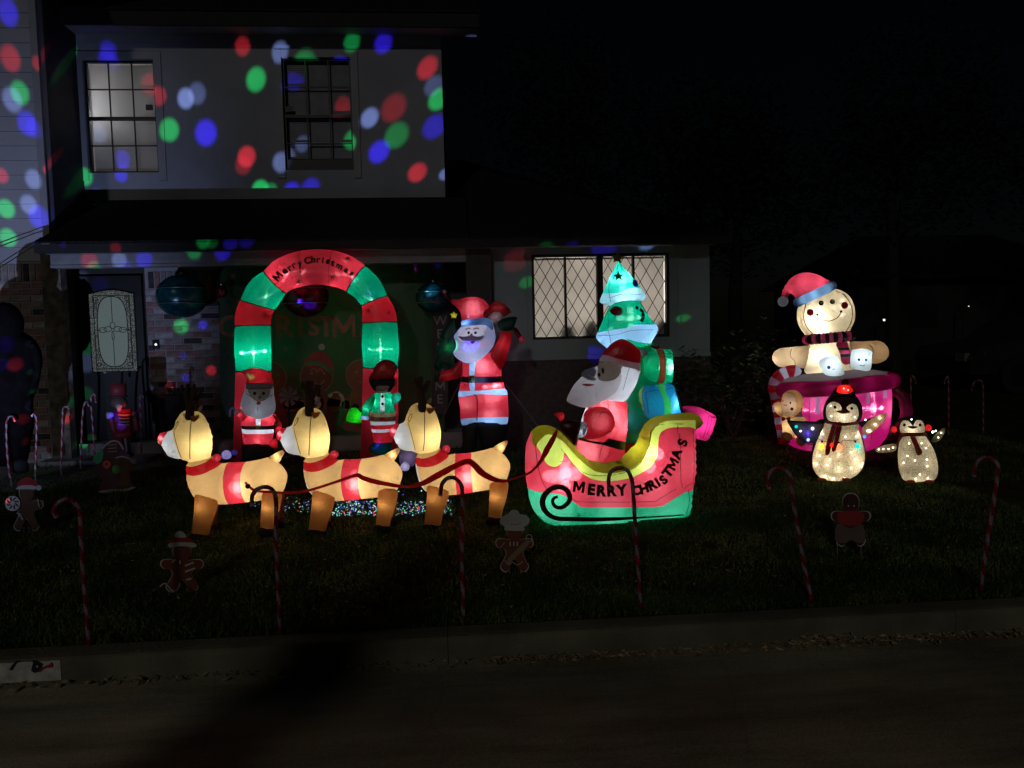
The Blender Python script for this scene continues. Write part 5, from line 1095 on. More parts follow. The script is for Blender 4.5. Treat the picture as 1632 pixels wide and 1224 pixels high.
puff(EF, 'hat', M('maroon'), qe([(190, 300), (228, 230), (258, 160), (318, 106), (380, 90), (440, 105), (488, 150), (480, 220), (450, 290), (330, 310)]), k=.8, y0=-.08, res=16)
puff(EF, 'hat_tail', M('red_deep'), qe([(435, 165), (480, 175), (505, 260), (500, 330), (455, 390), (440, 300)]), k=.8, y0=-.04, res=10); ell(EF, 'hat_bell', M('tan'), 560+450/6.8, 560+165/6.8, 3.2, y0=-.1)
for p, y_, pw in (((400, 540), 0, .08), ((280, 560), 0, .08), ((340, 800), 0, .08), ((330, 920), 0, .05), ((340, 1050), 0, .05), ((350, 420), -.06, .02), ((160, 620), -.03, .03), ((145, 715), -.03, .012), ((350, 200), -.06, .03), ((490, 510), -.02, .02), ((470, 260), -.04, .02), ((340, 735), 0, .03)): lamp(EF, *qe([p])[0], y_, pw, W_, .012)

# ================================================================== cocoa mug group
def q3(p): return Q(1220, 420, 6.118, p)
MF = Frame('inflatable_mug', (1330, 716), 'large magenta inflatable cocoa mug with round handle at the right of the lawn', 'mug')
ym = 0.0; km = MF.k()
MP = [(717, 30), (714, 56), (706, 70), (692, 79), (680, 82.5), (670, 84), (660, 84.6), (652, 85), (644, 85.2), (637, 85.3), (630, 85.3), (622, 85), (612, 84)]
DRIP = [(1305, 1309, 655), (1373, 1377, 640), (1397, 1400, 634)]
def mug_shell():
    n = 96; V = []; A = []; B = []; u0_, _ = MF.uv(1326, 650)
    for py, hw in MP:
        v = MF.uv(1326, py)[1]
        for q in range(n): t = 2*math.pi*q/n; V.append((u0_+hw*km*math.cos(t), hw*km*.9*math.sin(t), v))
    for i in range(len(MP)-1):
        for q in range(n):
            t = 2*math.pi*(q+.5)/n; px = 1326+85*math.cos(t); f = (i*n+q, i*n+(q+1) % n, (i+1)*n+(q+1) % n, (i+1)*n+q)
            (B if math.sin(t) < 0 and any(a-1 <= px <= b+1 and MP[i][0] <= h for a, b, h in DRIP) else A).append(f)
    for nm, FF, mt in (('mug_body', A, M('magenta')), ('icing_drip', B, fab('drip_pink', (.42, .22, .40), tr=.7))):
        us = sorted({k for f in FF for k in f}); mm = {a: b for b, a in enumerate(us)}; mesh(nm, [V[k] for k in us], [tuple(mm[k] for k in f) for f in FF], mt, MF.e, True)
mug_shell()
def ringtube(F, name, mat, cx, cy, rx, rz_depth, r, tilt=0.0, y0=0, parent=None, a0=0, a1=2*math.pi, n=40):
    u, v = F.uv(cx, cy, y0); k = F.k(y0); P = [(u+rx*k*math.cos(t), y0+rz_depth*k*math.sin(t), v+rx*k*math.cos(t)*math.tan(tilt)) for t in np.linspace(a0, a1, n)]
    return MB().tube(P, r*k, 10).build(name, mat, parent or F.e, True)
ringtube(MF, 'mug_rim', M('magenta_dim'), 1326, 613, 86, 78, 12, tilt=.09)
u_, v_ = MF.uv(1326, 601); V = [(u_, 0, v_+.06)]; FF = []
for rr, hh in ((.35, .052), (.7, .035), (.95, .0)):
    for j in range(36): t = 2*math.pi*j/36; V.append((u_+rr*84*km*math.cos(t), rr*76*km*math.sin(t), v_+hh+rr*84*km*math.cos(t)*.09+.008*math.sin(5*t)))
for j in range(36):
    FF.append((0, 1+j, 1+(j+1) % 36))
    for k in (0, 1): a = 1+k*36; FF.append((a+j, a+36+j, a+36+(j+1) % 36, a+(j+1) % 36))
mesh('cocoa_top', V, FF, fab('cocoa_grey', (.20, .18, .17), tr=.45), MF.e, True)
line(MF, 'mug_handle', fab('handle_cloth', (.22, .01, .06), tr=.5), [(1408, 622), (1428, 622), (1441, 634), (1445, 655), (1438, 678), (1422, 692), (1408, 696)], .062, y=0, n=14)
mugS = lambda q: -math.sqrt(max(.001, 1-((q[0]-u_)/(84.5*km))**2))*84.5*km*.9
for ang, sx_ in ((1390, 1), (1290, 1)): stroke(MF, 'seam', M('dark_red'), [(ang, 622), (ang, 660), (ang-1, 700)], .8, mugS)
for px, py, y_, pw in ((1290, 650, -.1, 1.1), (1308, 642, -.3, .30), (1372, 648, -.1, 1.0), (1395, 650, 0, .4), (1330, 690, 0, .25), (1255, 640, 0, .25), (1340, 620, 0, .2)): lamp(MF, px, py, y_, pw*1.2, (.95, .9, 1), .02 if pw > .9 else .1)
lamp(MF, 1440, 655, 0, .03, W_, .01)
for t in (-2.6, -2.1, -1.57, -1.0, -.5): l = lamp(MF, 1326, 613, 0, .035, (1, .9, 1), .01); k = MF.k(); l.location = (u_+86*k*math.cos(t), 78*k*math.sin(t), MF.uv(1326, 613)[1]+86*k*math.cos(t)*math.tan(.09))  # lamps added inside the rim tube to make it look lit
BF = Frame('inflatable_gingerbread_man', (1328, 714), 'big smiling inflatable gingerbread man with red hat and striped scarf rising from the mug', 'gingerbread man', 'gingerbread figures')
tb, tbS, _ = puff(BF, 'torso', M('cookie'), q3([(440, 740), (418, 860), (408, 930), (376, 1040), (450, 1090), (700, 1080), (850, 1040), (846, 920), (835, 820), (790, 730), (600, 700)]), k=.8, T=.2, y0=0, res=20)
stroke(BF, 'icing_line', M('print_brown'), q3([(438, 800), (420, 850), (408, 930), (378, 1035)]), .9, tbS); stroke(BF, 'icing_line', M('print_brown'), q3([(790, 780), (825, 870), (838, 960)]), .9, tbS)
puff(BF, 'arm', fab('arm_cookie', (.78, .52, .28), tr=.7), q3([(445, 805), (330, 808), (250, 815), (130, 830), (72, 885), (72, 950), (140, 1008), (250, 1005), (400, 1018), (425, 930)]), k=.95, y0=.02, res=18)
stroke(BF, 'icing_line', M('grey_face'), q3([(255, 830), (242, 900), (285, 950), (290, 1000)]), .9, None, y=-.26)
puff(BF, 'arm', M('cookie_dark'), q3([(810, 775), (960, 760), (1100, 755), (1170, 790), (1202, 850), (1190, 920), (1120, 968), (1040, 975), (900, 960), (845, 920)]), k=.95, y0=.02, res=18)
stroke(BF, 'icing_line', M('white_dim'), q3([(1010, 790), (1045, 830), (1050, 880), (1025, 950)]), 1.2, None, y=-.25)
hb, hbS, _ = puff(BF, 'head', fab('rim_cookie', (.80, .58, .32), star=.06), q3([(312, 440), (304, 520), (322, 600), (365, 670), (410, 705), (600, 720), (790, 690), (840, 620), (872, 540), (872, 440), (840, 350), (780, 285), (690, 248), (560, 235), (420, 270), (350, 350)]), k=.72, T=.24, y0=-.05, res=30,
    panels=[('face', M('cookie'), q3([(388, 400), (372, 500), (390, 600), (470, 700), (600, 730), (780, 690), (830, 600), (848, 490), (830, 400), (770, 310), (690, 262), (500, 250), (410, 320)]), True)])
stroke(BF, 'icing_line', M('print_brown'), q3([(395, 380), (374, 500), (392, 600), (465, 695)]), 1.2, hbS); stroke(BF, 'icing_line', M('print_brown'), q3([(685, 262), (770, 310), (832, 400), (848, 490), (832, 580), (785, 665)]), 1.2, hbS); stroke(BF, 'icing_line', M('cookie_dark'), q3([(355, 385), (340, 500), (360, 600), (420, 690)]), .8, hbS)
for cx, cy in ((543, 385), (652, 372)): dot(BF, 'eye', M('print_black'), 1220+cx/6.118, 420+cy/6.118, 4.0, hbS); dot(BF, 'eye_glint', M('cookie_dark'), 1220+cx/6.118+.6, 420+cy/6.118-.4, 1.6, hbS, eps=.009)
for cx, cy in ((438, 477), (772, 408)): dot(BF, 'cheek', M('print_red'), 1220+cx/6.118, 420+cy/6.118, 5.6, hbS)
stroke(BF, 'smile', M('print_black'), q3([(505, 498), (540, 535), (580, 555), (630, 560), (690, 535), (720, 505), (737, 468)]), 1.3, hbS)
for cx, cy in ((505, 498), (737, 468)): dot(BF, 'smile_end', M('print_black'), 1220+cx/6.118, 420+cy/6.118, 2.1, hbS)
hh, hhS, _ = puff(BF, 'hat', fab('hat_rose', (.62, .05, .09), tr=.75), q3([(165, 335), (160, 290), (190, 220), (250, 140), (330, 98), (400, 88), (480, 98), (560, 135), (640, 200), (480, 290), (330, 370), (290, 335), (262, 300), (235, 292), (212, 335)]), k=.75, T=.2, y0=-.06, res=22)
line(BF, 'hat_brim', M('ice'), [q3([(306, 382)])[0]+(-.13,), q3([(400, 340)])[0]+(-.26,), q3([(490, 298)])[0]+(-.3,), q3([(580, 256)])[0]+(-.28,), q3([(652, 214)])[0]+(-.15,)], .05, n=14)
ell(BF, 'pompom', M('white_dim'), 1220+170/6.118, 420+370/6.118, 8.4, y0=-.06)
pk, bk = fab('scarf_pink', (.75, .08, .20)), fab('scarf_black', (.012, .03, .03), tr=.3)
SCX = np.linspace(395, 850, 13)
for i in range(12):
    a, b = SCX[i], SCX[i+1]; f = lambda x: 745-40*(x-395)/455; y3 = lambda x: -.10-.21*math.sqrt(max(0, 1-((x-622)/245)**2))
    o = MB(); A = BF.uv(1220+a/6.118, 420+f(a)/6.118, y3(a)); B = BF.uv(1220+b/6.118, 420+f(b)/6.118, y3(b)); o.tube([(A[0], y3(a), A[1]), ((A[0]+B[0])/2, (y3(a)+y3(b))/2, (A[1]+B[1])/2), (B[0], y3(b), B[1])], [.052, .058, .052], 12)
    o.build('scarf_stripe', pk if i % 2 == 0 else bk, BF.e, True)
sc, scS, _ = puff(BF, 'scarf_tail', pk, q3([(690, 775), (790, 765), (815, 830), (842, 880), (822, 975), (752, 975), (722, 870)]), k=.6, y0=-.22, res=14, panels=[('scarf_stripe', bk, q3([(600, 828), (900, 810), (900, 840), (600, 850)]), False, 'all'), ('scarf_stripe', bk, q3([(600, 892), (900, 872), (900, 905), (600, 918)]), False, 'all')])
for p, y_, pw in (((500, 520), -.1, 1.0), ((560, 620), -.1, .35), ((720, 430), 0, .35), ((560, 900), -.02, .9), ((600, 1000), 0, .3), ((270, 910), .02, .28), ((130, 920), .02, .12), ((960, 870), .02, .14), ((1100, 860), .02, .07), ((380, 200), -.06, .28), ((250, 250), -.06, .07), ((520, 190), -.06, .16), ((170, 370), -.06, .01), ((480, 305), -.3, .04), ((580, 258), -.27, .03), ((390, 345), -.25, .03), ((780, 880), -.22, .03)): lamp(BF, *q3([p])[0], y_, pw, W_, .02)
for i in (1, 3, 5, 7, 9, 11):
    a = (SCX[i-1]+SCX[i])/2; lamp(BF, 1220+a/6.118, 420+(745-40*(a-395)/455)/6.118, -.10-.21*math.sqrt(max(0, 1-((a-622)/245)**2)), .010, W_, .01)
for pts, lb, eyes, mth in (([(525, 960), (545, 925), (600, 905), (680, 900), (705, 912), (742, 985), (770, 1058), (750, 1090), (650, 1098), (580, 1080), (532, 1010)], 'glowing white marshmallow with one visible eye, left one on the mug', [(618, 1012, 17)], [(650, 1030), (675, 1028)]),
                     ([(835, 862), (870, 838), (960, 830), (1035, 858), (1040, 900), (1018, 1038), (900, 1036), (830, 1010)], 'glowing white marshmallow with two eyes, right one on the mug', [(912, 938, 12), (980, 940, 12)], [(918, 990), (945, 998), (970, 990)])):
    cx = np.mean([p[0] for p in pts]); F_ = Frame('inflatable_marshmallow', (1220+cx/6.118, 716), lb, 'marshmallow', 'marshmallows on the mug', Y=float(MF.B[1])-.33)
    m_, ms, _ = puff(F_, 'marshmallow', fab('marsh', (.80, .90, .93)), q3(pts), k=.9, y0=-.0, res=16)
    for e in eyes: dot(F_, 'eye', M('print_blue'), 1220+e[0]/6.118, 420+e[1]/6.118, e[2]/6.118, ms)
    stroke(F_, 'smile', M('grey_face'), q3(mth), 1.3, ms); lamp(F_, 1220+cx/6.118, 420+np.mean([p[1] for p in pts])/6.118, 0, .22, (.9, .97, 1), .03)
def q4(p): return Q(1220, 560, 7.65, p)
CF = Frame('inflatable_candy_cane', (1246, 716), 'red and white inflatable candy cane hooked over left side of the mug', 'candy cane')
cp = [CF.uv(*p) for p in q4([(430, 255), (370, 235), (300, 232), (220, 260), (150, 310), (112, 380), (112, 460), (125, 530), (140, 600), (155, 680), (170, 760), (185, 840), (200, 920), (215, 1010), (225, 1100)])]
cps = resample(cp, .012, False); ns = 14
for i in range(ns):
    a = int(i*len(cps)/ns); b = min(len(cps)-1, int((i+1)*len(cps)/ns)); seg = cps[a:b+1]; tip = np.linspace(0, 1, len(seg)); rr = [.062*(min(1, .25+t*1.0) if i == 0 else 1) for t in tip]
    MB().tube([(p[0], -.12, p[1]) for p in seg], rr, 12, caps=False).build('cane_stripe', fab('cane_white', (.50, .50, .62), tr=.7) if i % 2 == 0 else fab('cane_red', (.45, .015, .03), tr=.7), CF.e, True)
for p, pw in (((230, 258), .05), ((115, 430), .035), ((160, 700), .03), ((370, 240), .03), ((200, 900), .03)): lamp(CF, *q4([p])[0], -.12, pw, W_, .012)
LF = Frame('inflatable_gingerbread_man', (1262, 716), 'little inflatable gingerbread man with red bow tie clinging to left side of the mug', 'gingerbread man', 'gingerbread figures', Y=float(MF.B[1])-.42)
lbod, lS, _ = puff(LF, 'body', fab('cookie_light', (.92, .66, .34)), q4([(200, 780), (195, 870), (208, 960), (206, 1055), (255, 1092), (330, 1072), (350, 1040), (385, 1120), (440, 1156), (495, 1110), (510, 1040), (470, 960), (440, 900), (500, 830), (440, 770), (360, 740)]), k=.8, T=.12, res=20)
puff(LF, 'arm', MATS['cookie_light'], q4([(100, 640), (180, 618), (215, 690), (215, 790), (160, 780), (110, 715)]), k=.8, y0=-.02, res=10)
puff(LF, 'foot', M('cookie_dark'), q4([(212, 985), (300, 1000), (340, 1050), (325, 1075), (258, 1094), (205, 1058)]), k=.8, y0=-.1, res=9); puff(LF, 'foot', M('cookie_dark'), q4([(370, 1060), (440, 1030), (500, 1050), (498, 1112), (440, 1158), (385, 1122)]), k=.8, y0=-.1, res=9)
lh, lhS, _ = puff(LF, 'head', fab('little_head', (.80, .48, .22)), q4([(190, 630), (205, 545), (250, 490), (320, 470), (400, 490), (450, 560), (462, 660), (445, 740), (400, 790), (300, 798), (230, 780), (200, 720)]), k=.75, y0=-.08, res=18, panels=[('face', fab('little_face', (.80, .60, .48)), q4([(205, 640), (225, 560), (270, 510), (330, 520), (370, 590), (380, 680), (350, 750), (290, 785), (235, 765), (208, 700)]), True)])
stroke(LF, 'icing_line', M('cookie_dark'), q4([(262, 505), (330, 515), (372, 590), (385, 680), (372, 720)]), 1.0, lhS)
dot(LF, 'eye', M('print_black'), 1220+303/7.65, 560+628/7.65, 1.6, lhS); stroke(LF, 'wink', M('print_black'), q4([(222, 645), (240, 660), (262, 650)]), 1.0, lhS); dot(LF, 'mouth', M('print_black'), 1220+322/7.65, 560+702/7.65, 2.6, lhS); dot(LF, 'cheek', M('print_red'), 1220+212/7.65, 560+605/7.65, 1.2, lhS)
for s in (-1, 1): puff(LF, 'bow_tie', M('red'), q4([(250, 822), (250+s*48, 798), (250+s*50, 850)]), k=.7, y0=-.16, res=7)
puff(LF, 'icing_flame', M('white'), q4([(360, 790), (420, 740), (440, 690), (445, 760), (470, 800), (400, 800)]), k=.5, y0=-.14, res=9)
for p, y_, pw in (((300, 900), 0, .12), ((260, 1020), 0, .04), ((430, 1080), 0, .04), ((330, 650), -.08, .09), ((150, 700), -.02, .02)): lamp(LF, *q4([p])[0], y_, pw, (1, .88, .7), .015)

# ================================================================== penguins of lit mesh
def q5(p): return Q(1280, 600, 6.8, p)
def tinsel(name, col):
    if name in MATS: return MATS[name]
    m = fab(name, col, tr=.8, wr=.2); nt = m.node_tree; tc = N(nt, 'ShaderNodeTexCoord'); mp = N(nt, 'ShaderNodeMapping'); mp.inputs['Scale'].default_value = (1, 1, 2.2); L(nt, tc.outputs['Object'], mp.inputs[0])
    v = N(nt, 'ShaderNodeTexVoronoi', i_Scale=90.0); L(nt, mp.outputs[0], v.inputs['Vector']); cr = N(nt, 'ShaderNodeMapRange', i_1=.05, i_2=.75, i_3=1.25, i_4=.45); L(nt, v.outputs['Distance'], cr.inputs[0])
    t = [n for n in nt.nodes if n.type == 'BSDF_TRANSLUCENT'][0]; src = t.inputs[0].links[0].from_socket
    mu = N(nt, 'ShaderNodeVectorMath', operation='SCALE'); L(nt, src, mu.inputs[0]); L(nt, cr.outputs[0], mu.inputs['Scale']); L(nt, mu.outputs[0], t.inputs[0])
    d = [n for n in nt.nodes if n.type == 'BSDF_DIFFUSE'][0]; L(nt, mu.outputs[0], d.inputs[0]); return m
cream = tinsel('tinsel_cream', (.82, .76, .60)); blk = solid('black_tinsel', (.018, .012, .016), rough=.8, var=.5, scale=60, bump=1.0, bscale=90); scf = solid('scarf_tinsel', (.35, .008, .012), rough=.6, var=.4, scale=50, bump=.8, bscale=80)
warm = (1, .86, .6)
def bulbs(F, pts, surf, q, pw=.045):
    for p in pts:
        px, py = q([p])[0]; u, v = F.uv(px, py, -.12); yb = float(surf_y(surf, np.array([[u, v]]))[0]); u, v = F.uv(px, py, yb)
        l = bpy.data.lights.new('led_or_fill_lamp', 'POINT'); l.energy = pw*LAMPK*(.8+.5*random.random()); l.color = warm; l.shadow_soft_size = .008; o = bpy.data.objects.new('led_or_fill_lamp', l); COL.objects.link(o); o.parent = F.e; o.location = (u, yb+.036, v)
        b = mesh('bulb', *icos(.006), glow('warm_bulb', (1, .86, .6), 9), F.e, True); b.location = (u, yb-.004, v)
_IC = []
def icos(r):
    if not _IC:
        bm = bmesh.new(); bmesh.ops.create_icosphere(bm, subdivisions=1, radius=1); _IC.append(([tuple(v.co) for v in bm.verts], [tuple(v.index for v in f.verts) for f in bm.faces])); bm.free()
    return [tuple(c*r for c in v) for v in _IC[0][0]], _IC[0][1]
def bulb(F, px, py, y, r, col, s, pw=0):
    b = mesh('coloured_bulb', *icos(r), glow('bulb_%d_%d_%d' % tuple(int(c*9) for c in col), col, s), F.e, True); b.location = F.loc(px, py, y)
    if pw: lamp(F, px, py, y-.05, pw, col, .01)
PF = Frame('lit_penguin', (1338, 768), 'larger glowing mesh penguin with red lit hat and coloured bulbs across its wings', 'penguin', 'glowing penguins')
puff(PF, 'back', blk, q5([(230, 480), (160, 600), (105, 740), (88, 900), (105, 1010), (175, 1100), (420, 1120), (620, 1050), (665, 960), (678, 850), (655, 700), (600, 560), (600, 480), (640, 440), (640, 330), (610, 260), (560, 205), (450, 185), (310, 200), (245, 275), (215, 380)]), k=.5, T=.1, y0=.05, res=26)
pb, pbS, _ = puff(PF, 'belly', cream, q5([(262, 500), (570, 500), (602, 580), (642, 700), (668, 850), (655, 960), (600, 1050), (520, 1100), (400, 1132), (280, 1130), (180, 1090), (115, 1010), (100, 900), (122, 780), (172, 650), (222, 550)]), k=.75, T=.2, y0=-.04, res=28)
pc, pcS, _ = puff(PF, 'head', blk, q5([(228, 480), (215, 400), (245, 300), (310, 225), (440, 195), (555, 225), (615, 300), (640, 400), (600, 495), (420, 510), (260, 505)]), k=.7, y0=-.03, res=20, panels=[('face', cream, q5([(250, 400), (252, 330), (290, 282), (340, 268), (392, 290), (418, 335), (405, 375), (440, 392), (505, 378), (470, 340), (495, 305), (540, 290), (582, 320), (600, 400), (582, 460), (530, 492), (320, 490), (265, 455)]), True)])
puff(PF, 'beak', solid('beak', (.22, .04, .015), rough=.6), q5([(362, 374), (430, 366), (512, 385), (450, 404), (400, 400)]), k=.8, y0=-.24, res=10)
for cx, cy in ((345, 332), (527, 345)): dot(PF, 'eye', M('print_black'), 1280+cx/6.8, 600+cy/6.8, 2.4, pcS, eps=.01)
puff(PF, 'hat', blk, q5([(300, 235), (312, 180), (365, 115), (450, 85), (540, 110), (562, 165), (560, 228), (430, 215)]), k=.8, y0=-.05, res=14); puff(PF, 'hat_dome', fab('hat_red_glow', (.85, .02, .02)), q5([(370, 172), (364, 130), (390, 100), (450, 90), (512, 100), (542, 150), (500, 182), (430, 186)]), k=1.0, y0=-.13, res=12)
ell(PF, 'hat_pompom', blk, 1280+455/6.8, 600+62/6.8, 5.5, y0=-.05); line(PF, 'hat_wire', M('black'), q5([(440, 45), (410, 35), (395, 20)]), .002, y=-.05)
lamp(PF, *q5([(450, 140)])[0], -.15, .08, (1, .4, .3), .01); bulb(PF, *q5([(440, 128)])[0], -.25, .008, (1, .15, .12), 6); bulb(PF, *q5([(487, 148)])[0], -.25, .008, (1, .15, .12), 6)
line(PF, 'scarf', scf, [q5([(245, 492)])[0]+(-.08,), q5([(390, 515)])[0]+(-.27,), q5([(480, 518)])[0]+(-.27,), q5([(590, 505)])[0]+(-.08,)], .014, n=8)
patch(PF, 'scarf_tail', scf, q5([(325, 505), (375, 515), (345, 640), (305, 760), (282, 838), (240, 838), (258, 700), (290, 600)]), pbS, eps=.02, res=10); patch(PF, 'scarf_tail', scf, q5([(368, 510), (425, 512), (395, 650), (350, 800), (310, 795), (345, 660)]), pbS, eps=.026, res=10)
stroke(PF, 'scarf_sheen', solid('scarf_gloss', (.6, .3, .3)), q5([(362, 530), (335, 620), (300, 730)]), .8, pbS, eps=.03)  # pale stroke paints the sheen along the scarf tail
wl, wlS, _ = puff(PF, 'wing', fab('wing_mesh', (.30, .26, .30), tr=.8), [(1257, 672), (1285, 673), (1313, 675), (1308, 698), (1291, 706), (1272, 696)], k=.3, y0=0, res=12)
line(PF, 'wing_frame', M('black'), [(1255, 671), (1285, 673), (1318, 674)], .008, y=-.02); line(PF, 'wing_frame', M('black'), [(1255, 671), (1272, 697), (1291, 708), (1308, 700)], .005, y=-.02)
puff(PF, 'wing_base', blk, [(1300, 672), (1316, 670), (1312, 700), (1300, 722), (1298, 690)], k=.4, y0=.02, res=9); puff(PF, 'wing_base', blk, q5([(600, 500), (660, 480), (740, 450), (700, 500), (650, 560)]), k=.4, y0=.02, res=9)
wr, wrS, _ = puff(PF, 'wing', fab('wing_warm', (.80, .60, .38)), q5([(640, 570), (690, 500), (790, 430), (905, 402), (882, 470), (800, 560), (710, 622), (650, 650)]), k=.35, y0=0, res=14)
for p in ((720, 590), (780, 520), (830, 450)): lamp(PF, *q5([p])[0], .0, .012, warm, .008); bulb(PF, *q5([p])[0], -.04, .009, (1, .86, .6), 10)
bulb(PF, 1269, 680, -.05, .017, (0, .85, .65), 1.0, .01); bulb(PF, 1276, 687, -.05, .011, (.9, .8, .9), 3, .008); bulb(PF, 1295, 683, -.05, .014, (1, .95, .95), 5, .012); bulb(PF, 1268, 696, -.06, .012, (1, .25, .12), 1.5, .004); bulb(PF, 1288, 701, -.06, .015, (.25, .4, 1), 3.5, .03); lamp(PF, 1286, 692, -.06, .16, (.12, .04, 1), .01)
bulb(PF, *q5([(665, 652)])[0], -.08, .015, (.05, .2, 1), 2.5, .02); bulb(PF, *q5([(700, 590)])[0], -.05, .011, (1, .95, 1), 5, .01); bulb(PF, *q5([(675, 470)])[0], -.05, .008, (1, .95, .9), 6)
line(PF, 'bulb_wire', M('black'), q5([(150, 680), (205, 705), (390, 722), (430, 695), (560, 700), (640, 680)]), .0022, pbS)
for p, c_, s_, pw in (((205, 758), (1, .72, .05), 1.6, .08), ((312, 742), (1, .02, .02), 1.6, .06), ((385, 768), (1, .25, .10), 1.6, .06), ((585, 758), (0, .80, .68), 1.2, .05)):
    px, py = q5([p])[0]; u, v = PF.uv(px, py, -.1); yb = float(surf_y(pbS, np.array([[u, v]]))[0]); bulb(PF, px, py, yb-.015, .021, c_, s_); l = lamp(PF, px, py, yb+.02, pw, c_, .01)
    ell(PF, 'bulb_socket', M('black'), px+(0 if p[0] != 585 else -3), py-7.5, 1.6, y0=yb-.012)
for cx in (470, 205): ell(PF, 'foot', solid('foot_orange', (.45, .07, .02)), 1280+cx/6.8, 600+1118/6.8, 7, 3, y0=-.12)
bulbs(PF, [(150, 950), (265, 960), (385, 992), (520, 990), (612, 968), (575, 650), (458, 655), (520, 822), (388, 845), (215, 625), (330, 1105), (450, 1100), (240, 1080), (560, 900), (180, 860), (290, 900)], pbS, q5); bulbs(PF, [(440, 450), (305, 430), (560, 440), (300, 320)], pcS, q5, .011)
lamp(PF, *q5([(390, 800)])[0], 0, .5, (1, .88, .68), .04); lamp(PF, *q5([(390, 1000)])[0], 0, .45, (1, .88, .68), .04); lamp(PF, *q5([(430, 400)])[0], -.04, .2, (1, .88, .68), .03); lamp(PF, *q5([(400, 620)])[0], 0, .25, (1, .88, .68), .03)
SP = Frame('lit_penguin', (1465, 770), 'smaller glowing mesh penguin with red earmuffs, right of the larger one', 'penguin', 'glowing penguins')
puff(SP, 'back', blk, q5([(1060, 600), (1030, 700), (1015, 850), (1030, 1010), (1080, 1115), (1300, 1142), (1430, 1125), (1465, 1060), (1470, 950), (1430, 790), (1365, 660), (1325, 620), (1320, 500), (1265, 455), (1150, 450), (1060, 480), (1035, 540)]), k=.5, T=.08, y0=.05, res=22)
sb_, sbS, _ = puff(SP, 'belly', cream, q5([(1062, 640), (1200, 632), (1312, 640), (1362, 702), (1420, 800), (1460, 950), (1455, 1060), (1420, 1120), (1300, 1140), (1150, 1140), (1080, 1108), (1038, 1000), (1026, 850), (1040, 725)]), k=.75, T=.17, y0=-.03, res=24)
sc_, scS_, _ = puff(SP, 'head', blk, q5([(1045, 600), (1038, 520), (1080, 468), (1150, 448), (1260, 455), (1318, 505), (1322, 610), (1180, 625)]), k=.7, y0=-.03, res=16, panels=[('face', cream, q5([(1050, 590), (1052, 520), (1085, 478), (1140, 478), (1178, 515), (1192, 540), (1205, 500), (1235, 470), (1280, 478), (1312, 520), (1312, 600), (1180, 615), (1070, 608)]), True)])
patch(SP, 'beak', M('print_black'), q5([(1130, 542), (1185, 535), (1240, 545), (1190, 566)]), scS_, eps=.012, res=6)
for cx in (1098, 1268): dot(SP, 'eye', M('print_black'), 1280+cx/6.8, 600+525/6.8, 2.4, scS_, eps=.01)
for cx, cy in ((985, 575), (1356, 556)): ell(SP, 'earmuff', fab('muff_red', (.75, .03, .03)), 1280+cx/6.8, 600+cy/6.8, 4.6, 5.2, y0=-.03); lamp(SP, 1280+cx/6.8, 600+cy/6.8, -.03, .012, (1, .6, .5), .006)
line(SP, 'earmuff_band', blk, q5([(985, 560), (1020, 490), (1090, 452), (1180, 440), (1270, 452), (1330, 500), (1356, 545)]), .007, y=-.02); line(SP, 'band_tinsel', scf, q5([(1000, 540), (1022, 490)]), .005, y=-.04)
line(SP, 'scarf', scf, [q5([(1055, 640)])[0]+(-.08,), q5([(1120, 630)])[0]+(-.2,), q5([(1250, 628)])[0]+(-.2,), q5([(1328, 625)])[0]+(-.08,)], .016, n=8)
patch(SP, 'scarf_tail', scf, q5([(1155, 640), (1205, 638), (1250, 730), (1292, 822), (1238, 846), (1205, 760)]), sbS, eps=.02, res=9); puff(SP, 'scarf_end', scf, q5([(1060, 622), (1085, 640), (1050, 700), (1032, 742), (1008, 722)]), k=.4, y0=-.12, res=8)
wa, waS, _ = puff(SP, 'wing', fab('wing_white', (.80, .72, .58)), q5([(775, 785), (800, 770), (880, 745), (1000, 732), (1002, 800), (880, 826), (790, 815)]), k=.5, y0=0, res=12); wb, wbS, _ = puff(SP, 'wing', fab('wing_pale', (.45, .45, .30)), q5([(1392, 690), (1440, 620), (1530, 555), (1540, 590), (1492, 680), (1420, 715)]), k=.4, y0=0, res=12)
bulbs(SP, [(820, 790), (870, 785), (925, 785), (975, 770)], waS, q5, .010); bulbs(SP, [(1465, 660), (1495, 610)], wbS, q5, .006)
bulb(SP, *q5([(1405, 602)])[0], -.03, .011, (1, .95, .9), 5); bulb(SP, *q5([(1437, 590)])[0], -.03, .008, (1, .95, .9), 5); bulb(SP, *q5([(1175, 465)])[0], -.15, .007, (1, .95, .9), 4)
bulbs(SP, [(1150, 725), (1285, 722), (1088, 935), (1212, 910), (1340, 900), (1345, 970), (1222, 1110), (1352, 1100), (1265, 1062), (1330, 775), (1130, 860)], sbS, q5, .014)
for cx in (1165, 1370): ell(SP, 'foot', MATS['foot_orange'], 1280+cx/6.8, 600+1140/6.8, 7, 3, y0=-.1)
lamp(SP, *q5([(1220, 800)])[0], 0, .3, (1, .88, .68), .03); lamp(SP, *q5([(1240, 1000)])[0], 0, .36, (1, .88, .68), .03); lamp(SP, *q5([(1180, 560)])[0], -.03, .13, (1, .88, .68), .02); lamp(SP, *q5([(1130, 1090)])[0], -.02, .02, (1, .86, .62), .02)
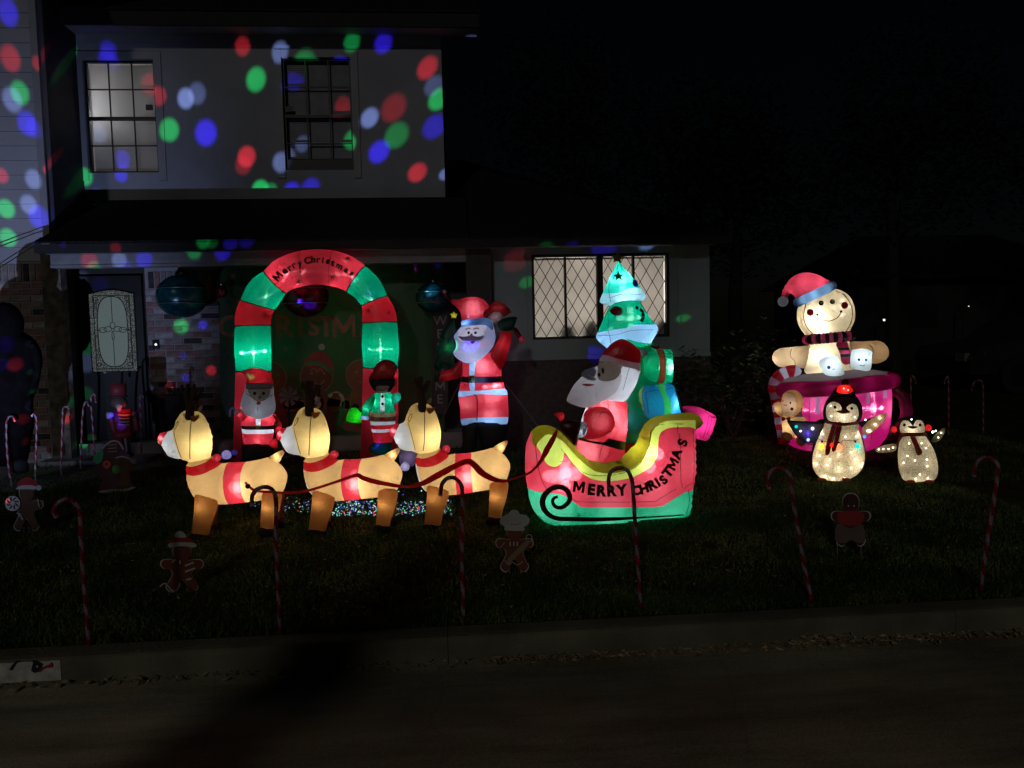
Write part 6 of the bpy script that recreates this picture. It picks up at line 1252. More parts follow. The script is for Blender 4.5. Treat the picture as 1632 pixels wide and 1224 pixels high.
# ================================================================== reins
RF = Frame('harness_strap', (590, 846), 'long red strap running from the sleigh mitten along the three reindeer', 'strap', Y=float(D0.location[1]), face=False)
stroke(RF, 'strap_back_part', M('strap'), [(888, 684), (882, 698), (872, 716), (861, 736), (846, 752), (828, 760), (806, 766)], 5.5, None, y=-.275, taper=[.5, 1.6, 1.8, 1.0, .6, .5, .4])
stroke(RF, 'strap_over_rear_deer', M('strap'), [(808, 766), (791, 765), (770, 755), (757, 742), (746, 735), (727, 742), (702, 755), (674, 770), (649, 776)], 8.5, None, y=-.205, taper=[.5, 1, 1.3, 1.1, 1, 1.2, 1.2, .9, .5])
stroke(RF, 'strap_over_middle_deer', M('strap'), [(649, 776), (632, 774), (600, 768), (577, 761), (569, 757), (547, 764), (511, 776), (480, 784), (452, 785)], 6, None, y=-.205, taper=[.6, 1.0, 1.3, 1.2, .8, .7, .7, .7, .7])
stroke(RF, 'strap_end', M('strap'), [(452, 785), (430, 784), (408, 782), (398, 776), (391, 768)], 4, None, y=-.205, taper=[.8, 1, 1, 1, .8]); ell(RF, 'strap_knot', M('black'), 395, 775, 4, y0=-.2)

# ================================================================== candy canes
canr = solid('cane_red', (.42, .014, .02), rough=.3, var=.2, scale=20); canw = solid('cane_white', (.72, .68, .66), rough=.3)
def cane(pts, Y, r, label, group, base=None, name='candy_cane'):
    bx, by = pts[-1]; F = Frame(name, (bx, by), label, 'candy cane', group, Y=Y, face=True)
    q = np.array([F.uv(*p) for p in pts]); pass
    P3 = resample(q, r*1.6, False); o = MB().tube([(p[0], 0, p[1]) for p in P3], r, 10)
    me = bpy.data.meshes.new(name); me.from_pydata(o.V, [], o.F); me.materials.append(canr); me.materials.append(canw); me.materials.append(M('black')); n = 10
    L_ = len(P3)
    for k, p in enumerate(me.polygons): 
        i, j = divmod(k, n); p.material_index = 1 if ((i*1.5-j) % n) < 4.2 else 0; p.use_smooth = True
    b = link('cane_rod', me, None, F.e)
    s = MB().bar((q[-1][0], 0, q[-1][1]+.0), (q[-1][0]+.002, 0, q[-1][1]-.06), r*.5, 6).build('stake', canw, F.e)
    return F
CN = [([(90, 825), (86, 812), (93, 801), (107, 796), (119, 801), (127, 816), (129, 850), (133, 920), (138, 980), (142, 1030)], 'striped candy cane at far left of the kerb, nearest the painted emblem'),
      ([(402, 806), (402, 790), (411, 779), (424, 776), (435, 782), (440, 800), (440, 860), (443, 930), (446, 1009)], 'striped candy cane at the kerb in front of hind legs of leading reindeer'),
      ([(702, 790), (704, 773), (712, 763), (722, 761), (732, 768), (737, 786), (736, 850), (737, 920), (739, 990)], 'striped candy cane at the kerb in front of rearmost reindeer'),
      ([(971, 779), (970, 763), (975, 751), (986, 746), (999, 749), (1006, 762), (1009, 782), (1012, 830), (1016, 890), (1022, 974)], 'striped candy cane at the kerb overlapping the lettered sleigh side'),
      ([(1226, 779), (1223, 763), (1229, 751), (1243, 745), (1256, 753), (1261, 770), (1265, 806), (1274, 856), (1281, 900), (1289, 935), (1294, 964)], 'striped candy cane leaning left in front of the magenta mug'),
      ([(1553, 760), (1553, 744), (1561, 733), (1577, 729), (1589, 738), (1590, 755), (1586, 785), (1577, 841), (1568, 900), (1562, 949)], 'striped candy cane at far right of the kerb, right of the penguins')]
for pts, lb in CN: cane(pts, float(ground(*pts[-1])[1]), .0105, lb, 'candy canes along the kerb')
BC = [([(24, 672), (20, 664), (13, 666), (10, 680), (11, 715), (14, 748), (17, 765)], 7.3, 'distant candy cane before the left brick wall, leftmost of the row'), ([(50, 664), (55, 660), (58, 672), (58, 700), (57, 730), (56, 758)], 7.3, 'distant candy cane beside legs of the dark figure, second of the row'),
      ([(111, 662), (109, 651), (103, 648), (100, 657), (99, 690), (97, 748)], 7.5, 'distant candy cane before the wooden porch post'), ([(142, 648), (139, 641), (134, 645), (131, 670), (130, 700), (128, 738)], 7.7, 'distant candy cane before the front door, left of a close pair'),
      ([(153, 642), (150, 628), (146, 630), (145, 645), (148, 680), (151, 728)], 7.8, 'distant candy cane before the front door, right of a close pair'), ([(229, 634), (226, 628), (223, 636), (224, 655), (225, 690), (225, 728)], 8.0, 'distant candy cane between the soldier figure and porch brick wall'),
      ([(1460, 612), (1456, 600), (1452, 602), (1452, 640), (1453, 690), (1453, 722)], 8.6, 'faint candy cane in the dark just right of the mug handle'), ([(1505, 612), (1507, 604), (1511, 602), (1512, 640), (1512, 700), (1512, 726)], 8.5, 'faint candy cane in the dark behind the smaller penguin'),
      ([(1549, 622), (1551, 612), (1558, 606), (1566, 611), (1567, 640), (1567, 690), (1567, 728)], 8.4, 'faint candy cane in the dark above far right kerb cane')]
for pts, Y, lb in BC: cane(pts, Y, .009, lb, 'candy canes along the walk')

# ================================================================== flat yard signs
def slabpoly(F, name, pts, mat, y0=0.0, th=.006, parent=None, smooth=True, corners=(), res=.01):
    q = np.array([F.uv(*p) for p in pts]); q = resample(q, res, True, smooth, corners); n = len(q)
    r = delaunay_2d_cdt([Vector(map(float, a)) for a in q], [(i, (i+1) % n) for i in range(n)], [], 0, 1e-7); P = np.array([tuple(v) for v in r[0]]); T = np.array([f for f in r[2] if len(f) == 3]); T = T[inside(P[T].mean(1), q)]; m = len(P)
    V = [(p[0], y0, p[1]) for p in P]+[(p[0], y0+th, p[1]) for p in P]; FF = [tuple(f) for f in T]+[tuple(f[::-1]+m) for f in T]; ec = {(a, b) for f in T for a, b in ((f[0], f[1]), (f[1], f[2]), (f[2], f[0]))}
    FF += [(b, a, a+m, b+m) for a, b in ec if (b, a) not in ec]; return mesh(name, V, FF, mat, parent or F.e)
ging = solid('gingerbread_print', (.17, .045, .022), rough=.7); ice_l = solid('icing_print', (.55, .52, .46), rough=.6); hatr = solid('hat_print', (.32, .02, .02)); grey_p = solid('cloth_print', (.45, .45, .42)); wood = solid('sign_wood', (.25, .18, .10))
def gman(F, cx, cy, w, h, parent=None, arms=1, y0=0.0, mat=None, th=.006):
    P = lambda a, b: (cx+a*w/2, cy+b*h/2)
    pts = [P(-.42, -.75), P(-.25, -.95), P(0, -1.0), P(.25, -.95), P(.42, -.75), P(.40, -.48), P(.28, -.28), P(.6, -.32), P(.92, -.28), P(1.0, -.10), P(.85, .05), P(.55, .10), P(.45, .3), P(.62, .6), P(.75, .8), P(.6, .98), P(.35, .98), P(.12, .6), P(0, .5), P(-.12, .6), P(-.35, .98), P(-.6, .98), P(-.75, .8), P(-.62, .6), P(-.45, .3), P(-.55, .10), P(-.85, .05), P(-1.0, -.10), P(-.92, -.28), P(-.6, -.32), P(-.28, -.28), P(-.40, -.48)]
    slabpoly(F, 'icing_border', [(cx+(p[0]-cx)*1.06, cy+(p[1]-cy)*1.04) for p in pts], ice_l, y0, th, parent); slabpoly(F, 'body', pts, mat or ging, y0-.003, .0025, parent); return P
def stakes(F, x0, x1, y0, y1):
    for x in (x0, x1): line(F, 'stake', canw, [(x, y0), (x+1, y1)], .003, y=.01)
def sk(F, nm, mat, pts, wd, y=-.008): return stroke(F, nm, mat, pts, wd, None, y=y, eps=0)
def sp(F, nm, mat, pts, y=-.007): return slabpoly(F, nm, pts, mat, y, .002)
# chef
g1 = Frame('gingerbread_sign', (820, 915), 'gingerbread chef yard sign with tall white hat and rolling pin, before the sleigh', 'yard sign', 'gingerbread yard signs')
def qc(p): return Q(740, 780, 4.08, p)
P = gman(g1, 820, 871, 58, 78); sp(g1, 'chef_hat', grey_p, qc([(268, 262), (262, 240), (232, 215), (240, 180), (280, 160), (310, 132), (345, 135), (362, 158), (400, 165), (425, 195), (410, 228), (388, 240), (385, 265)]), -.012)
sk(g1, 'hat_fold', wood, qc([(300, 225), (340, 228), (370, 215)]), 1, -.0135); sp(g1, 'rolling_pin', wood, qc([(290, 480), (280, 455), (395, 335), (420, 350)]), -.0095); sk(g1, 'pin_handle', ice_l, qc([(402, 330), (408, 300), (430, 295), (442, 320), (430, 345)]), 1.0, -.0095)
for x in (298, 322, 345): sk(g1, 'icing_drip', ice_l, qc([(x, 340), (x, 368)]), 2, -.0095)
sk(g1, 'icing_trim', ice_l, qc([(262, 460), (285, 490), (312, 475), (345, 490), (380, 470)]), .8, -.0095); sk(g1, 'icing_trim', ice_l, qc([(235, 380), (262, 345)]), .8, -.0095); stakes(g1, 812, 830, 905, 930)
# hat man, front left
def qh(p): return Q(240, 820, 8.745, p)
g2 = Frame('gingerbread_sign', (290, 945), 'dim gingerbread yard sign with knitted hat in front of leading reindeer', 'yard sign', 'gingerbread yard signs')
gman(g2, 290, 904, 66, 76); sp(g2, 'hat', hatr, qh([(280, 385), (340, 310), (430, 295), (510, 310), (590, 385)]), -.01); sp(g2, 'hat_band', grey_p, qh([(260, 395), (430, 380), (615, 395), (620, 450), (430, 432), (275, 455)]), -.0125); sp(g2, 'pompom', grey_p, qh([(340, 300), (360, 240), (410, 225), (460, 245), (500, 305), (420, 315)]), -.0125)
for pts in ([(480, 715), (600, 670)], [(480, 800), (620, 750)], [(495, 910), (570, 895)], [(300, 670), (345, 630)], [(410, 690), (412, 640)]): sk(g2, 'icing_stripe', ice_l, qh(pts), 2.6, -.010)
sk(g2, 'icing_edge', ice_l, qh([(130, 1005), (200, 960), (290, 1050), (360, 1060), (410, 960)]), 1.6, -.0105); stakes(g2, 283, 298, 935, 952)
# left sign with lollipop
def ql(p): return Q(0, 740, 10.2, p)
g3 = Frame('gingerbread_sign', (42, 850), 'gingerbread yard sign in red hat holding a swirled lollipop at far left', 'yard sign', 'gingerbread yard signs')
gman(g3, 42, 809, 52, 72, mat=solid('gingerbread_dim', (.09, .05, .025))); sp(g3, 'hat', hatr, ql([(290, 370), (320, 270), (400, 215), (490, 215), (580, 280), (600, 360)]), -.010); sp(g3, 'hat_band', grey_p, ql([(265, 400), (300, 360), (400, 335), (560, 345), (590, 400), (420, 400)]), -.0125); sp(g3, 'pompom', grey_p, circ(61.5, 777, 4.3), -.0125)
slabpoly(g3, 'lollipop', circ(20, 802, 12), ice_l, -.012, .004)
for a in range(8): t = a*math.pi/4; sk(g3, 'lollipop_swirl', M('black'), [(20+4*math.cos(t), 802+4*math.sin(t)), (20+10*math.cos(t+.5), 802+10*math.sin(t+.5))], 1.8, -.0145)
for i in range(3): sk(g3, 'icing_stripe', ice_l, ql([(270+i*35, 790+i*38), (345+i*15, 820+i*42)]), 1.6, -.011)
sk(g3, 'icing_line', ice_l, ql([(610, 560), (625, 640), (640, 695)]), 1, -.011); stakes(g3, 38, 46, 840, 856)
# faint man with hat before penguins
def qf(p): return Q(1180, 700, 3.4, p)
g4 = Frame('gingerbread_sign', (1356, 885), 'very dim gingerbread yard sign with scarf and pale skirt below the penguins', 'yard sign', 'gingerbread yard signs')
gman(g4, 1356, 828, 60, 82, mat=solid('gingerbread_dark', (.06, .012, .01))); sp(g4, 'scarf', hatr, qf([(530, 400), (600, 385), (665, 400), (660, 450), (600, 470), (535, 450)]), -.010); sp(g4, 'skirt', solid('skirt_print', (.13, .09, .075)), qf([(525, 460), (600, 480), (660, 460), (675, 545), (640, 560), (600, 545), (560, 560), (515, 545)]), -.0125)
for x in (586, 616): sp(g4, 'eye', ice_l, circ(1180+x/3.4, 700+360/3.4, 1.3), -.011)
stakes(g4, 1334, 1372, 866, 888)
# gingerbread house sign
def qn(p): return Q(100, 580, 5.56, p)
g5 = Frame('gingerbread_house_sign', (187, 786), 'cut-out sign of a gingerbread house with small figure and two round sweets', 'yard sign')
slabpoly(g5, 'house_board', qn([(330, 1130), (350, 1000), (280, 940), (290, 860), (280, 830), (350, 755), (450, 680), (530, 725), (560, 790), (600, 870), (630, 900), (600, 985), (625, 1090), (640, 1105), (500, 1140)]), solid('board_brown', (.08, .035, .035)))
sp(g5, 'snow_base', grey_p, qn([(325, 1125), (440, 1110), (560, 1105), (625, 1085), (640, 1100), (520, 1138), (340, 1142)])); sk(g5, 'roof_icing', grey_p, qn([(350, 750), (420, 690), (490, 690), (540, 760)]), 2.5); 
for yy in (720, 750, 780): sk(g5, 'roof_tile_line', ice_l, qn([(400, yy), (480, yy-6)]), .8, -.009)
sp(g5, 'red_sweet', solid('sweet_red', (.6, .02, .02)), circ(170, 740, 7), -.010); sk(g5, 'sweet_ring', ice_l, circ(170, 740, 4.5)+[circ(170, 740, 4.5)[0]], .7, -.0135); sp(g5, 'green_sweet', solid('sweet_green', (.08, .45, .08)), circ(185.5, 748, 7), -.010); sk(g5, 'sweet_mark', ice_l, qn([(465, 925), (475, 950), (485, 915)]), .8, -.0135)
sp(g5, 'figure_head', solid('figure_brown', (.12, .07, .035)), circ(195, 733, 10, 8), -.010); sp(g5, 'figure_hat', solid('hat_purple', (.10, .03, .12)), qn([(475, 830), (490, 785), (530, 775), (570, 790), (590, 835)]), -.013); sk(g5, 'hat_brim', grey_p, qn([(470, 832), (530, 822), (592, 838)]), 2, -.0155); sp(g5, 'figure_body', MATS['figure_brown'], qn([(500, 880), (570, 880), (625, 890), (600, 940), (580, 960), (590, 1060), (500, 1070), (510, 960)]), -.010)
sp(g5, 'green_tree', solid('tree_print', (.05, .45, .2)), qn([(270, 830), (350, 755), (350, 850), (300, 885)]), -.008); stakes(g5, 170, 205, 776, 792)

# ================================================================== soldier figure
def nutcracker():
    F = Frame('toy_soldier', (194, 728), 'dim toy soldier figure in maroon coat standing before the front door', 'toy soldier', Y=8.15)
    mr = solid('soldier_maroon', (.16, .018, .022)); dk = solid('soldier_dark', (.03, .022, .03)); gd = solid('gold_braid', (.25, .17, .08)); lt = solid('soldier_light', (.35, .33, .36))
    C = lambda z, xs: [(100+x/5.56, 580+z/5.56) for x in xs]
    def cyl(nm, cx, y0, y1, w0, w1, mat, d=.8): return lathe(F, nm, mat, [(100+cx/5.56, 580+y1/5.56, w1/5.56), (100+cx/5.56, 580+y0/5.56, w0/5.56)], n=16, sx=d)
    cyl('hat', 495, 172, 290, 66, 62, mr); cyl('hat_peak', 495, 284, 300, 72, 72, dk); ell(F, 'head', solid('soldier_face', (.09, .06, .05)), 100+500/5.56, 580+345/5.56, 12, 11, d=.9); puff(F, 'beard', lt, qn([(470, 360), (530, 360), (520, 410), (500, 425), (480, 410)]), k=.6, y0=-.06, res=8)
    cyl('coat', 535, 400, 600, 72, 70, mr); cyl('coat_skirt', 535, 600, 650, 74, 84, mr)
    for z in (450, 480, 510, 535): stroke(F, 'braid', gd, qn([(490, z), (540, z+4), (590, z)]), 1.6, None, y=-.112)
    puff(F, 'epaulette', lt, qn([(388, 432), (450, 430), (450, 470), (395, 490)]), k=.8, y0=-.01, res=7); puff(F, 'epaulette', dk, qn([(605, 420), (660, 420), (665, 470), (610, 475)]), k=.8, y0=-.01, res=7)
    puff(F, 'arm', mr, qn([(395, 470), (455, 470), (478, 560), (470, 660), (445, 640), (420, 560)]), k=.8, res=10); puff(F, 'arm', mr, qn([(610, 450), (665, 470), (680, 560), (665, 610), (640, 600), (610, 520)]), k=.8, res=10)
    for cx in (500, 575): cyl('leg', cx, 650, 800, 26, 24, dk if cx > 520 else mr, 1); 
    cyl('base', 535, 800, 824, 85, 88, dk)
    line(F, 'stake', lt, qn([(552, 660), (560, 720), (568, 780)]), .009, y=-.16)
nutcracker()
# dark standing figure at left edge
def q1(p): return Q(0, 440, 3.825, p)
DK = Frame('dark_figure', (8, 742), 'big unlit dark figure with round head and sloping shoulders at left edge', 'figure', Y=7.45)
felt = solid('dark_felt', (.005, .004, .005), spec=.02, rough=1, var=.4, scale=10)
R1 = [(125, 230), (130, 290), (112, 330), (150, 345), (205, 380), (245, 440), (260, 510), (250, 590), (232, 680), (205, 745), (205, 830), (210, 910), (190, 1000), (175, 1100), (150, 1150)]
L1 = [(60-x, y) for x, y in R1][::-1]
puff(DK, 'body', felt, q1([(110, 320)]+R1[3:]+[(60, 1160), (0, 1160)]+L1[:-3]+[(-50, 320)]), k=.6, T=.2, res=24); ell(DK, 'head', felt, 8, 515, 26, 33, d=.9, y0=0)
puff(DK, 'arm', felt, q1([(190, 400), (240, 440), (258, 520), (248, 600), (228, 690), (195, 740), (175, 680), (200, 560), (180, 470)]), k=.9, y0=-.1, res=14)
for s in (-1, 1): puff(DK, 'boot', M('black'), [(8+s*12, 735), (8+s*34, 733), (8+s*36, 752), (8+s*10, 752)], k=.8, y0=-.05, res=8)

# ================================================================== banner, baubles, welcome board and porch things
BN = Frame('christmas_banner', (526, 700), 'dark green banner reading CHRISTMAS with gingerbread men, hung behind the arch', 'banner', Y=8.98, face=False)
bcl = fab('banner_cloth', (.05, .17, .07), tr=.6, wr=.15); bcl.use_fake_user = False
b0 = puff(BN, 'cloth', bcl, [(350, 424), (440, 418), (600, 414), (706, 412), (706, 560), (704, 698), (600, 702), (450, 704), (352, 706), (350, 560)], k=.0, flat=.002, res=14, corners=(0, 3, 6, 8), y0=0)
bl = solid('banner_letter', (.26, .11, .075), rough=.7); be = solid('banner_line', (.30, .20, .13)); br_ = solid('banner_brown', (.12, .03, .022)); brr = solid('banner_red', (.25, .02, .02)); bgn = solid('banner_green', (.03, .18, .07))
for ch, x, hh in zip('CHRISTMAS', (364, 400, 455, 479, 500, 520, 548, 588, 622), (34, 34, 36, 32, 30, 32, 34, 34, 34)): letter(BN, ch, x, 520, hh, 1, None, bl, y=-.006, bold=.02, eps=.002)
def bman(cx, cy, r, hat, col):
    slabpoly(BN, 'man_outline', circ(cx, cy, r+1.2), be, -.006, .002); slabpoly(BN, 'man_head', circ(cx, cy, r), col, -.009, .002)
    slabpoly(BN, 'man_body', [(cx-12, cy+r-3), (cx+12, cy+r-3), (cx+22, cy+r+10), (cx+50, cy+r+14), (cx+52, cy+r+26), (cx+26, cy+r+28), (cx+26, cy+r+62), (cx-26, cy+r+62), (cx-26, cy+r+28), (cx-52, cy+r+26), (cx-50, cy+r+14), (cx-22, cy+r+10)], col, -.0085, .002)
    stroke(BN, 'man_outline', be, [(cx+24, cy+r+10), (cx+50, cy+r+13), (cx+53, cy+r+20), (cx+50, cy+r+27), (cx+26, cy+r+29)], 1, None, y=-.0115, eps=0)
    stroke(BN, 'smile', be, [(cx-4, cy+10), (cx+5, cy+13), (cx+12, cy+6)], 1.6, None, y=-.0115, eps=0)
    for dx in (-8, 12): slabpoly(BN, 'eye', circ(cx+dx, cy-5, 1.7), be, -.0125, .002)
    if hat:
        slabpoly(BN, 'hat', [(cx-20, cy-r+8), (cx-12, cy-r-8), (cx+4, cy-r-16), (cx+18, cy-r-8), (cx+26, cy-r+16)], brr, -.012, .002); stroke(BN, 'hat_band', bgn, [(cx-20, cy-r+5), (cx+4, cy-r+4), (cx+25, cy-r+18)], 5, None, y=-.015, eps=0); stroke(BN, 'hat_edge', be, [(cx-21, cy-r+8), (cx+3, cy-r+7), (cx+24, cy-r+22)], .9, None, y=-.0175, eps=0)
        slabpoly(BN, 'hat_pompom', circ(cx+8, cy-r-22, 5.2), grey_p, -.012, .002)
        stroke(BN, 'icing_curl', be, [(cx-10, cy-r+16), (cx-4, cy-r+12), (cx, cy-r+18), (cx+5, cy-r+13), (cx+9, cy-r+18)], 1.2, None, y=-.0125, eps=0)
bman(505, 600, 25, True, br_); bman(576, 598, 24, False, solid('banner_brown2', (.20, .07, .045))); bman(432, 602, 24, False, solid('banner_brown2'  , (.2, .07, .045)))
stroke(BN, 'candy_print', grey_p, [(524, 632), (536, 626), (546, 634), (544, 648)], 5, None, y=-.0125, eps=0); stroke(BN, 'candy_print', brr, [(530, 629), (540, 629)], 5, None, y=-.015, eps=0); stroke(BN, 'scarf_print', bgn, [(548, 640), (545, 660), (538, 676)], 6, None, y=-.0125, eps=0)
for x, y in ((395, 425), (372, 440), (455, 556), (400, 560), (640, 450)):
    for a in range(3): stroke(BN, 'snowflake_print', be, [(x+5*math.cos(a*1.05), y+5*math.sin(a*1.05)), (x-5*math.cos(a*1.05), y-5*math.sin(a*1.05))], 1, None, y=-.006, eps=0)
# lit porch window behind the banner (its blind shades the cloth)
wq = rect(522, 446, 566, 585, YP+.02); o = HM(); z = wq[3]-.03
hbox('porch_window', frm, None, wq[0]-.02, wq[1]+.02, YP-.012, YP+.018, wq[2]-.02, wq[2]); hbox('porch_window', frm, None, wq[0]-.02, wq[1]+.02, YP-.012, YP+.018, wq[3], wq[3]+.02)
hbox('porch_window_glow', glow('porch_window_light', (1, .95, .72), 3.0), None, wq[0], wq[1], YP+.0, YP+.018, wq[2]+.001, wq[3]-.001)
while z > wq[2]+.03: o.box(wq[0], wq[1], YP-.03, YP-.026, z-.012, z+.012); z -= .042
bb = o.build('porch_blind', solid('blind_shade', (.2, .2, .2))); bb['kind'] = 'stuff'
def bauble(cx, cy, rx, ry, mat, label, Y, ribs=12, ring=True, cap=True):
    F = Frame('hanging_bauble', (cx, cy), label, 'bauble', 'oversized baubles hung from the porch', Y=Y)
    z = F.B.copy(); o = ell(F, 'ball', mat, cx, cy, rx, ry, n=32, d=1.0)
    if ring:
        for yy in (-.35, .35):
            u, v = F.uv(cx, cy+yy*ry); k = F.k(); rr = rx*k*math.sqrt(1-yy*yy)*1.005; MB().tube([(u+rr*math.cos(t), rr*math.sin(t), v) for t in np.linspace(0, 2*math.pi, 33)], .006, 5, caps=False).build('glitter_band', solid('band_glitter', (.15, .2, .22), rough=.3, metal=.6), F.e, True)
    u, v = F.uv(cx, cy-ry); MB().bar((u, 0, v-.01), (u, 0, v+.035), .022, 10).build('cap', solid('brass', (.6, .6, .55), rough=.25, metal=1), F.e, True); MB().bar((u, 0, v+.03), (u, 0, float(gz0_)-F.B[2]), .002, 4).build('hanging_wire', M('black'), F.e)
    return F
bauble(290, 472, 38, 34, solid('bauble_teal', (.005, .06, .075), rough=.25, metal=.3, var=.5, scale=14), 'large dark teal bauble hanging between front door and the banner', 8.75)
bauble(487, 472, 36, 33, solid('bauble_plum', (.09, .008, .03), rough=.2, metal=.4, var=.6, scale=14), 'large dark plum bauble hanging under the top of the arch', 8.8)
bauble(690, 474, 27, 24, MATS['bauble_teal'], 'dark teal bauble hanging left of the standing Santa hat', 8.75)
bauble(353, 465, 9, 10, solid('bauble_red', (.14, .01, .012), rough=.25, metal=.3), 'small red bauble hanging left of the arch', 8.8, ring=False); bauble(663, 425, 5, 11, MATS['bauble_red'], 'narrow red drop ornament hanging near the porch beam right of the arch', 8.75, ring=False)
WB = Frame('welcome_board', (702, 655), 'tall narrow dark board with vertical white letters WELCOME beside standing Santa', 'sign', Y=8.8)
q = WB.uv(702, 575); a, b = WB.uv(690, 495), WB.uv(715, 655); slabpoly(WB, 'board', [(689, 494), (715, 494), (714, 660), (688, 660)], solid('board_dark', (.02, .018, .018)), 0, .025, smooth=False)
for i, ch in enumerate('WELCOME'): letter(WB, ch, 701.5, 511+20.8*i, 14, 0, None, solid('board_letter', (.19, .19, .21)), y=-.002, bold=.0, eps=.002)
line(WB, 'prop_leg', M('black'), [(694, 650, .1), (694, 700, .12)], .012); line(WB, 'prop_leg', M('black'), [(710, 650, .1), (710, 700, .12)], .012)
# porch ornaments
def ball_thing(name, label, cat, cx, cy, r, mat, Y, lampw=0, col=(1, 1, 1), group=None):
    F = Frame(name, (cx, cy+r), label, cat, group, Y=Y); ell(F, 'ball', mat, cx, cy, r); u, v = F.uv(cx, cy+r)
    MB().bar((u, 0, v-.02), (u, 0, v+.02), .02, 8).build('foot', M('black'), F.e); 
    if lampw: lamp(F, cx, cy, 0, lampw, col, .01)
    return F
ball_thing('glowing_globe', 'lavender glowing globe behind the back of leading reindeer', 'globe light', 361, 725, 7.5, fab('lav', (.42, .38, .62), tr=.8), 7.6, .03, (.8, .75, 1)); ball_thing('glowing_globe', 'dark blue globe right of the lavender one behind leading reindeer', 'globe light', 373, 722, 5, fab('navy_globe', (.06, .06, .25)), 7.6, .012, (.5, .5, 1))
pr = Frame('rock_ornament', (358, 722), 'dim mauve lumpy ornament behind the lavender globe', 'ornament', Y=7.9); puff(pr, 'lump', solid('mauve', (.10, .07, .09)), [(348, 708), (358, 703), (368, 708), (372, 718), (366, 730), (348, 730)], k=.8, res=8)
gb = Frame('green_lantern', (568, 668), 'small bright green lit ornament on the ground under the arch', 'lantern', Y=8.7)
puff(gb, 'shade', fab('green_lantern', (.03, .6, .04), tr=.8), [(553, 672), (556, 655), (566, 648), (574, 656), (582, 660), (582, 672)], k=.8, res=10); lamp(gb, 568, 663, 0, .09, (.3, 1, .3), .01); puff(gb, 'cap', M('black'), [(560, 650), (567, 643), (573, 650)], k=.7, res=6)
wb = Frame('lit_parcel', (650, 752), 'purple and white lit parcel seen between middle and rearmost reindeer', 'parcel', Y=7.2)
puff(wb, 'box', fab('parcel_purple', (.20, .14, .24)), [(634, 712), (660, 712), (664, 720), (660, 742), (640, 742), (636, 728)], k=.7, res=9); puff(wb, 'bow', fab('parcel_bow', (.75, .72, .95)), [(638, 744), (645, 736), (653, 742), (650, 750), (640, 750)], k=.8, y0=-.06, res=8); lamp(wb, 650, 728, 0, .05, (.8, .8, 1), .01); lamp(wb, 645, 743, -.06, .012, (.8, .8, 1), .005)
pn = Frame('penguin_ornament', (505, 655), 'small dark glossy bird ornament with white bib behind middle reindeer antler', 'ornament', Y=8.6)
ell(pn, 'body', solid('gloss_dark', (.02, .02, .03), rough=.2), 506, 642, 10, 14); ell(pn, 'head', MATS['gloss_dark'], 504, 624, 7, 7); ell(pn, 'bib', solid('bib', (.45, .42, .5), rough=.3), 504, 638, 6, 6, y0=-.06); ell(pn, 'beak', solid('beak_orange', (.45, .15, .03)), 509, 634, 3, 1.5, y0=-.09)
pw_ = Frame('pinwheel', (462, 668), 'dim grey pinwheel blades standing right of the short Santa', 'pinwheel', Y=8.5)
for a in range(8): t = a*math.pi/4; slabpoly(pw_, 'blade', [(460, 632), (460+17*math.cos(t), 632+17*math.sin(t)), (460+15*math.cos(t+.5), 632+15*math.sin(t+.5))], solid('blade_grey', (.10, .10, .12)), -.01*a*.3, .003, smooth=False)
line(pw_, 'stick', M('black'), [(460, 634), (462, 705)], .008, y=.02)
pl_ = Frame('porch_planter', (265, 700), 'black square planter on the porch in front of brick', 'planter', Y=8.88)
slabpoly(pl_, 'pot', [(252, 632), (300, 630), (296, 702), (256, 702)], M('black'), 0, .25, smooth=False); o = MB()
rr = random.Random(8)
for _ in range(60): a = Vector(pl_.loc(276+rr.uniform(-14, 14), 632, .12)); o.bar(a, a+Vector((rr.uniform(-.1, .1), rr.uniform(-.08, .08), rr.uniform(.03, .13))), .005, 3, .001)
tw = o.build('dry_foliage', solid('dry_leaf', (.03, .04, .03)), pl_.e)

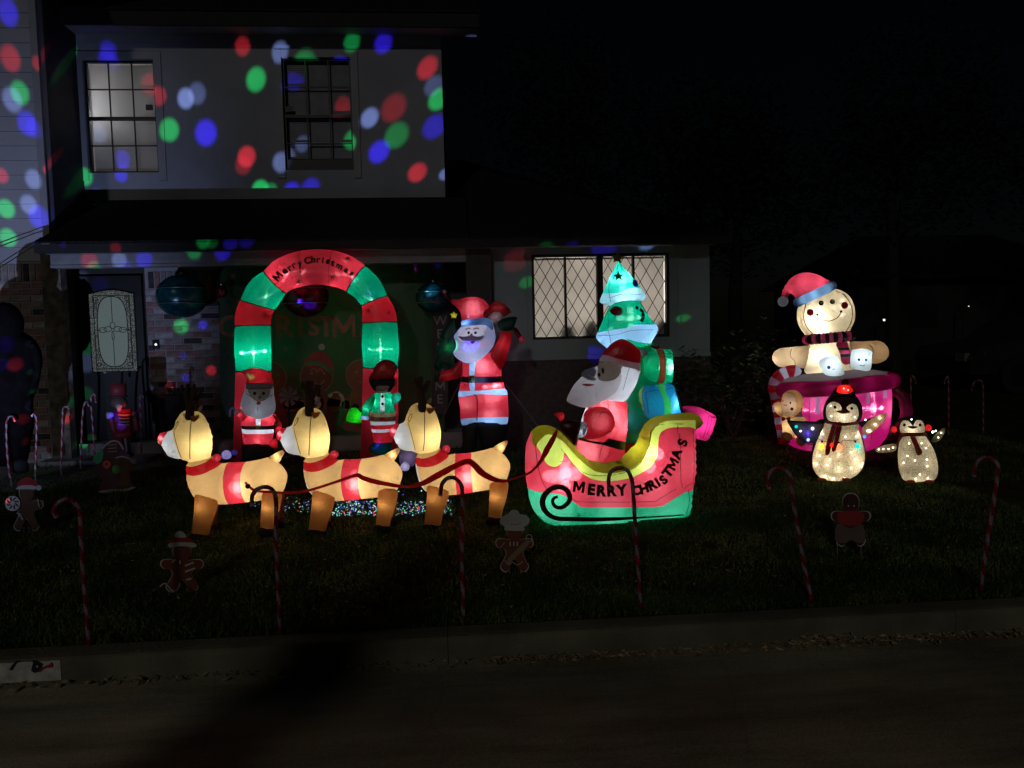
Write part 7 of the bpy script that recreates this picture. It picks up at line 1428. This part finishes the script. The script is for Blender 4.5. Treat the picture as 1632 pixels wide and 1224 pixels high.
# ================================================================== carpet of tiny lights behind the reindeer
def sparkle():
    cols = [((.25, .9, .75), .34), ((.6, .85, .9), .16), ((.10, .08, 1), .22), ((1, .12, .06), .10), ((.1, .9, .25), .10), ((1, .6, .9), .08)]; r = random.Random(11); V = {i: ([], []) for i in range(len(cols))}; base = icos(1)
    for _ in range(1050):
        px = r.choice([r.uniform(405, 720), r.uniform(500, 675)]); py = 832-abs(r.gauss(0, 1))*16
        lo = 775+(40 if px < 490 else 0)*0
        if py < lo or r.random() > .75: continue
        g = ground(px, 826+(0 if px > 500 else -6)); y = g[1]+r.uniform(0, .5); p = at(px, py, y); p = np.array([p[0], y, max(p[2], lawn_z(y)+.02)])
        t = r.random(); k = 0
        for i, (_, w_) in enumerate(cols):
            if t < w_: k = i; break
            t -= w_
        s = r.uniform(.003, .0066); n = len(V[k][0]); V[k][0].extend([(p[0]+a[0]*s, p[1]+a[1]*s, p[2]+a[2]*s) for a in base[0]]); V[k][1].extend([tuple(i+n for i in f) for f in base[1]])
    e = empty('light_net', ground(560, 830), kind='stuff')
    for i, (c, _) in enumerate(cols):
        m = mesh('tiny_lights', [tuple(np.array(v)-np.array(e.location)) for v in V[i][0]], V[i][1], glow('tiny_%d' % i, c, 1.0), e); m['kind'] = 'stuff'
    # low clipped greenery the net lies on
    o = MB(); r = random.Random(4)
    for _ in range(5200):
        px = r.uniform(395, 725); g = ground(px, 828); x, y = g[0], g[1]+r.uniform(-.02, .55); h = .19*math.sin(min(1, (y-g[1]+.05)/.25)*1.57)*(.7+.3*math.sin(x*7)); z = lawn_z(y)+r.uniform(0, max(.02, h)); a = r.uniform(0, 6.28); s = .014
        d = Vector((math.cos(a), math.sin(a), r.uniform(-.5, .8)))*s; q = Vector((-math.sin(a), math.cos(a), r.uniform(-.5, .5)))*s*.5; c = Vector((x, y, z)); o.add([c-d, c+q, c+d, c-q], [(0, 1, 2, 3)])
    tag(o.build('low_groundcover', solid('cover_leaf', (.03, .05, .02), rough=.5)), kind='stuff')
sparkle()

# ================================================================== shrubs, trees, far things
leafm = solid('shrub_leaf', (.03, .055, .022), rough=.45, spec=.4, var=.6, scale=12); barkm = solid('bark', (.06, .045, .035), rough=.9, var=.4, scale=10)
def foliage(name, n, centre, rad, leaf, parent, seed, mat=leafm, hollow=.35):
    r = np.random.default_rng(seed); d = r.normal(size=(n, 3)); d /= np.linalg.norm(d, axis=1)[:, None]; q = r.uniform(hollow, 1, n)**.6
    lump = 1+.28*np.sin(d[:, 0]*5+seed)*np.cos(d[:, 2]*6+seed*2)+.15*np.sin(d[:, 1]*11)
    P = d*(q*lump)[:, None]*np.array(rad)+np.array(centre); t = r.uniform(0, 6.28, n); ax = np.column_stack([np.cos(t), np.sin(t), r.uniform(-.7, .7, n)])*leaf; s = r.normal(size=(n, 3)); s /= np.linalg.norm(s, axis=1)[:, None]; s *= leaf*.4
    V = np.stack([P-ax, P+s, P+ax, P-s], 1).reshape(-1, 3); F = np.arange(4*n).reshape(-1, 4); return mesh(name, V, F, mat, parent)
for i, (px, py, Y, rx, rz_, lb) in enumerate(((1105, 655, 8.3, .42, .55, 'dark leafy shrub against right end of the low wing'), (1165, 660, 8.9, .5, .65, 'dark leafy shrub just beyond the house corner'), (1225, 665, 9.8, .6, .7, 'dark shrub in the gap between house and the mug'))):
    g = at(px, py, Y); e = empty('shrub', (g[0], Y, lawn_z(Y)), lb, 'shrub', 'shrubs beside the house'); foliage('foliage', 1500, (0, 0, rz_*1.05), (rx, rx*.8, rz_), .035, e, 20+i)
    o = MB(); r = random.Random(i)
    for _ in range(9): o.bar((r.uniform(-.06, .06), r.uniform(-.06, .06), -.05), (r.uniform(-rx, rx)*.6, r.uniform(-.3, .3), rz_*r.uniform(.8, 1.6)), .012, 5, .004)
    o.build('stems', barkm, e)
def tree(x, y, h, cr, label, seed, trunk_r=.16, leaf=.11, n=5000, cy=None, group='trees behind the houses', lean=0.0, limb=None):
    e = empty('tree', (x, y, 0.0 if y < 3 else lawn_z(min(y, 14))-.05), label, 'tree', group); r = random.Random(seed); o = MB(); pts = [(0, 0, -.1), (.08*r.uniform(-1, 1)+lean*h*.3, .05, h*.3), (.2*r.uniform(-1, 1)+lean*h*.55, 0, h*.55), (.2*r.uniform(-1, 1)+lean*h*.8, .1, h*.8)]; o.tube(pts, [trunk_r*1.2, trunk_r, trunk_r*.75, trunk_r*.4], 10)
    for _ in range(9): a = r.uniform(0, 6.28); z = r.uniform(.4, .75)*h; o.bar((lean*z, 0, z), (lean*z+cr*.7*math.cos(a), cr*.7*math.sin(a), z+r.uniform(.1, .3)*h), trunk_r*.3, 6, trunk_r*.08)
    if limb: o.tube([(lean*limb, 0, limb), (lean*limb+1.4, .05, limb+.03), (lean*limb+3.2, -.06, limb-.02), (lean*limb+5.2, .04, limb+.04), (lean*limb+7.5, .1, limb)], [.08, .07, .06, .06, .04], 8); [o.bar((lean*limb+k_, 0, limb+.1), (lean*limb+k_+.5, r.uniform(-.2, .3), limb+r.uniform(.3, .9)), .03, 5, .01) for k_ in (1.2, 2.1, 3.3, 4.4, 5.6)]
    o.build('trunk', solid('night_bark', (.015, .012, .010), rough=.9), e)
    for k in range(3): foliage('crown', n//3, (lean*h*.75+cr*.35*r.uniform(-1, 1), cr*.3*r.uniform(-1, 1), h*(.62+.12*k)), (cr*(1-.18*k), cr*(1-.18*k), h*.24), leaf, e, seed*7+k, hollow=.3, mat=solid('night_leaf', (.010, .014, .009), rough=.8, spec=.05))
    return e
tree(6.5, 17, 6.5, 2.6, 'dark tree behind the low right wing', 3); tree(11.5, 19, 8, 3.2, 'broad dark tree behind the mug', 4); tree(17, 18, 7.5, 3.0, 'dark tree behind the far right of the lawn', 5); tree(3.4, 21, 9, 3.0, 'tall dark tree above the wing roof', 6)
# neighbour house, dark, far right
nbh = empty('neighbour_house', (17.5, 24, .5), 'dark low neighbouring house far off behind the penguins', 'house')
MB().box(-4.5, 4.5, 0, 6, -.6, 2.6).build('walls', solid('neighbour_wall', (.012, .012, .012)), nbh); MB().add([(-5, -.5, 2.6), (5, -.5, 2.6), (5, 6.5, 2.6), (-5, 6.5, 2.6), (-2.5, 3, 4.4), (2.5, 3, 4.4)], [(0, 1, 5, 4), (1, 2, 5), (2, 3, 4, 5), (3, 0, 4), (3, 2, 1, 0)]).build('roof', shing, nbh)
MB().box(-2.5, -1.5, -.03, -.002, 1.0, 2.0).build('window', frm, nbh); MB().box(.8, 1.8, -.03, -.002, 1.0, 2.0).build('window', frm, nbh)
for i, (px, py, Y, s, lb) in enumerate(((1409, 510, 23.2, .035, 'tiny white light on the neighbouring house right of the gingerbread head'), (1544, 488, 23.0, .022, 'faint tiny light high on the neighbouring house at right'), (1566, 547, 22.5, .02, 'faint tiny light near the parked car at right'))):
    p = at(px, py, Y); e = empty('distant_lamp', tuple(p), lb, 'lamp', 'distant lamps'); m_ = mesh('bulb', *icos(s), glow('far_lamp_%d' % i, (1, .97, .9), (3.0, .8, .5)[i]), e); MB().bar((0, .02, 0), (0, .25, .05), .02, 6).build('bracket', M('black'), e)
    MB().bar((0, .25, .05), (0, .25, lawn_z(14)-p[2]), .03, 6).build('post', M('black'), e)
# parked car in the dark at far right
def car():
    g = at(1612, 560, 13.0); e = empty('parked_car', (g[0]+.9, 13.0, lawn_z(13)-.02), 'dark car parked in the gloom at right edge behind the lawn', 'car'); pm = solid('car_paint', (.018, .02, .022), rough=.3, spec=.5)
    side = [(-2.2, .35), (-2.25, .62), (-2.1, .82), (-1.2, .95), (-.7, 1.38), (.7, 1.42), (1.3, 1.0), (2.1, .92), (2.25, .6), (2.2, .35)]
    V = []; ws = [.72, .82, .85, .85, .62, .62, .85, .85, .82, .72]
    for s in (-1, 1): V += [(x, s*w, z) for (x, z), w in zip(side, ws)]
    n = len(side); MB().add(V, [tuple(range(n)), tuple(range(n, 2*n))[::-1]]+[(i, i+n, (i+1) % n+n, (i+1) % n) for i in range(n)]).build('body', pm, e)
    V = [(-1.1, -.845, .98), (-.68, -.67, 1.32), (.6, -.67, 1.34), (1.15, -.845, 1.0)]; MB().add([(a, b-.03, c) for a, b, c in V]+[(a, b-.01, c) for a, b, c in V], [(0, 1, 2, 3), (7, 6, 5, 4), (0, 4, 5, 1), (1, 5, 6, 2), (2, 6, 7, 3), (3, 7, 4, 0)]).build('side_window', solid('car_glass', (.02, .02, .022), rough=.08), e)
    for x in (-1.4, 1.4):
        w_ = MB().bar((x, -.86, .33), (x, -.62, .33), .33, 20).build('wheel', M('black'), e); MB().bar((x, -.875, .33), (x, -.861, .33), .19, 14).build('rim', solid('rim_metal', (.04, .04, .04), rough=.3, metal=.8), w_)
    MB().box(-2.29, -2.2, -.7, -.45, .58, .72).build('headlight', solid('lamp_glass', (.12, .12, .12), rough=.1), e)
car()
# wires at left edge
for a, b, c_, lb in (((-30, 440), (12, 412), (66, 378), 'upper dark cable sagging to the porch gutter at left edge'), ((-30, 445), (16, 416), (66, 384), 'lower dark cable sagging to the porch gutter at left edge')):
    P = [Vector(at(*a, 8.0)), Vector(at(*b, 8.2)), Vector(at(*c_, 8.42))]; pts = resample([tuple(p) for p in P], .06, False); o = MB().tube([Vector(p)-P[2] for p in pts], .005, 5).build('cable', M('black'), None, True); o.location = P[2]; tag(o, lb, 'cable', 'cables at the left wall')

# ================================================================== light projector throwing coloured spots
PJ = np.array([-3.55, 4.7, .42])
pe = empty('light_projector', (PJ[0], PJ[1], lawn_z(4.7)), 'black garden projector on a spike throwing coloured spots at the house', 'projector')
aim = Vector((at(330, 300, YU)-PJ)).normalized(); dz = PJ[2]-lawn_z(4.7)
o = MB().bar(Vector((0, 0, dz))-aim*.16, Vector((0, 0, dz))-aim*.03, .06, 16, .07).build('housing', M('black'), pe); MB().bar((0, 0, -.1), Vector((0, 0, dz))-aim*.1, .012, 8).build('spike', M('black'), pe)
YF, YG, YB, YS_ = 7.3, YE+.0, YP, 8.3
Rd, Gr, Bl, Wh = (1, .03, .05), (.015, .85, .16), (.045, .02, 1), (.34, .45, .95)
DOTS = [(13, 18, 15, Bl, 1, YL), (17, 92, 15, Rd, .6, YL), (32, 147, 14, Gr, .8, YL), (20, 158, 15, Wh, .6, YL), (44, 196, 15, Bl, 1, YL), (55, 203, 12, Bl, .5, YL), (3, 279, 10, Rd, .6, YL), (54, 285, 13, Wh, .6, YL), (46, 325, 13, Wh, .6, YL), (10, 332, 13, Gr, .9, YL), (63, 345, 16, Bl, 1, YL), (13, 378, 13, Gr, .9, YL),
 (103, 101, 9, Gr, .8, YL+.6), (72, 67, 9, Rd, .5, YL+.3), (96, 230, 7, Rd, .8, YL+.5), (134, 281, 13, Gr, .9, YU), (154, 307, 6, Bl, .6, YU), (173, 98, 16, Bl, .8, YU), (173, 80, 13, Bl, .5, YU), (235, 142, 14, Rd, .6, YU), (253, 152, 12, Rd, .6, YU), (296, 157, 13, Wh, 1, YU), (314, 149, 14, Wh, .35, YU), (270, 207, 15, Gr, 1, YU), (328, 212, 17, Bl, 1.3, YU), (393, 250, 14, Rd, 1.1, YU), (388, 263, 13, Rd, .35, YU), (252, 315, 10, Rd, .8, YU), (191, 260, 12, Bl, .9, YU), (193, 279, 10, Bl, .9, YU), (154, 221, 12, Wh, .5, YU), (387, 73, 12, Rd, .6, YU),
 (447, 82, 13, Wh, .7, YU), (408, 127, 15, Gr, 1, YU), (485, 103, 18, Gr, .5, YU), (464, 134, 13, Bl, 1.2, YU), (540, 108, 14, Bl, .9, YU), (540, 175, 13, Rd, .9, YU), (554, 229, 13, Gr, 1.1, YU), (475, 236, 11, Wh, .5, YU), (449, 258, 14, Wh, .6, YU), (415, 302, 13, Gr, 1.1, YU), (431, 304, 11, Gr, .4, YU), (465, 305, 13, Bl, 1, YU), (495, 300, 14, Bl, .7, YU), (562, 66, 12, Gr, .5, YU), (612, 68, 13, Bl, 1, YU), (681, 108, 14, Rd, .9, YU), (691, 137, 13, Wh, .3, YU), (699, 158, 14, Gr, 1, YU), (627, 172, 18, Rd, .35, YU), (589, 188, 13, Wh, .9, YU), (632, 216, 17, Gr, .4, YU), (604, 242, 15, Bl, 1.2, YU), (692, 202, 16, Bl, .7, YU), (665, 275, 13, Rd, .9, YU), (709, 278, 8, Wh, .7, YU),
 (732, 84, 12, Wh, .4, YU-.2), (747, 108, 6, Bl, .6, YU-.2),
 (142, 415, 13, Rd, .5, YG), (190, 414, 12, Wh, .6, YG), (230, 414, 13, Bl, .9, YG), (200, 428, 12, Bl, .5, YG), (150, 428, 11, Gr, .4, YG), (310, 401, 11, Gr, .4, YG), (355, 402, 12, Bl, .6, YG),
 (65, 500, 12, Bl, .8, YL), (8, 474, 13, Rd, .6, YL), (36, 520, 6, Gr, .4, YL), (289, 520, 12, Gr, .6, YB), (324, 517, 7, Bl, .8, YB), (268, 619, 12, Rd, .6, YB), (337, 590, 8, Rd, .5, YB), (292, 567, 6, Bl, .3, YB), (224, 640, 6, Bl, .8, 8.1), (180, 665, 9, Bl, 1.5, 8.05), (190, 680, 7, Bl, 1.5, 8.05),
 (5, 556, 11, Bl, 2.4, YF), (36, 561, 7, Wh, 1.6, YF), (58, 567, 9, Bl, 1.4, YF), (18, 588, 10, Rd, 5, YF), (37, 605, 4, Gr, 2, YF), (56, 610, 8, Gr, 2.6, YF), (43, 640, 9, Gr, 2.6, YF), (42, 658, 11, Wh, 3, YF), (28, 675, 8, Rd, 3.5, YF), (42, 693, 8, Gr, 1.6, YF), (33, 712, 7, Rd, 3, YF),
 (822, 415, 17, Rd, .12, YR), (840, 450, 9, Gr, .25, YR), (928, 440, 9, Wh, 1.6, YR+.1), (934, 490, 11, Bl, 3.0, YR+.1), (882, 498, 10, Gr, 1.6, YR+.1), (1018, 442, 8, Gr, .8, YR+.1), (913, 567, 10, Wh, .9, YR), (938, 568, 16, Bl, .4, YR), (1032, 390, 8, Wh, .6, YR), (1125, 397, 9, Gr, .5, YR), (965, 393, 14, Bl, .25, YR), (895, 382, 8, Gr, .8, YR-.15), (938, 380, 7, Bl, 1.2, YR-.15),
 (598, 463, 12, Bl, .9, 8.2), (801, 540, 7, Rd, .8, 7.8), (715, 610, 7, Bl, 1.5, 8.2), (792, 640, 7, Rd, .5, 7.75), (488, 490, 7, Bl, 6, 8.55), (478, 482, 4, Bl, 4, 8.55), (690, 462, 9, (.1, .6, 1), 1.6, 8.6), (880, 616, 5, Gr, .5, YR), (712, 470, 4, Bl, .8, 8.6), (440, 545, 3, Gr, .4, 9.2), (575, 520, 9, Gr, .35, 9.2), (120, 712, 8, Gr, .6, 8.6), (1153, 485, 3, Bl, .8, 8.6), (1141, 588, 4, Gr, .5, 8.2), (1025, 525, 6, Gr, .4, 8.3), (590, 715, 8, Bl, 1.2, 7.6), (603, 705, 11, (.5, .05, .8), .4, 7.6), (178, 744, 2, Rd, 1, 7), (1124, 676, 5, Bl, 1.5, 6.2)]
def projector(dots, name, leak):
    l = bpy.data.lights.new(name, 'SPOT'); l.energy = 1000; l.spot_size = R_(170); l.spot_blend = 0; l.shadow_soft_size = .012; l.use_nodes = True
    nt = l.node_tree; nt.nodes.clear(); ge = N(nt, 'ShaderNodeNewGeometry'); em = N(nt, 'ShaderNodeEmission'); ou = N(nt, 'ShaderNodeOutputLight'); L(nt, em.outputs[0], ou.inputs[0]); acc = None
    ng = N(nt, 'ShaderNodeVectorMath', operation='SCALE'); ng.inputs['Scale'].default_value = SIGN; L(nt, ge.outputs['Incoming'], ng.inputs[0]); nn = N(nt, 'ShaderNodeVectorMath', operation='NORMALIZE'); L(nt, ng.outputs[0], nn.inputs[0])
    for px, py, r, c, s, Y in dots:
        w_ = at(px, py, Y); d = w_-PJ; dist = np.linalg.norm(d); d = d/dist; k = (w_-CAM).dot(fw)/FPX; ang = min(.2, r*k/dist*.93)
        dp = N(nt, 'ShaderNodeVectorMath', operation='DOT_PRODUCT'); dp.inputs[1].default_value = tuple(d); L(nt, nn.outputs[0], dp.inputs[0])
        mr = N(nt, 'ShaderNodeMapRange', interpolation_type='SMOOTHSTEP'); mr.inputs[1].default_value = math.cos(ang*1.28); mr.inputs[2].default_value = math.cos(ang*.62); mr.inputs[3].default_value = 0; mr.inputs[4].default_value = s*DOTK*(dist/6.5)**2; L(nt, dp.outputs['Value'], mr.inputs[0])
        sc = N(nt, 'ShaderNodeVectorMath', operation='SCALE'); sc.inputs[0].default_value = c; L(nt, mr.outputs[0], sc.inputs['Scale'])
        if acc is None: acc = sc
        else: ad = N(nt, 'ShaderNodeVectorMath', operation='ADD'); L(nt, acc.outputs[0], ad.inputs[0]); L(nt, sc.outputs[0], ad.inputs[1]); acc = ad
    if leak:
        for (px, py, Y, a0, a1, s) in leak:
            d = at(px, py, Y)-PJ; d = d/np.linalg.norm(d); dp = N(nt, 'ShaderNodeVectorMath', operation='DOT_PRODUCT'); dp.inputs[1].default_value = tuple(d); L(nt, nn.outputs[0], dp.inputs[0])
            mr = N(nt, 'ShaderNodeMapRange', interpolation_type='SMOOTHSTEP'); mr.inputs[1].default_value = math.cos(R_(a1)); mr.inputs[2].default_value = math.cos(R_(a0)); mr.inputs[4].default_value = s; L(nt, dp.outputs['Value'], mr.inputs[0])
            sc = N(nt, 'ShaderNodeVectorMath', operation='SCALE'); sc.inputs[0].default_value = (.50, .60, 1.0); L(nt, mr.outputs[0], sc.inputs['Scale']); ad = N(nt, 'ShaderNodeVectorMath', operation='ADD'); L(nt, acc.outputs[0], ad.inputs[0]); L(nt, sc.outputs[0], ad.inputs[1]); acc = ad
    L(nt, acc.outputs[0], em.inputs[0]); em.inputs[1].default_value = 1
    q = bpy.data.objects.new(name, l); COL.objects.link(q); q.location = tuple(PJ); q.rotation_euler = aim.to_track_quat('-Z', 'Y').to_euler()
SIGN = 1.0; DOTK = 3.3
projector(DOTS, 'projector_beam', [(25, 450, YL, 1, 30, .34), (400, 200, YU, 10, 55, .012)])

# ================================================================== street tree on our side: its shade falls on road and lawn
tree(-3.4, -2.6, 13, 1.7, 'tall street tree on the near side, behind the viewpoint', 9, trunk_r=.25, leaf=.10, n=2400, group='street trees', lean=.35, limb=2.36)
tree(-6.1, -2.6, 8.6, 1.9, 'unseen shorter street tree added behind the viewpoint to shade the porch', 10, trunk_r=.2, leaf=.10, n=2600, group='street trees')  # made-up tree, its crown placed to darken the porch
